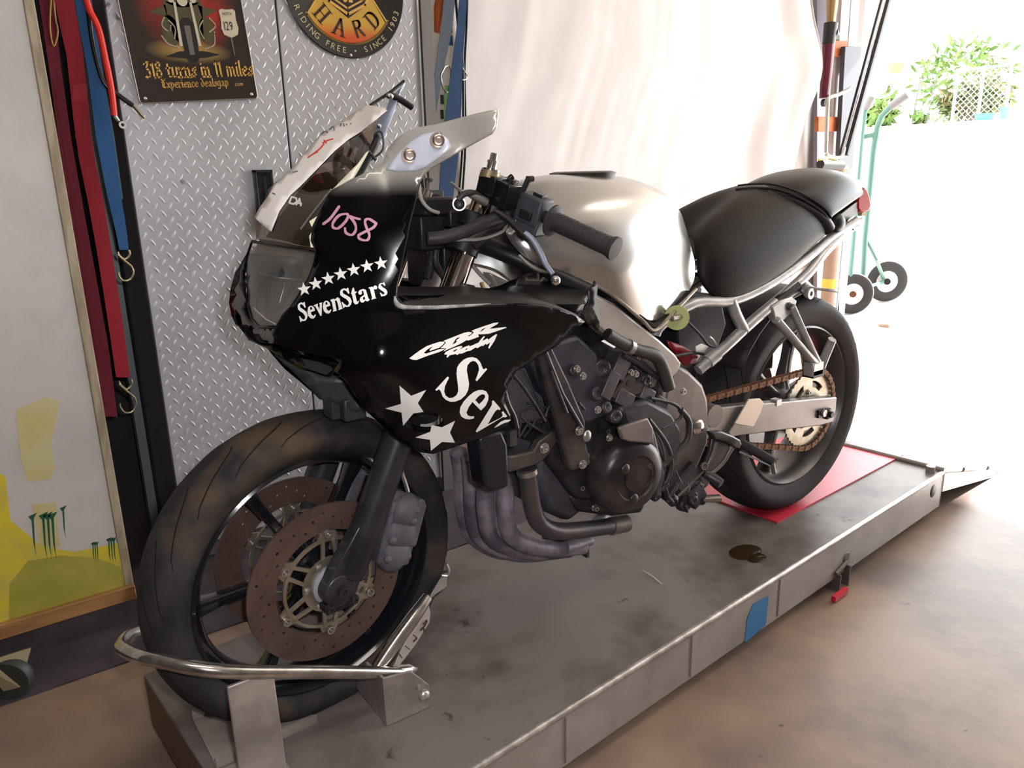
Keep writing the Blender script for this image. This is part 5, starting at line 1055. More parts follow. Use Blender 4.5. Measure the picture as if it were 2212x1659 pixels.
m_pp = mat('edge_highlight', (.85, .80, .62), metal=.2, rough=.25)
obj('screen_highlight', fill([(716, 412), (740, 398), (765, 384), (778, 362), (790, 340), (797, 326), (790, 330), (772, 355), (745, 382)], 10, yo(.001)), m_pp, fr, solid=.002, label='pale painted highlight beside the windscreen')  # lit fairing edge: the highlight is laid on as pale colour
obj('corner_highlight', fill([(691, 463), (686, 490), (690, 503), (684, 536), (671, 534), (668, 510), (676, 496), (668, 478)], 10, yo(.0012)), mat('highlight_pale', (.88, .85, .60), rough=.3), fr, label='bright pale painted highlight at the fairing corner')  # painted highlight where light catches the fairing corner
pap = [(549, 470), (560, 450), (576, 428), (591, 400), (632, 362), (668, 318), (687, 297), (705, 281), (730, 266), (777, 235), (795, 227), (828, 232), (836, 238), (813, 258), (779, 285), (753, 301), (723, 326), (687, 363), (650, 401), (627, 422), (603, 457), (594, 480), (586, 500), (565, 484)]
ppo = obj('paper_strip', fill(pap, 12, so(.004)), mat('paper', (.93, .88, .86), rough=.7, col2=(.90, .84, .82), scale=7), smooth=80, solid=.0006)
tag(ppo, 'long white paper strip with faint handwriting taped down the windscreen', 'paper')
mk = M()
for s in ([(694, 290), (702, 283), (708, 287)], [(712, 280), (720, 273), (722, 282)], [(735, 272), (740, 262), (745, 275), (752, 262)], [(757, 268), (766, 262), (762, 276)], [(768, 266), (776, 261), (780, 266)], [(765, 283), (768, 285)], [(588, 417), (594, 420)], [(803, 240), (809, 239)], [(632, 372), (642, 370)]):
    for h in pen(s, 2, 2, 0): mk.add([so(.0052)(*q) for q in h], [tuple(range(len(h)))])
obj('ink_writing', mk, mat('ink_grey', (.10, .11, .16), rough=.6), ppo, smooth=False, label='faint dark handwriting')
mk = M()
for s in ([(665, 340), (676, 333), (686, 328)], [(676, 333), (690, 322), (700, 311)], [(697, 309), (706, 304), (719, 300)], [(700, 303), (705, 309)]):
    for h in pen(s, 2.4, 2.4, 0): mk.add([so(.0052)(*q) for q in h], [tuple(range(len(h)))])
obj('red_marks', mk, mat('ink_red', (.75, .08, .04), rough=.6), ppo, smooth=False, label='two red pen marks joined by a line')
# far mirror bracket
mb = M().plate([P(875, 174, .11), P(868, 186, .11), P(842, 212, .10), P(832, 240, .10), P(800, 262, .10), P(805, 300, .10), P(826, 300, .10), P(842, 262, .10), P(856, 225, .10), P(862, 200, .11), P(870, 190, .11)], (.004, .003, 0))
mbo = obj('far_mirror_arm', mb, mat('arm_blue', (.16, .18, .24), metal=.3, rough=.3), bike, bevel=.001, label='bare mirror bracket on the far side')
obj('arm_edge', M().tube([P(873, 175, .11), P(845, 198, .11), P(800, 228, .10)], .003, 8), m_sat, mbo)
obj('arm_tube', M().tube([P(842, 205, .105), P(866, 216, .105), P(890, 232, .105)], .006, 10), m_sat, mbo); obj('screw', M().ell(P(842, 208, .10), (.008, .006, .006), n=12, m=8).ell(P(818, 272, .095), (.005, .005, .005), n=10, m=6), m_chrome, mbo)
obj('far_wire', M().tube([P(x, y, .09) for x, y in ((806, 290), (822, 284), (828, 300), (826, 325), (806, 342), (790, 352))], .002, 7, sm=4).tube([P(x, y, .06) for x, y in ((778, 302), (792, 322), (806, 338), (812, 346))], .003, 7, sm=4), m_hose, bike)
obj('mirror_stay', M().tube([P(812, 296, .10), P(806, 318, .09), V((.17, .08, .93)), V((.12, .06, .86))], .008, 10, sm=4), m_sat, bike)
obj('screen_stay', M().tube([V((.17, .08, .93)), V((.15, 0, .95)), V((.13, -.10, .94)), V((.13, -.16, .93))], .008, 10, sm=4), m_sat, bike)
# ------------------------------------------------------------------ decals on the fairing
m_dec = mat('decal_white', (.85, .83, .80), rough=.4)
dz = yo(.0034)
def star(cx, cy, r_, rot, sq=1.0):
    out = []
    for k in range(10):
        rr2 = r_ if k % 2 == 0 else r_*.40; a = R(rot + 36*k - 90); out.append((cx + rr2*math.cos(a), cy + rr2*math.sin(a)*sq))
    return out
for cx, cy in ((657, 625), (682, 613), (709, 602), (736, 592), (764, 583), (793, 575), (823, 569)):
    obj('star_decal', fill(star(cx, cy, 15.5, -8), 10, dz), m_dec, fr, smooth=60)
z_ = lambda a: [(480 + x/3.16, 480 + y/3.16) for x, y in a]
for s in ([(1210, 1115), (1290, 1185), (1392, 1145), (1335, 1235), (1375, 1295), (1305, 1305), (1235, 1390), (1225, 1300), (1112, 1272), (1220, 1240)], [(1430, 1385), (1500, 1400), (1590, 1355), (1555, 1435), (1588, 1505), (1500, 1500), (1425, 1560), (1418, 1485), (1318, 1470), (1420, 1430)]):
    obj('large_star_decal', fill(z_(s), 12, dz), m_dec, fr, smooth=60)
z9 = lambda a_: [(930 + x/9.217, 760 + y/9.217) for x, y in a_]
z10 = lambda a_: [(880 + x/10.055, 690 + y/10.055) for x, y in a_]
zS = lambda a_: [(640 + x/10.367, 550 + y/10.367) for x, y in a_]
def letters(name, zf, polys, step=14):
    m = M()
    for q in polys:
        o_, h_ = (q[0], q[1:]) if isinstance(q[0], list) else (q, [])
        fill(zf(o_), step, dz, [zf(k) for k in h_], m=m)
    return obj(name, m, m_dec, fr, smooth=60)
S1 = [(60, 1378), (80, 1376), (110, 1420), (165, 1460), (200, 1420), (195, 1370), (150, 1310), (80, 1265), (35, 1220), (30, 1140), (60, 1090), (115, 1068), (150, 1085), (172, 1058), (188, 1062), (210, 1180), (190, 1195), (150, 1130), (105, 1105), (78, 1135), (90, 1185), (160, 1230), (225, 1280), (255, 1360), (240, 1430), (205, 1480), (150, 1488), (118, 1480), (108, 1515), (92, 1508)]
e1 = [[(420, 1255), (325, 1290), (345, 1350), (390, 1375), (425, 1335), (440, 1350), (415, 1410), (375, 1435), (320, 1425), (270, 1370), (250, 1280), (262, 1190), (300, 1150), (350, 1145), (400, 1185)], [(312, 1240), (360, 1225), (345, 1180), (325, 1165), (308, 1190)]]
v1 = [(385, 1140), (480, 1095), (485, 1125), (478, 1140), (520, 1230), (528, 1110), (510, 1100), (515, 1085), (580, 1070), (575, 1095), (568, 1370), (540, 1372), (420, 1150), (395, 1158)]
e2 = [(x + 345, y - 112) for x, y in e1[0]]; e2h = [(x + 345, y - 112) for x, y in e1[1]]
n1 = [(765, 1010), (850, 985), (858, 1010), (920, 955), (965, 975), (1000, 1090), (1028, 1190), (1045, 1205), (945, 1245), (942, 1228), (955, 1210), (925, 1090), (905, 1030), (880, 1022), (865, 1045), (900, 1240), (918, 1252), (825, 1280), (820, 1262), (832, 1245), (795, 1060), (768, 1030)]
S2 = [(x*1.0 + 965 + (x - 120)*.18, (y - 1280)*1.0 + 965) for x, y in S1]
t1 = [(1225, 880), (1262, 745), (1290, 740), (1310, 835), (1352, 822), (1352, 850), (1318, 868), (1355, 1040), (1370, 1060), (1398, 1030), (1405, 1050), (1375, 1105), (1320, 1115), (1285, 1075), (1245, 885)]
a1 = [[(1385, 840), (1420, 795), (1500, 768), (1560, 790), (1600, 930), (1625, 1000), (1650, 995), (1620, 1040), (1570, 1045), (1550, 1025), (1500, 1075), (1450, 1070), (1420, 1020), (1435, 960), (1520, 900), (1500, 820), (1470, 800), (1465, 830), (1475, 870), (1440, 900), (1400, 890)], [(1525, 930), (1490, 970), (1500, 1005), (1520, 1015), (1545, 990)]]
r1 = [(1618, 740), (1705, 715), (1718, 740), (1740, 700), (1785, 690), (1815, 730), (1800, 775), (1765, 780), (1735, 770), (1775, 960), (1798, 975), (1685, 1008), (1685, 990), (1698, 970), (1650, 770), (1622, 755)]
s1_ = [(1835, 730), (1850, 670), (1890, 635), (1940, 635), (1965, 612), (1998, 690), (1975, 698), (1940, 660), (1905, 655), (1890, 680), (1930, 730), (2010, 775), (2042, 840), (2030, 890), (1985, 925), (1930, 930), (1905, 942), (1870, 855), (1890, 850), (1935, 895), (1975, 880), (1970, 845), (1890, 790), (1850, 760)]
letters('seven_stars_lettering', zS, [S1, e1, v1, [e2, e2h], n1, S2, t1, a1, r1, s1_])
S_big = [(95, 755), (340, 490), (372, 515), (330, 590), (285, 690), (272, 790), (300, 870), (370, 920), (450, 910), (520, 860), (552, 780), (548, 680), (530, 560), (518, 430), (530, 310), (575, 235), (660, 155), (740, 118), (830, 105), (920, 130), (985, 200), (1045, 340), (1070, 348), (1105, 322), (1128, 348), (920, 590), (895, 560), (940, 450), (968, 350), (950, 260), (900, 195), (850, 180), (790, 205), (735, 270), (722, 370), (745, 500), (768, 640), (750, 760), (700, 860), (600, 950), (490, 992), (400, 995), (310, 960), (240, 890), (205, 790), (175, 752), (155, 752), (120, 780)]
e_big = [[(1005, 1170), (835, 1000), (760, 1100), (715, 1210), (740, 1265), (790, 1285), (865, 1282), (865, 1325), (780, 1345), (690, 1335), (615, 1290), (578, 1210), (590, 1110), (660, 990), (760, 880), (860, 800), (950, 762), (1040, 760), (1110, 790), (1155, 870), (1150, 960), (1100, 1070)], [(890, 960), (965, 1042), (1030, 985), (1085, 910), (1085, 865), (1045, 842), (1000, 855), (950, 890)]]
v_big = [(1250, 965), (1392, 1125), (1380, 1162), (1335, 1145), (1285, 1190), (1225, 1290), (1140, 1445), (1400, 1310), (1440, 1265), (1415, 1205), (1445, 1180), (1525, 1280), (1500, 1305), (1440, 1300), (920, 1605), (900, 1580), (1210, 1080), (1225, 1040), (1222, 985)]
n_big = [(1265, 1520), (1320, 1460), (1400, 1390), (1480, 1355), (1605, 1352), (1560, 1390), (1440, 1430), (1350, 1480)]
letters('large_lettering', z9, [S_big, e_big, v_big, n_big])
C_ = [(40, 845), (170, 745), (290, 660), (420, 580), (560, 530), (700, 485), (790, 480), (812, 500), (770, 550), (690, 615), (480, 685), (490, 650), (555, 590), (500, 610), (420, 665), (355, 730), (410, 742), (560, 690), (720, 640), (830, 640), (700, 705), (440, 790), (200, 882), (110, 875)]
B_ = [[(790, 465), (1000, 380), (1230, 290), (1330, 270), (1410, 285), (1370, 330), (1310, 358), (1350, 365), (1440, 290), (1430, 265), (1390, 250), (1480, 210), (1680, 140), (1880, 75), (1985, 65), (1950, 105), (1850, 160), (1785, 205), (1950, 185), (2130, 165), (2160, 180), (1900, 270), (1770, 310), (1640, 322), (1535, 325), (1555, 375), (1440, 420), (1320, 460), (1290, 450), (1150, 530), (1000, 600), (880, 650), (780, 700), (850, 630), (720, 620), (790, 560), (840, 500)], [(970, 545), (1050, 510), (1080, 470), (1050, 460), (1150, 385), (1080, 400), (1040, 440), (1005, 500)], [(1575, 280), (1660, 220), (1715, 180), (1640, 205), (1600, 240)]]
letters('angular_letter_decal', z10, [C_, B_])
R_s = [[(800, 760), (830, 710), (960, 640), (1100, 590), (1180, 575), (1195, 600), (1120, 660), (1260, 590), (1350, 560), (1345, 590), (1460, 540), (1550, 500), (1580, 450), (1655, 365), (1685, 370), (1640, 440), (1620, 470), (1740, 410), (1760, 440), (1850, 370), (1930, 320), (1950, 335), (1890, 470), (1780, 635), (1755, 620), (1800, 500), (1720, 550), (1700, 530), (1640, 580), (1610, 570), (1520, 625), (1480, 610), (1370, 680), (1300, 690), (1180, 745), (1130, 740), (1080, 775), (1050, 750), (920, 780), (870, 830), (845, 820), (870, 765)], [(985, 690), (1020, 700), (1090, 655), (1050, 650)], [(1255, 665), (1285, 660), (1310, 625), (1280, 630)]]
letters('script_lettering', z10, [R_s])
mt_ = M()
w2 = lambda a: [(480 + x/3.16, 150 + y/3.16) for x, y in a]
for s in ([(798, 935), (770, 975), (735, 1020), (690, 1055)], [(850, 985), (800, 995), (760, 1040), (755, 1075), (790, 1085), (840, 1040), (860, 1000), (850, 985)], [(938, 1022), (900, 1012), (868, 1000)], [(868, 1000), (905, 1050), (912, 1095), (885, 1130), (845, 1115), (838, 1085)], [(1050, 1050), (1000, 1020), (975, 1035), (985, 1080), (1005, 1130), (990, 1165), (945, 1160), (930, 1135), (970, 1110), (1030, 1080), (1052, 1050)]):
    for h in pen(w2(s), 4.6, 4.0, 0): mt_.add([dz(*q) for q in h], [tuple(range(len(h)))])
obj('pink_marker_number', mt_, mat('marker_pink', (.55, .28, .36), rough=.5), fr, smooth=60, fix=False, label='pink handwritten number 1058')
# ------------------------------------------------------------------ tank (left half measured, mirrored)
def mirror_half(rows):
    """rows of half-section points from the centre line (first) to the lower edge; returns closed shell rows"""
    out = []
    for r_ in rows:
        L_ = [V(q) for q in r_]; out.append([q*V((1, -1, 1)) for q in L_[::-1]][:-1] + L_)
    return out
tank_rows = [
 [(.415, 0, .865), P(1135, 470, -.045), P(1112, 478, -.075), P(1098, 490, -.095), P(1092, 500, -.105), P(1093, 507, -.108)],
 [(.45, 0, .918), P(1150, 428, -.055), P(1128, 448, -.095), P(1112, 482, -.120), P(1112, 525, -.130), P(1118, 545, -.128)],
 [(.50, 0, .945), P(1180, 402, -.070), P(1170, 435, -.120), P(1165, 490, -.150), P(1160, 545, -.155), P(1160, 573, -.148)],
 [(.56, 0, .957), P(1222, 388, -.080), P(1225, 420, -.135), P(1228, 490, -.165), P(1225, 560, -.168), P(1225, 594, -.160)],
 [(.62, 0, .958), P(1265, 382, -.085), P(1280, 412, -.140), P(1285, 480, -.172), P(1285, 560, -.176), P(1285, 610, -.168)],
 [(.69, 0, .957), P(1315, 382, -.088), P(1330, 410, -.138), P(1338, 480, -.168), P(1332, 590, -.188), P(1340, 652, -.178)],
 [(.76, 0, .953), P(1365, 388, -.085), P(1385, 410, -.132), P(1388, 470, -.156), P(1372, 562, -.182), P(1388, 686, -.172)],
 [(.83, 0, .938), P(1405, 398, -.075), P(1432, 418, -.112), P(1436, 465, -.134), P(1425, 525, -.160), P(1418, 700, -.166)],
 [(.885, 0, .905), P(1440, 415, -.055), P(1460, 434, -.088), P(1467, 458, -.108), P(1472, 490, -.126), P(1468, 650, -.140)],
 [(.925, 0, .855), P(1462, 445, -.04), P(1473, 462, -.070), P(1484, 500, -.080), P(1500, 560, -.092), P(1504, 612, -.108)]]
m_tank = mat('tank_silver', (.50, .485, .46), metal=.85, rough=.24, col2=(.48, .47, .46), scale=5, bump=.012, bscale=20)
tk = M().grid(mirror_half(tank_rows)); r0 = mirror_half(tank_rows)[0]; r9 = mirror_half(tank_rows)[-1]
tko = obj('fuel_tank', tk, m_tank, bike, smooth=True, sub=3, solid=.004, label='dented silver fuel tank')
tko.modifiers.remove(tko.modifiers['thick'])
ca_ = tko.data.attributes.new('crease_edge', 'FLOAT', 'EDGE'); W_ = len(r0)
for i_, e_ in enumerate(tko.data.edges):
    v0_, v1_ = sorted(e_.vertices); r_i = v0_//W_
    if v1_ - v0_ == W_ and v0_ % W_ in (W_ - 2, 1) and r_i >= 4: ca_.data[i_].value = .62
    if v1_ - v0_ == W_ and v0_ % W_ in (W_ - 1, 0): ca_.data[i_].value = .7
obj('filler_recess', M().lathe([(.066, -.008), (.070, .003), (.058, .006), (.056, .001), (0, .001)], (.665, 0, .9525), (0, 0, 1), 36), mat('recess_dark', (.03, .026, .02), rough=.4), tko)
seam = [P(1120, 552, -.128), P(1160, 582, -.148), P(1225, 600, -.160), P(1288, 617, -.168), P(1342, 653, -.176), P(1388, 692, -.182), P(1418, 713, -.182), P(1468, 662, -.168), P(1504, 624, -.145)]
obj('tank_seam', M().tube(seam, .0035, 8, sm=5).tube([q*V((1, -1, 1)) for q in seam], .0035, 8, sm=5), mat('seam_silver', (.35, .31, .27), metal=.6, rough=.4, col2=(.2, .16, .12), scale=30), tko)
ub = M().grid([[P(1340, 650, -.17), P(1340, 650, -.17)*V((1, -1, 1))], [P(1418, 706, -.175), P(1418, 706, -.175)*V((1, -1, 1))], [P(1495, 630, -.14), P(1495, 630, -.14)*V((1, -1, 1))]]); obj('tank_underside', ub, m_sat, tko, solid=.003)
# ------------------------------------------------------------------ seat
def seat_half(tops, sides, name, mt, lab, par):
    rows = mirror_half([[t] + s for t, s in zip(tops, sides)])
    return obj(name, M().grid(rows), mt, par, smooth=True, sub=2, solid=.006, label=lab)
m_vinyl = mat('seat_vinyl', (.009, .007, .0068), rough=.5, spec=.22, col2=(.016, .012, .011), scale=5, bump=.25, bscale=260)
rider = [
 [(0.985, 0, 0.800), P(1492, 510, -.045), P(1500, 530, -.085), P(1506, 560, -.105), P(1505, 590, -.115), P(1512, 605, -.115)],
 [(1.045, 0, 0.832), P(1515, 480, -.055), P(1515, 525, -.105), P(1515, 570, -.125), P(1515, 610, -.130), P(1528, 630, -.125)],
 [(1.094, 0, 0.858), P(1540, 462, -.060), P(1550, 510, -.120), P(1550, 570, -.145), P(1538, 635, -.145), P(1550, 652, -.135)],
 [(1.150, 0, 0.888), P(1572, 440, -.065), P(1600, 500, -.130), P(1605, 570, -.155), P(1590, 640, -.155), P(1585, 652, -.142)],
 [(1.200, 0, 0.908), P(1605, 420, -.065), P(1650, 480, -.130), P(1665, 550, -.155), P(1655, 610, -.158), P(1645, 622, -.145)],
 [(1.250, 0, 0.922), P(1640, 412, -.065), P(1700, 455, -.125), P(1725, 515, -.148), P(1728, 560, -.150), P(1715, 570, -.140)],
 [(1.275, 0, 0.925), P(1665, 410, -.060), P(1730, 442, -.115), P(1765, 485, -.138), P(1762, 520, -.140), P(1750, 530, -.130)],
 [(1.300, 0, 0.905), P(1690, 418, -.058), P(1752, 446, -.108), P(1792, 476, -.124), P(1786, 498, -.126), P(1776, 508, -.120)]]
rider[-1][1:] = [q - V((0, 0, .010)) for q in rider[-1][1:]]
obj('rider_seat', M().grid(mirror_half(rider)), m_vinyl, bike, smooth=True, sub=2, solid=.006, label='black vinyl rider seat')
pill = [
 [(1.275, 0, .905), P(1672, 412, -.055), P(1740, 440, -.110), P(1785, 460, -.128), P(1790, 472, -.130), P(1788, 476, -.128)],
 [(1.31, 0, .932), P(1690, 398, -.060), P(1745, 422, -.112), P(1792, 446, -.130), P(1798, 462, -.132), P(1796, 468, -.128)],
 [(1.40, 0, .950), P(1735, 376, -.060), P(1775, 398, -.105), P(1818, 430, -.120), P(1822, 448, -.122), P(1816, 452, -.118)],
 [(1.50, 0, .955), P(1775, 368, -.060), P(1805, 382, -.095), P(1842, 410, -.105), P(1848, 428, -.106), P(1842, 434, -.102)],
 [(1.60, 0, .945), P(1810, 370, -.050), P(1835, 382, -.078), P(1862, 402, -.085), P(1868, 415, -.086), P(1864, 420, -.084)],
 [(1.68, 0, .918), P(1840, 380, -.030), P(1855, 388, -.045), P(1868, 400, -.052), P(1872, 408, -.052), P(1870, 414, -.050)]]
obj('passenger_seat', M().grid(mirror_half(pill)), mat('seat_vinyl_tail', (.010, .009, .010), rough=.38, spec=.3, bump=.15, bscale=260), bike, smooth=True, sub=2, solid=.006, label='black passenger seat pad')
pip = [P(1590, 410, 0.0), P(1620, 407, -.03), P(1665, 408, -.065), P(1710, 420, -.095), P(1750, 440, -.115), P(1780, 462, -.130), P(1792, 480, -.134)]
obj('seat_strap', M().tube(pip + [], .0035, 8, sm=5).tube([q + V((.006, 0, .010)) for q in pip], .0022, 8, sm=5), m_vinyl, bike)
obj('seat_gap_filler', M().tube([q + V((.012, .012, -.020)) for q in pip], .020, 12, sm=4), m_sat, bike)
# tail
obj('tail_light', M().plate([P(x, y, -.088) for x, y in ((1866, 403), (1874, 408), (1880, 424), (1883, 445), (1877, 458), (1860, 461), (1853, 452), (1853, 432), (1858, 416))], (0, .176, 0)), mat('tail_red', (.42, .001, .002), rough=.4, spec=.2), bike, bevel=.006, label='red tail light')
obj('tail_light_bezel', M().box(P(1862, 463, -.08), (.022, .012, .008)), mat('bezel_yellow', (.5, .42, .2), rough=.5), bike)
obj('tail_housing', M().plate([P(1792, 480, -.11), P(1855, 432, -.085), P(1853, 462, -.085), P(1835, 475, -.09), P(1820, 495, -.10), P(1800, 492, -.11)], (0, .14, 0)).ell(P(1806, 482, -.11), (.03, .02, .025), n=14, m=8), m_sat, bike, bevel=.003)
# ------------------------------------------------------------------ frame
fp = [(1255, 618), (1290, 636), (1330, 656), (1380, 697), (1425, 733), (1460, 765), (1474, 785), (1464, 806), (1445, 826), (1400, 785), (1355, 750), (1310, 724), (1292, 708), (1280, 680)]
for sy in (-1, 1):
    f = (lambda q: q) if sy < 0 else (lambda q: q*V((1, -1, 1)))
    obj('frame_spar', M().plate([f(P(x, y, -.168)) for x, y in fp], V((0, .035, 0))*(-sy)), m_alu, bike, bevel=.006, label='bare aluminium frame spar')
    pv_ = [(1462, 786), (1490, 800), (1520, 830), (1530, 860), (1536, 920), (1530, 960), (1505, 1020), (1480, 1060), (1450, 1070), (1440, 1030), (1445, 960), (1430, 900), (1438, 840), (1450, 812)]
    obj('pivot_plate', M().plate([f(P(x, y, -.150)) for x, y in pv_], V((0, .04, 0))*(-sy)), m_alu2, bike, bevel=.010, label='dull brown frame pivot plate')
    ht_ = [P(1262, 632, -.160), P(1190, 595, -.145), P(1125, 562, -.12), P(1070, 538, -.08), P(1020, 518, -.04)]
    if sy < 0: obj('frame_front', M().tube([f(q) for q in ht_], [.022, .018, .016, .017, .02], 12), m_sat, bike)
    # rear subframe
    T_ = lambda pts_, r_, nm, mt=m_silf: obj(nm, M().tube([f(P(*q)) for q in pts_], r_, 14, sm=4), mt, bike)
    T_([(1415, 722, -.13), (1430, 700, -.135), (1500, 655, -.14), (1580, 650, -.142), (1660, 615, -.142), (1740, 560, -.13), (1800, 510, -.11), (1850, 478, -.10)], .0125, 'seat_rail')
    T_([(1508, 800, -.13), (1560, 755, -.140), (1625, 695, -.142), (1690, 640, -.140), (1745, 590, -.135), (1780, 545, -.125), (1815, 510, -.11)], .0130, 'subframe_tube')
    T_([(1578, 648, -.142), (1590, 680, -.142), (1608, 715, -.142)], .0135, 'subframe_brace')
    obj('tube_collar', M().tube([f(P(1528, 782, -.135)), f(P(1548, 765, -.137))], .0165, 14), m_silf, bike)
    obj('rail_sleeve', M().tube([f(P(1676, 655, -.142)), f(P(1720, 618, -.139))], .0155, 12), m_sat, bike)
    obj('tail_bracket', M().plate([f(P(x, y, -.10)) for x, y in ((1818, 492), (1866, 470), (1868, 482), (1856, 494), (1835, 506), (1822, 510))], (0, .006, 0)).tube([f(P(1850, 490, -.105)), f(P(1850, 490, -.08))], .010, 10), m_silf, bike)
    # passenger peg hanger
    hg = M()
    pY = -.158
    for a_, b_, ra, rb_ in (((1676, 690), (1760, 785), .0145, .015), ((1708, 660), (1764, 782), .0135, .015)): hg.tube([f(P(*a_, pY)), f(P((a_[0] + b_[0])/2, (a_[1] + b_[1])/2, pY - .01)), f(P(*b_, pY - .015))], [ra, ra*.9, rb_], 12, flat=.7)
    hg.plate([f(P(x, y, pY)) for x, y in ((1668, 662), (1690, 648), (1712, 640), (1722, 650), (1716, 672), (1690, 695), (1676, 692))], V((0, .022, 0))*(-sy))
    hg.box(f(P(1757, 795, pY - .015)), (.045, .030, .036))
    ho = obj('peg_hanger', hg, m_silf, bike, bevel=.003)
    obj('peg_block', M().box(f(P(1757, 805, pY - .014)), (.047, .032, .018)), m_sat, ho)
    obj('passenger_peg', M().tube([f(P(1775, 795, pY - .02)), f(P(1780, 775, pY - .02)), f(P(1798, 733, pY - .045))], [.009, .012, .011], 12, flat=.8), m_silf, ho)
    obj('hanger_hole', M().lathe([(0, .002), (.009, .002), (.010, 0)], f(P(1705, 662, pY - .002)), (0, sy, 0), 14), mat('hole_black', (.01, .01, .01)), ho)
    obj('exhaust_mount', M().tube([f(P(1735, 618, -.13)), f(P(1750, 632, -.165))], .016, 14).lathe([(.014, 0), (.014, .006), (.006, .006), (.006, .0), ], f(P(1748, 634, -.165)), (0, sy, 0), 16), m_silf, ho)
obj('seat_rail_cross', M().tube([P(1660, 615, -.13), P(1660, 615, -.13)*V((1, -1, 1))], .010, 10).tube([P(1580, 650, -.14), P(1580, 650, -.14)*V((1, -1, 1))], .01, 10), m_silf, bike)
# swingarm
sa = [(1500, 900), (1560, 880), (1640, 872), (1700, 868), (1760, 862), (1808, 858), (1806, 885), (1800, 912), (1770, 920), (1700, 928), (1640, 936), (1575, 945), (1510, 950)]
for sy in (-1, 1):
    f = (lambda q: q) if sy < 0 else (lambda q: q*V((1, -1, 1)))
    s_o = obj('swingarm', M().plate([f(P(x, y, -.138)) for x, y in sa], V((0, .028, 0))*(-sy)), mat('swingarm_alu', (.26, .235, .225), metal=.5, rough=.36, col2=(.19, .165, .16), scale=5), bike, bevel=.003, label='grey box-section swingarm')
    obj('chain_adjuster', M().lathe([(.017, 0), (.016, .008), (.009, .010), (.009, .018), (0, .018)], f(P(1786, 893, -.139)), (0, sy, 0), 6 if sy else 6).box(f(P(1773, 893, -.141)), (.026, .006, .022)), m_sat, s_o)
    if sy < 0:
        obj('heel_guard', M().plate([P(x, y, -.150) for x, y in ((1588, 915), (1618, 862), (1642, 861), (1650, 870), (1644, 890), (1628, 922), (1600, 918))], (0, .004, 0)), mat('heel_plate', (.55, .47, .40), metal=.35, rough=.35), s_o, bevel=.001, label='bright heel guard plate')
        obj('heel_guard_lower', M().plate([P(x, y, -.149) for x, y in ((1575, 935), (1588, 914), (1600, 918), (1628, 922), (1612, 935), (1580, 945))], (0, .004, 0)), mat('swingarm_alu', (.2, .2, .2)), s_o, bevel=.001)
        obj('arm_boss', M().box(P(1676, 868, -.13), (.02, .02, .016)), m_silf, s_o)
obj('swingarm_pivot', M().tube([V((.945, -.15, .40)), V((.945, .15, .40))], .028, 18), m_alu2, bike)
obj('rear_axle', M().tube([RW + V((0, -.15, 0)), RW + V((0, .15, 0))], .010, 12), m_bolt, bike)
obj('pivot_bolt', M().lathe([(.018, 0), (.018, .006), (.012, .012), (0, .014)], P(1505, 922, -.156), (0, -1, 0), 18), m_chrome, bike)
# rear hugger / inner guard and dark body under seat
hug = []
for a in range(70, 205, 9):
    r_ = .330; hug.append([RW + V((r_*math.cos(R(a)), y, r_*math.sin(R(a)))) for y in (-.088, -.06, 0, .06, .088)])
obj('rear_guard', M().grid([[V(q) for q in r_] for r_ in hug[:10]]), mat('guard_black', (.022, .018, .018), rough=.55, col2=(.035, .028, .026), scale=10), bike, smooth=60, solid=.003)
obj('battery_box', M().plate([P(x, y, -.09) for x, y in ((1460, 660), (1560, 655), (1570, 700), (1545, 770), (1500, 790), (1465, 745))], (0, .18, 0)), mat('box_black', (.018, .016, .022), rough=.5), bike, bevel=.005)
obj('red_bracket', fill([(1440, 735), (1470, 745), (1512, 768), (1500, 785), (1478, 790), (1460, 765), (1445, 750)], 12, lambda x, y: P(x, y, -.11)), mat('bracket_red', (.22, .006, .015), rough=.35), bike, solid=.004, label='dark red bracket behind the frame spar')
obj('white_tags', fill([(1503, 748), (1515, 742), (1530, 748), (1522, 762), (1503, 760)], 8, lambda x, y: P(x, y, -.125)), mat('tag_white', (.85, .83, .8), rough=.6), bike, solid=.002, label='small white paper tags on the wiring')
obj('brake_hose', M().tube([P(x, y, -.130) for x, y in ((1532, 728), (1540, 735), (1552, 755), (1556, 765), (1545, 775), (1535, 765))], .0035, 8, sm=4), m_silf, bike)
obj('wiring', M().tube([P(x, y, -.12) for x, y in ((1480, 690), (1510, 720), (1530, 745), (1545, 750))], .003, 6, sm=4).tube([P(x, y, -.12) for x, y in ((1455, 770), (1480, 765), (1500, 762), (1520, 765))], .004, 6, sm=4), m_hose, bike)
kd = M().lathe([(.026, 0), (.026, .004), (0, .004)], P(1462, 686, -.172), (-.75, -.6, 0), 28)
kn = obj('fuel_tap_disc', kd, mat('disc_lime', (.42, .45, .17), rough=.5), bike, label='pale yellow-green disc beside the tank')
obj('disc_bar', M().tube([P(1452, 688, -.180), P(1476, 683, -.178)], .006, 10).lathe([(.0075, 0), (.0075, .01), (.003, .01)], P(1476, 684, -.165), (.2, -1, 0), 14), m_bolt, kn)
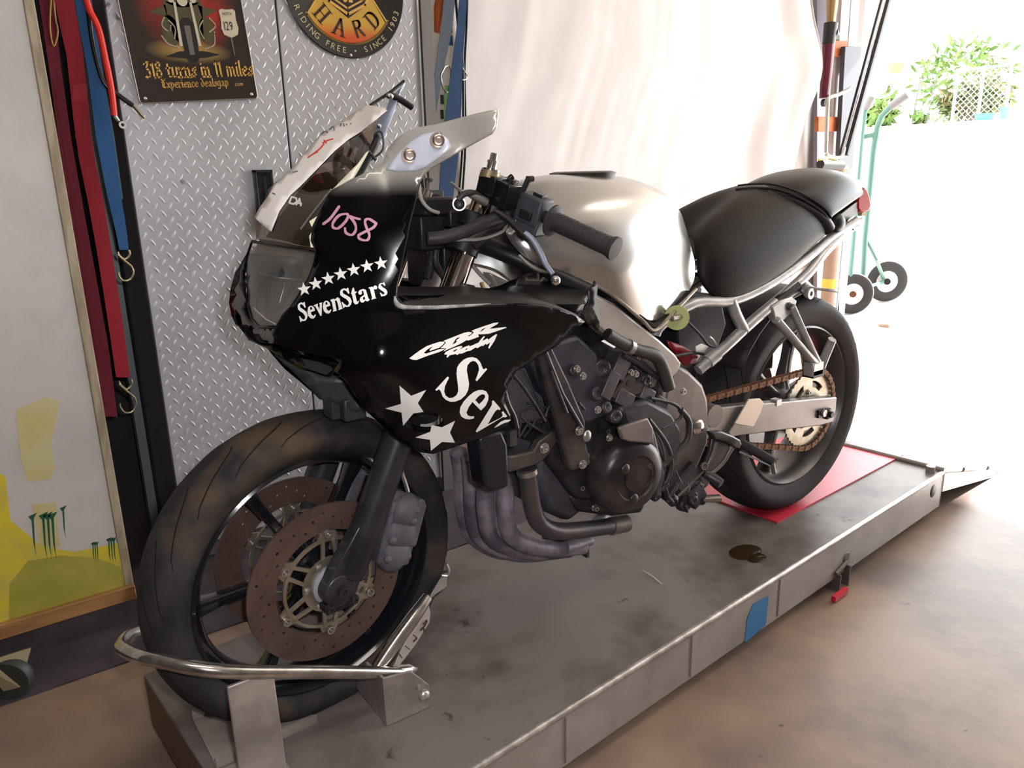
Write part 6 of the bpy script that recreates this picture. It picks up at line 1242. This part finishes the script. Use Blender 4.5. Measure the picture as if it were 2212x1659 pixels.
# ------------------------------------------------------------------ chain and sprockets
sp_y = -.098; ch = M(); pitch = .015875; rs_ = .1115; fs_ = V((.865, sp_y, .385)); rf_ = .040; rc2 = RW + V((0, sp_y, 0))
sprk = [(rc2[0] + (.104 + (.005 if k % 2 else 0))*math.cos(math.pi*k/43 + .02), rc2[2] + (.104 + (.005 if k % 2 else 0))*math.sin(math.pi*k/43 + .02)) for k in range(86)]
shol = []
for k in range(5):
    a = R(72*k + 62); shol.append([(rc2[0] + .080*math.cos(a + t) if r_ else rc2[0] + .062*math.cos(a + t), (rc2[2] + (.080 if r_ else .062)*math.sin(a + t))) for r_, t in ((1, -.36), (1, -.18), (1, 0), (1, .18), (1, .36), (0, .30), (0, 0), (0, -.30))])
shol.append([(rc2[0] + .034*math.cos(R(15*k)), rc2[2] + .034*math.sin(R(15*k))) for k in range(24)])
f0 = fill(sprk, .03, lambda u, v: V((u, sp_y, v)), shol); m = M(); m.add(f0.v, f0.f); m.add([V(q) + V((0, .006, 0)) for q in f0.v], [t[::-1] for t in f0.f])
for ring in [sprk] + shol: k = len(ring); m.add([V((u, sp_y, v)) for u, v in ring] + [V((u, sp_y + .006, v)) for u, v in ring], [(i, (i + 1) % k, k + (i + 1) % k, k + i) for i in range(k)])
spo = obj('rear_sprocket', m, mat('sprocket_alu', (.48, .44, .38), metal=.65, rough=.35, col2=(.35, .30, .20), scale=20), bike, smooth=25, fix=False, label='pale drilled rear sprocket')
b = M()
for k in range(5): a = R(72*k + 26); b.bolt(rc2 + V((.050*math.cos(a), -.001, .050*math.sin(a))), (0, -1, 0), .006, .006)
obj('sprocket_nut', b, m_bolt, spo)
obj('sprocket_carrier', M().lathe([(.075, 0), (.075, -.025), (.05, -.03), (.034, .004), (.03, .0)], rc2 + V((0, .008, 0)), (0, -1, 0), 36), m_rim2, bike)
# chain path: tangent lines
dx = fs_ - rc2; D_ = math.hypot(dx[0], dx[2]); th0 = math.atan2(dx[2], dx[0]); al = math.acos((rs_ - rf_)/D_)
path = []
a_top, a_bot = th0 - al, th0 + al
pA = rc2 + rs_*V((math.cos(a_top), 0, math.sin(a_top))); pB = fs_ + rf_*V((math.cos(a_top), 0, math.sin(a_top)))
pC = fs_ + rf_*V((math.cos(a_bot), 0, math.sin(a_bot))); pD = rc2 + rs_*V((math.cos(a_bot), 0, math.sin(a_bot)))
segs = [pB, pA]
arc = []; a = a_top
while a > a_bot - 2*math.pi: arc.append(rc2 + rs_*V((math.cos(a), 0, math.sin(a)))); a -= .1
arc2 = []; a = a_bot
while a < a_top + 0: arc2.append(fs_ + rf_*V((math.cos(a), 0, math.sin(a)))); a += .25
poly = [pB, pA] + arc + [pD, pC] + arc2 + [pB]
d_ = [0]
for i in range(1, len(poly)): d_.append(d_[-1] + np.linalg.norm(poly[i] - poly[i - 1]))
def at_len(s):
    for i in range(1, len(poly)):
        if s <= d_[i]: k = (s - d_[i - 1])/max(1e-9, d_[i] - d_[i - 1]); return poly[i - 1] + (poly[i] - poly[i - 1])*k
    return poly[-1]
nl = int(d_[-1]/pitch); lk = M()
outl = [(-.0079 - .0062*math.cos(t), .0062*math.sin(t)) for t in (R(-70), R(-35), 0, R(35), R(70))] ; outl = [(-.0079, -.0062), (-.013, -.003), (-.013, .003), (-.0079, .0062), (0, .0048), (.0079, .0062), (.013, .003), (.013, -.003), (.0079, -.0062), (0, -.0048)]
lk.plate([(x, -.0085, z) for x, z in outl], (0, .0018, 0)); lk.plate([(x, .0085, z) for x, z in outl], (0, -.0018, 0)); lk.cyl((-.0079, -.0095, 0), (-.0079, .0095, 0), .0028, 8); lk.cyl((.0079, -.0095, 0), (.0079, .0095, 0), .0028, 8); lk.cyl((-.0079, -.0065, 0), (-.0079, .0065, 0), .0048, 8)
m_chain = mat('rusty_chain', (.16, .065, .035), metal=.25, rough=.65, col2=(.24, .12, .06), scale=60, bump=.3)
cho = bpy.data.objects.new('drive_chain', None); COL.objects.link(cho); cho.parent = bike; cho['label'] = 'rusty brown drive chain'
lme = to_mesh('chain_link', lk); lme.materials.append(m_chain)
for i in range(nl):
    s = (i + .5)*d_[-1]/nl; q0, q1 = at_len(s - .006), at_len(s + .006); q = (q0 + q1)/2; d2 = unit(q1 - q0); w_ = 1.0 if i % 2 else .82
    o = bpy.data.objects.new('chain_link', lme); COL.objects.link(o); o.parent = cho
    z2 = np.cross(d2, (0, 1, 0))*1.25; mtx = Matrix(((d2[0], 0, z2[0], q[0] - .7), (d2[1], w_, z2[1], q[1]), (d2[2], 0, z2[2], q[2]), (0, 0, 0, 1))); o.matrix_local = mtx
sil = [V((.98, .15, .27)), V((1.06, .17, .30)), V((1.14, .185, .33)), V((1.30, .195, .385)), V((1.50, .20, .455))]
so_ = obj('silencer', M().tube(sil, [.022, .03, .058, .060, .058], 24), mat('silencer_black', (.02, .019, .02), rough=.4), bike, label='black exhaust silencer on the far side')
obj('silencer_tip', M().tube([sil[-1], sil[-1] + V((.05, .004, .018))], .026, 18), m_sat, so_)
obj('link_pipe', M().tube([V((.72, 0, .14)), V((.82, .06, .18)), V((.90, .12, .23)), V((.98, .15, .27))], .02, 14, sm=4), m_head, so_)
obj('rear_brake_disc', M().lathe([(.11, .096), (.11, .101), (.07, .101), (.07, .096)], RW, (0, 1, 0), 48, closed=True), m_rust, bike)
obj('rear_caliper', M().box(RW + V((.07, .11, .09)), (.07, .03, .06)), m_eng, bike, bevel=.005)
obj('front_sprocket', M().lathe([(.042, -.003), (.042, .003), (.02, .006), (0, .006)], fs_, (0, -1, 0), 30), m_bolt, bike)
# ------------------------------------------------------------------ engine
eb = M()
eb.plate([P(x, y, -.13) for x, y in ((1150, 770), (1300, 735), (1420, 800), (1450, 900), (1440, 1010), (1380, 1080), (1250, 1080), (1190, 1000), (1170, 900))], (0, .26, 0))
eng = obj('engine_block', eb, m_eng, bike, bevel=.012)
cb_ = M()
a1 = unit(V((.42, 0, -.91)));  # cylinder axis leaning forward
cyl_o = P(1190, 790, -.15); s_dir = unit(P(1270, 1000, -.15) - P(1180, 760, -.15)); t_dir = np.cross(s_dir, (0, 1, 0))
L0 = P(1165, 755, -.155); L1 = P(1262, 985, -.155); Rr0 = P(1300, 730, -.155)
cb_.plate([P(x, y, -.160) for x, y in ((1140, 765), (1185, 745), (1250, 722), (1290, 760), (1330, 850), (1320, 900), (1270, 920), (1230, 900), (1175, 850))], (0, .05, 0))
obj('cylinder_head', cb_, mat('head_blue', (.028, .028, .042), metal=.2, rough=.36, col2=(.05, .048, .066), scale=16, bump=.2), eng, bevel=.010)
# slanted hanger strut
st_m = M().plate([P(x, y, -.178) for x, y in ((1160, 752), (1190, 742), (1230, 825), (1266, 910), (1266, 950), (1278, 1004), (1234, 1020), (1220, 975), (1205, 930), (1180, 840))], (0, .022, 0))
sto = obj('engine_hanger', st_m, m_cov, eng, bevel=.005, label='long slanted engine hanger bar')
obj('hanger_rib', M().tube([P(1176, 752, -.18), P(1215, 850, -.181), P(1258, 925, -.181)], .0035, 8).tube([P(1190, 800, -.18), P(1225, 892, -.181)], .003, 8), m_eng2, sto)
obj('hanger_bolt', M().bolt(P(1258, 1003, -.179), (0, -1, 0), .007, .006).bolt(P(1250, 930, -.180), (0, -1, 0), .007, .007).ell(P(1268, 942, -.178), (.011, .006, .013), n=12, m=8), m_bolt, sto)
# alternator cover
ac = P(1368, 1030, -.185); ax_ = unit(V((-.12, -1, -.02)))
cov = obj('alternator_cover', M().lathe([(.090, -.095), (.088, -.03), (.085, -.012), (.077, .002), (.064, .010), (.050, .012), (.047, .008), (.030, .008), (.028, .012), (0, .013)], ac, ax_, 56), m_cov, eng, smooth=50, label='round brown-black alternator cover')
obj('cover_flange', M().lathe([(.096, -.10), (.096, -.072), (.089, -.068), (.089, -.10)], ac, ax_, 56), m_eng, cov)
b = M()
for k in range(8): a = R(45*k + 12); b.bolt(ac + V((.093*math.cos(a), .066, .093*math.sin(a))), ax_, .0055, .012)
obj('cover_bolt', b, m_bolt, cov)
b = M().lathe([(.028, .010), (.0265, .015), (.022, .015), (.021, .0115)], ac + V((.018, 0, .0)), ax_, 24)
for k in range(3): a = R(120*k + 20); b.ell(ac + V((.045*math.cos(a), -.012, .045*math.sin(a))), (.012, .004, .012), n=12, m=6)
obj('cover_boss', b, m_cov, cov)
obj('cover_bracket', M().plate([P(x, y, -.20) for x, y in ((1338, 925), (1400, 902), (1412, 925), (1414, 960), (1360, 955), (1345, 950))], (0, .012, 0)), m_alu2, eng, bevel=.004)
obj('cover_wing', M().plate([P(x, y, -.192) for x, y in ((1412, 925), (1428, 985), (1436, 1020), (1428, 1070), (1415, 1078), (1420, 1030), (1410, 985), (1404, 960))], (0, .03, 0)), m_eng2, eng, bevel=.004)
# front sprocket cover and clutter
obj('sprocket_cover', M().plate([P(x, y, -.175) for x, y in ((1340, 880), (1400, 860), (1455, 890), (1478, 930), (1470, 990), (1440, 1020), (1400, 940), (1350, 930))], (0, .04, 0)), m_eng, eng, bevel=.012)
obj('oil_pan', M().plate([P(x, y, -.11) for x, y in ((1230, 1070), (1400, 1075), (1390, 1110), (1330, 1118), (1250, 1108))], (0, .2, 0)), m_eng, eng, bevel=.012)
obj('airbox', M().plate([P(x, y, -.12) for x, y in ((1160, 665), (1240, 640), (1300, 660), (1330, 725), (1290, 745), (1180, 740))], (0, .22, 0)), m_sat, eng, bevel=.008)
obj('red_hose_end', M().tube([P(1190, 748, -.185), P(1205, 738, -.185)], .006, 10), mat('bracket_red', (.22, .006, .015)), eng)
cl = M()
rn = random.Random(5)
def blob(mm, x, y, Y, r_): mm.lathe([(r_, -.02), (r_, 0), (r_*.85, r_*.25), (r_*.4, r_*.3), (r_*.35, r_*.12), (0, r_*.12)], P(x, y, Y), (rn.uniform(-.4, .1), -1, rn.uniform(-.3, .3)), 10)
for x, y, Y, r_ in ((1240, 800, -.165, .012), (1290, 850, -.165, .016), (1310, 880, -.165, .014), (1300, 795, -.16, .02), (1355, 840, -.155, .018), (1395, 820, -.15, .016), (1380, 790, -.15, .018), (1330, 900, -.17, .016)): blob(cl, x, y, Y, r_)
for x, y, Y, a, b_, c_ in ((1345, 860, -.16, .05, .02, .035), (1390, 850, -.155, .04, .03, .03), (1330, 790, -.15, .04, .04, .05), (1310, 830, -.16, .03, .03, .06), (1420, 870, -.15, .04, .03, .03)): cl.box(P(x, y, Y), (a, b_, c_), (unit(V((.8, 0, -.5))), V((0, 1, 0)), unit(V((.5, 0, .8)))))
obj('carburettor_linkage', cl, m_eng2, eng, bevel=.003)
b = M()
for x, y, Y in ((1245, 797, -.166), (1258, 812, -.166), (1362, 805, -.165), (1372, 808, -.165), (1408, 828, -.165), (1410, 823, -.162), (1195, 868, -.17), (1290, 885, -.17), (1315, 945, -.17), (1475, 845, -.17), (1375, 775, -.165)): b.bolt(P(x, y, Y), (0, -1, 0), .006, .006)
obj('engine_bolt', b, m_bolt, eng)
obj('linkage_plate', M().plate([P(x, y, -.168) for x, y in ((1318, 856), (1360, 805), (1392, 832), (1385, 850), (1335, 868))], (0, .005, 0)), m_cov, eng, bevel=.003)
for x, y in ((1358, 828), (1380, 820)): obj('plate_hole', M().lathe([(0, .001), (.006, .001), (.0065, 0)], P(x, y, -.1685), (0, -1, 0), 14), mat('hole_black', (.01, .01, .01)), eng)
# large hoses
hs = obj('coolant_hose', M().tube([P(x, y, -.185) for x, y in ((1312, 722), (1335, 736), (1375, 755), (1415, 768), (1432, 795), (1446, 838))], [.0125, .0125, .0125, .014, .014, .013], 16, sm=5), mat('hose_grey', (.045, .040, .038), rough=.5), eng, label='thick open-ended coolant hose')
obj('hose_bore', M().lathe([(0, .002), (.0105, .002), (.0125, 0)], P(1312, 722, -.185), P(1312, 722, -.185) - P(1335, 736, -.185), 16), mat('hole_black', (.01, .01, .01)), hs)
obj('hose_clamp', M().tube([P(1356, 748, -.185), P(1364, 751, -.185)], .0155, 16), m_bolt, hs)
for pts_, r_ in ((((1345, 765), (1380, 785), (1418, 812)), .007), (((1405, 860), (1450, 870), (1470, 885), (1468, 905), (1430, 925)), .004), (((1470, 885), (1488, 910), (1485, 950), (1460, 975), (1425, 1010)), .007), (((1100, 800), (1130, 835), (1160, 880), (1178, 910)), .0025), (((1205, 855), (1185, 880), (1178, 900)), .002), (((1400, 905), (1440, 960), (1450, 1010), (1430, 1060)), .006), (((1250, 870), (1262, 885), (1255, 890)), .003), (((1390, 960), (1400, 1030), (1390, 1075)), .003), (((1415, 935), (1428, 960), (1435, 1000), (1430, 1040)), .004)):
    obj('hose' if r_ > .003 else 'wire', M().tube([P(x, y, -.172) for x, y in pts_], r_, 10, sm=5), m_hose, eng)
cr_ = M()
for k in range(5):
    rr_k = random.Random(k); pts_ = [(1150 + rr_k.uniform(-30, 50), 900 + rr_k.uniform(-40, 60)) for _ in range(6)]; cr_.tube([P(x, y, -.12 - .01*k) for x, y in pts_], .0024, 7, sm=5)
obj('wire_bundle', cr_, m_hose, eng, kind='stuff')
# radiator, front mounts and brackets
rad = M().plate([P(x, y, -.13) for x, y in ((1100, 800), (1160, 790), (1200, 860), (1185, 915), (1120, 905), (1090, 860))], (0, .28, 0))
obj('radiator', rad, mat('radiator_grey', (.07, .07, .085), metal=.2, rough=.5, col2=(.11, .105, .12), scale=14, bump=.6, bscale=200), bike, bevel=.004)
obj('radiator_bracket', M().plate([P(x, y, -.17) for x, y in ((1035, 945), (1085, 930), (1098, 960), (1100, 1010), (1100, 1052), (1060, 1062), (1048, 1050), (1040, 990))], (0, .05, 0)), mat('bracket_black', (.012, .012, .018), rough=.35), bike, bevel=.006, label='black box bracket hanging below the fairing')
obj('cross_bracket', M().plate([P(x, y, -.165) for x, y in ((1075, 985), (1110, 985), (1155, 975), (1165, 955), (1205, 925), (1215, 940), (1185, 985), (1160, 1005), (1100, 1022), (1078, 1015))], (0, .02, 0)), m_cov, bike, bevel=.004)
obj('bracket_bolt', M().bolt(P(1175, 968, -.166), (0, -1, 0), .008, .006), m_bolt, bike)
obj('radiator_side_plate', fill([(1080, 810), (1100, 795), (1130, 800), (1160, 860), (1175, 905), (1120, 915), (1095, 880)], 14, lambda x, y: P(x, y, -.15)), mat('plate_bluegrey', (.07, .07, .085), rough=.5, col2=(.05, .045, .05), scale=12), bike, solid=.004)
obj('fairing_stay', M().tube([P(x, y, -.17) for x, y in ((1090, 840), (1098, 870), (1112, 900), (1118, 925))], .0035, 8, sm=4).box(P(1106, 945, -.165), (.016, .01, .03)), m_cov, bike)
obj('front_case', M().plate([P(x, y, -.10) for x, y in ((1165, 950), (1225, 935), (1245, 1010), (1290, 1030), (1280, 1090), (1230, 1130), (1185, 1110), (1160, 1030))], (0, .18, 0)), mat('case_bluegrey', (.085, .085, .11), metal=.1, rough=.5, col2=(.04, .04, .05), scale=10, bump=.15), eng, bevel=.014)
# exhaust headers
exo = obj('exhaust_header', M().tube([P(1138, 1010, -.125), P(1142, 1040, -.125), P(1150, 1095, -.12), P(1165, 1130, -.115), P(1200, 1147, -.11), P(1250, 1145, -.10), P(1322, 1136, -.09)], .0185, 20, sm=6), mat('pipe_brown', (.10, .082, .080), metal=.4, rough=.42, col2=(.06, .055, .07), scale=9, bump=.1), bike, label='near exhaust header pipe bending back under the engine')
obj('pipe_clamp', M().tube([P(1138, 1012, -.125), P(1140, 1022, -.125)], .0215, 20), m_bolt, exo)
obj('pipe_joint', M().tube([P(1318, 1137, -.09), P(1352, 1130, -.088)], .0205, 20), m_alu2, exo)
for k, (tops, mids, bots) in enumerate((((1075, 1010, -.07), (1092, 1110, -.06), (1180, 1185, -.04)), ((1045, 1000, -.02), (1050, 1110, -.01), (1150, 1192, .0)), ((1015, 985, .04), (1022, 1100, .05), (1120, 1196, .04)), ((990, 975, .09), (1000, 1085, .10), (1080, 1190, .08)))):
    mm_ = P(mids[0] + 18, (mids[1] + bots[1])/2 + 14, (mids[2] + bots[2])/2)
    obj('exhaust_header', M().tube([P(*tops), P(mids[0] - 2, (tops[1] + mids[1])/2, mids[2]), P(*mids), mm_, P(*bots), P(bots[0] + 80, bots[1] - 6, bots[2])], .0195, 18, sm=6), m_head, bike)
obj('exhaust_collector', M().tube([P(1200, 1172, -.02), P(1262, 1160, -.02)], [.05, .035], 18, flat=.5), m_head, bike)
obj('collector_tab', M().box(P(1264, 1180, -.03), (.008, .02, .05)), m_cov, bike)
# ------------------------------------------------------------------ foot controls
ft = M().plate([P(x, y, -.185) for x, y in ((1538, 935), (1560, 932), (1585, 942), (1600, 950), (1604, 965), (1590, 970), (1575, 958), (1545, 950))], (0, .02, 0)); ft.plate([P(x, y, -.175) for x, y in ((1540, 945), (1575, 955), (1590, 968), (1560, 1010), (1530, 1030), (1522, 1010), (1535, 975))], (0, .012, 0))
fo = obj('footrest_bracket', ft, mat('foot_dark', (.035, .03, .03), metal=.4, rough=.35), bike, bevel=.004)
pg0, pg1 = P(1605, 960, -.20), P(1672, 998, -.275)
obj('foot_peg', M().tube([pg0, pg1], [.013, .0125], 14, flat=.85), mat('peg_rubber', (.015, .014, .013), rough=.7, bump=.3), fo, bevel=.001, label='black rubber rider foot peg')
obj('peg_edge', M().tube([P(1598, 976, -.20), P(1665, 1006, -.272)], .0025, 8), m_silf, fo); obj('peg_feeler', M().tube([P(1668, 1000, -.275), P(1672, 1022, -.275)], .005, 10).tube([P(1670, 1002, -.275), P(1680, 990, -.275)], .004, 8), m_alu2, fo)
sh_ = M().tube([P(x, y, -.195) for x, y in ((1580, 965), (1565, 995), (1542, 1018), (1528, 1025))], .005, 10, sm=4); sh_.tube([P(x, y, -.19) for x, y in ((1548, 955), (1540, 980), (1528, 1005), (1518, 1012))], .004, 8, sm=4)
obj('shift_linkage', sh_, m_alu2, fo); obj('linkage_ring', M().lathe([(.006, 0), (.009, 0), (.009, .006), (.006, .006)], P(1520, 1006, -.195), (-.3, -1, 0), 18, closed=True), m_bolt, fo)
obj('shift_rod', M().tube([P(1520, 1018, -.19), P(1465, 1072, -.185)], .0028, 8), m_alu2, fo)
obj('shift_pedal', M().tube([P(1520, 1022, -.19), P(1536, 1030, -.20), P(1558, 1045, -.225)], [.008, .012, .011], 14), mat('pedal_black', (.03, .028, .028), rough=.35), fo, label='rubber gear pedal tip')
jk = M()
for x, y, Y, r_ in ((1490, 1075, -.16, .022), (1475, 1055, -.16, .020), (1500, 1050, -.16, .018), (1448, 1075, -.165, .014), (1418, 1072, -.17, .014), (1432, 1050, -.165, .016), (1455, 1085, -.17, .012), (1515, 1040, -.165, .014), (1480, 1092, -.16, .015), (1498, 1082, -.17, .014)): blob(jk, x, y, Y, r_)
for x, y, Y, a, b_, c_ in ((1470, 1030, -.14, .07, .05, .05), (1495, 1065, -.15, .05, .04, .05), (1440, 1040, -.15, .05, .04, .05), (1510, 1030, -.15, .03, .04, .04)): jk.box(P(x, y, Y), (a, b_, c_), (unit(V((.8, 0, .5))), V((0, 1, 0)), unit(V((-.5, 0, .8)))))
jk.tube([P(1480, 1090, -.165), P(1484, 1106, -.165)], .004, 8).tube([P(1462, 1045, -.17), P(1440, 1085, -.17)], .006, 8).tube([P(1432, 1040, -.17), P(1440, 1072, -.17), P(1452, 1086, -.17)], .007, 8)
obj('shift_mechanism', jk, m_eng, bike, bevel=.003)
obj('side_stand_stub', M().tube([P(1510, 1078, -.16), P(1555, 1076, -.185)], [.011, .012], 14, flat=.7), mat('stub_steel', (.4, .36, .34), metal=.8, rough=.25), bike, label='bright metal stub of the side stand')
obj('stub_collar', M().tube([P(1508, 1078, -.158), P(1518, 1078, -.162)], .014, 12), m_sat, bike)
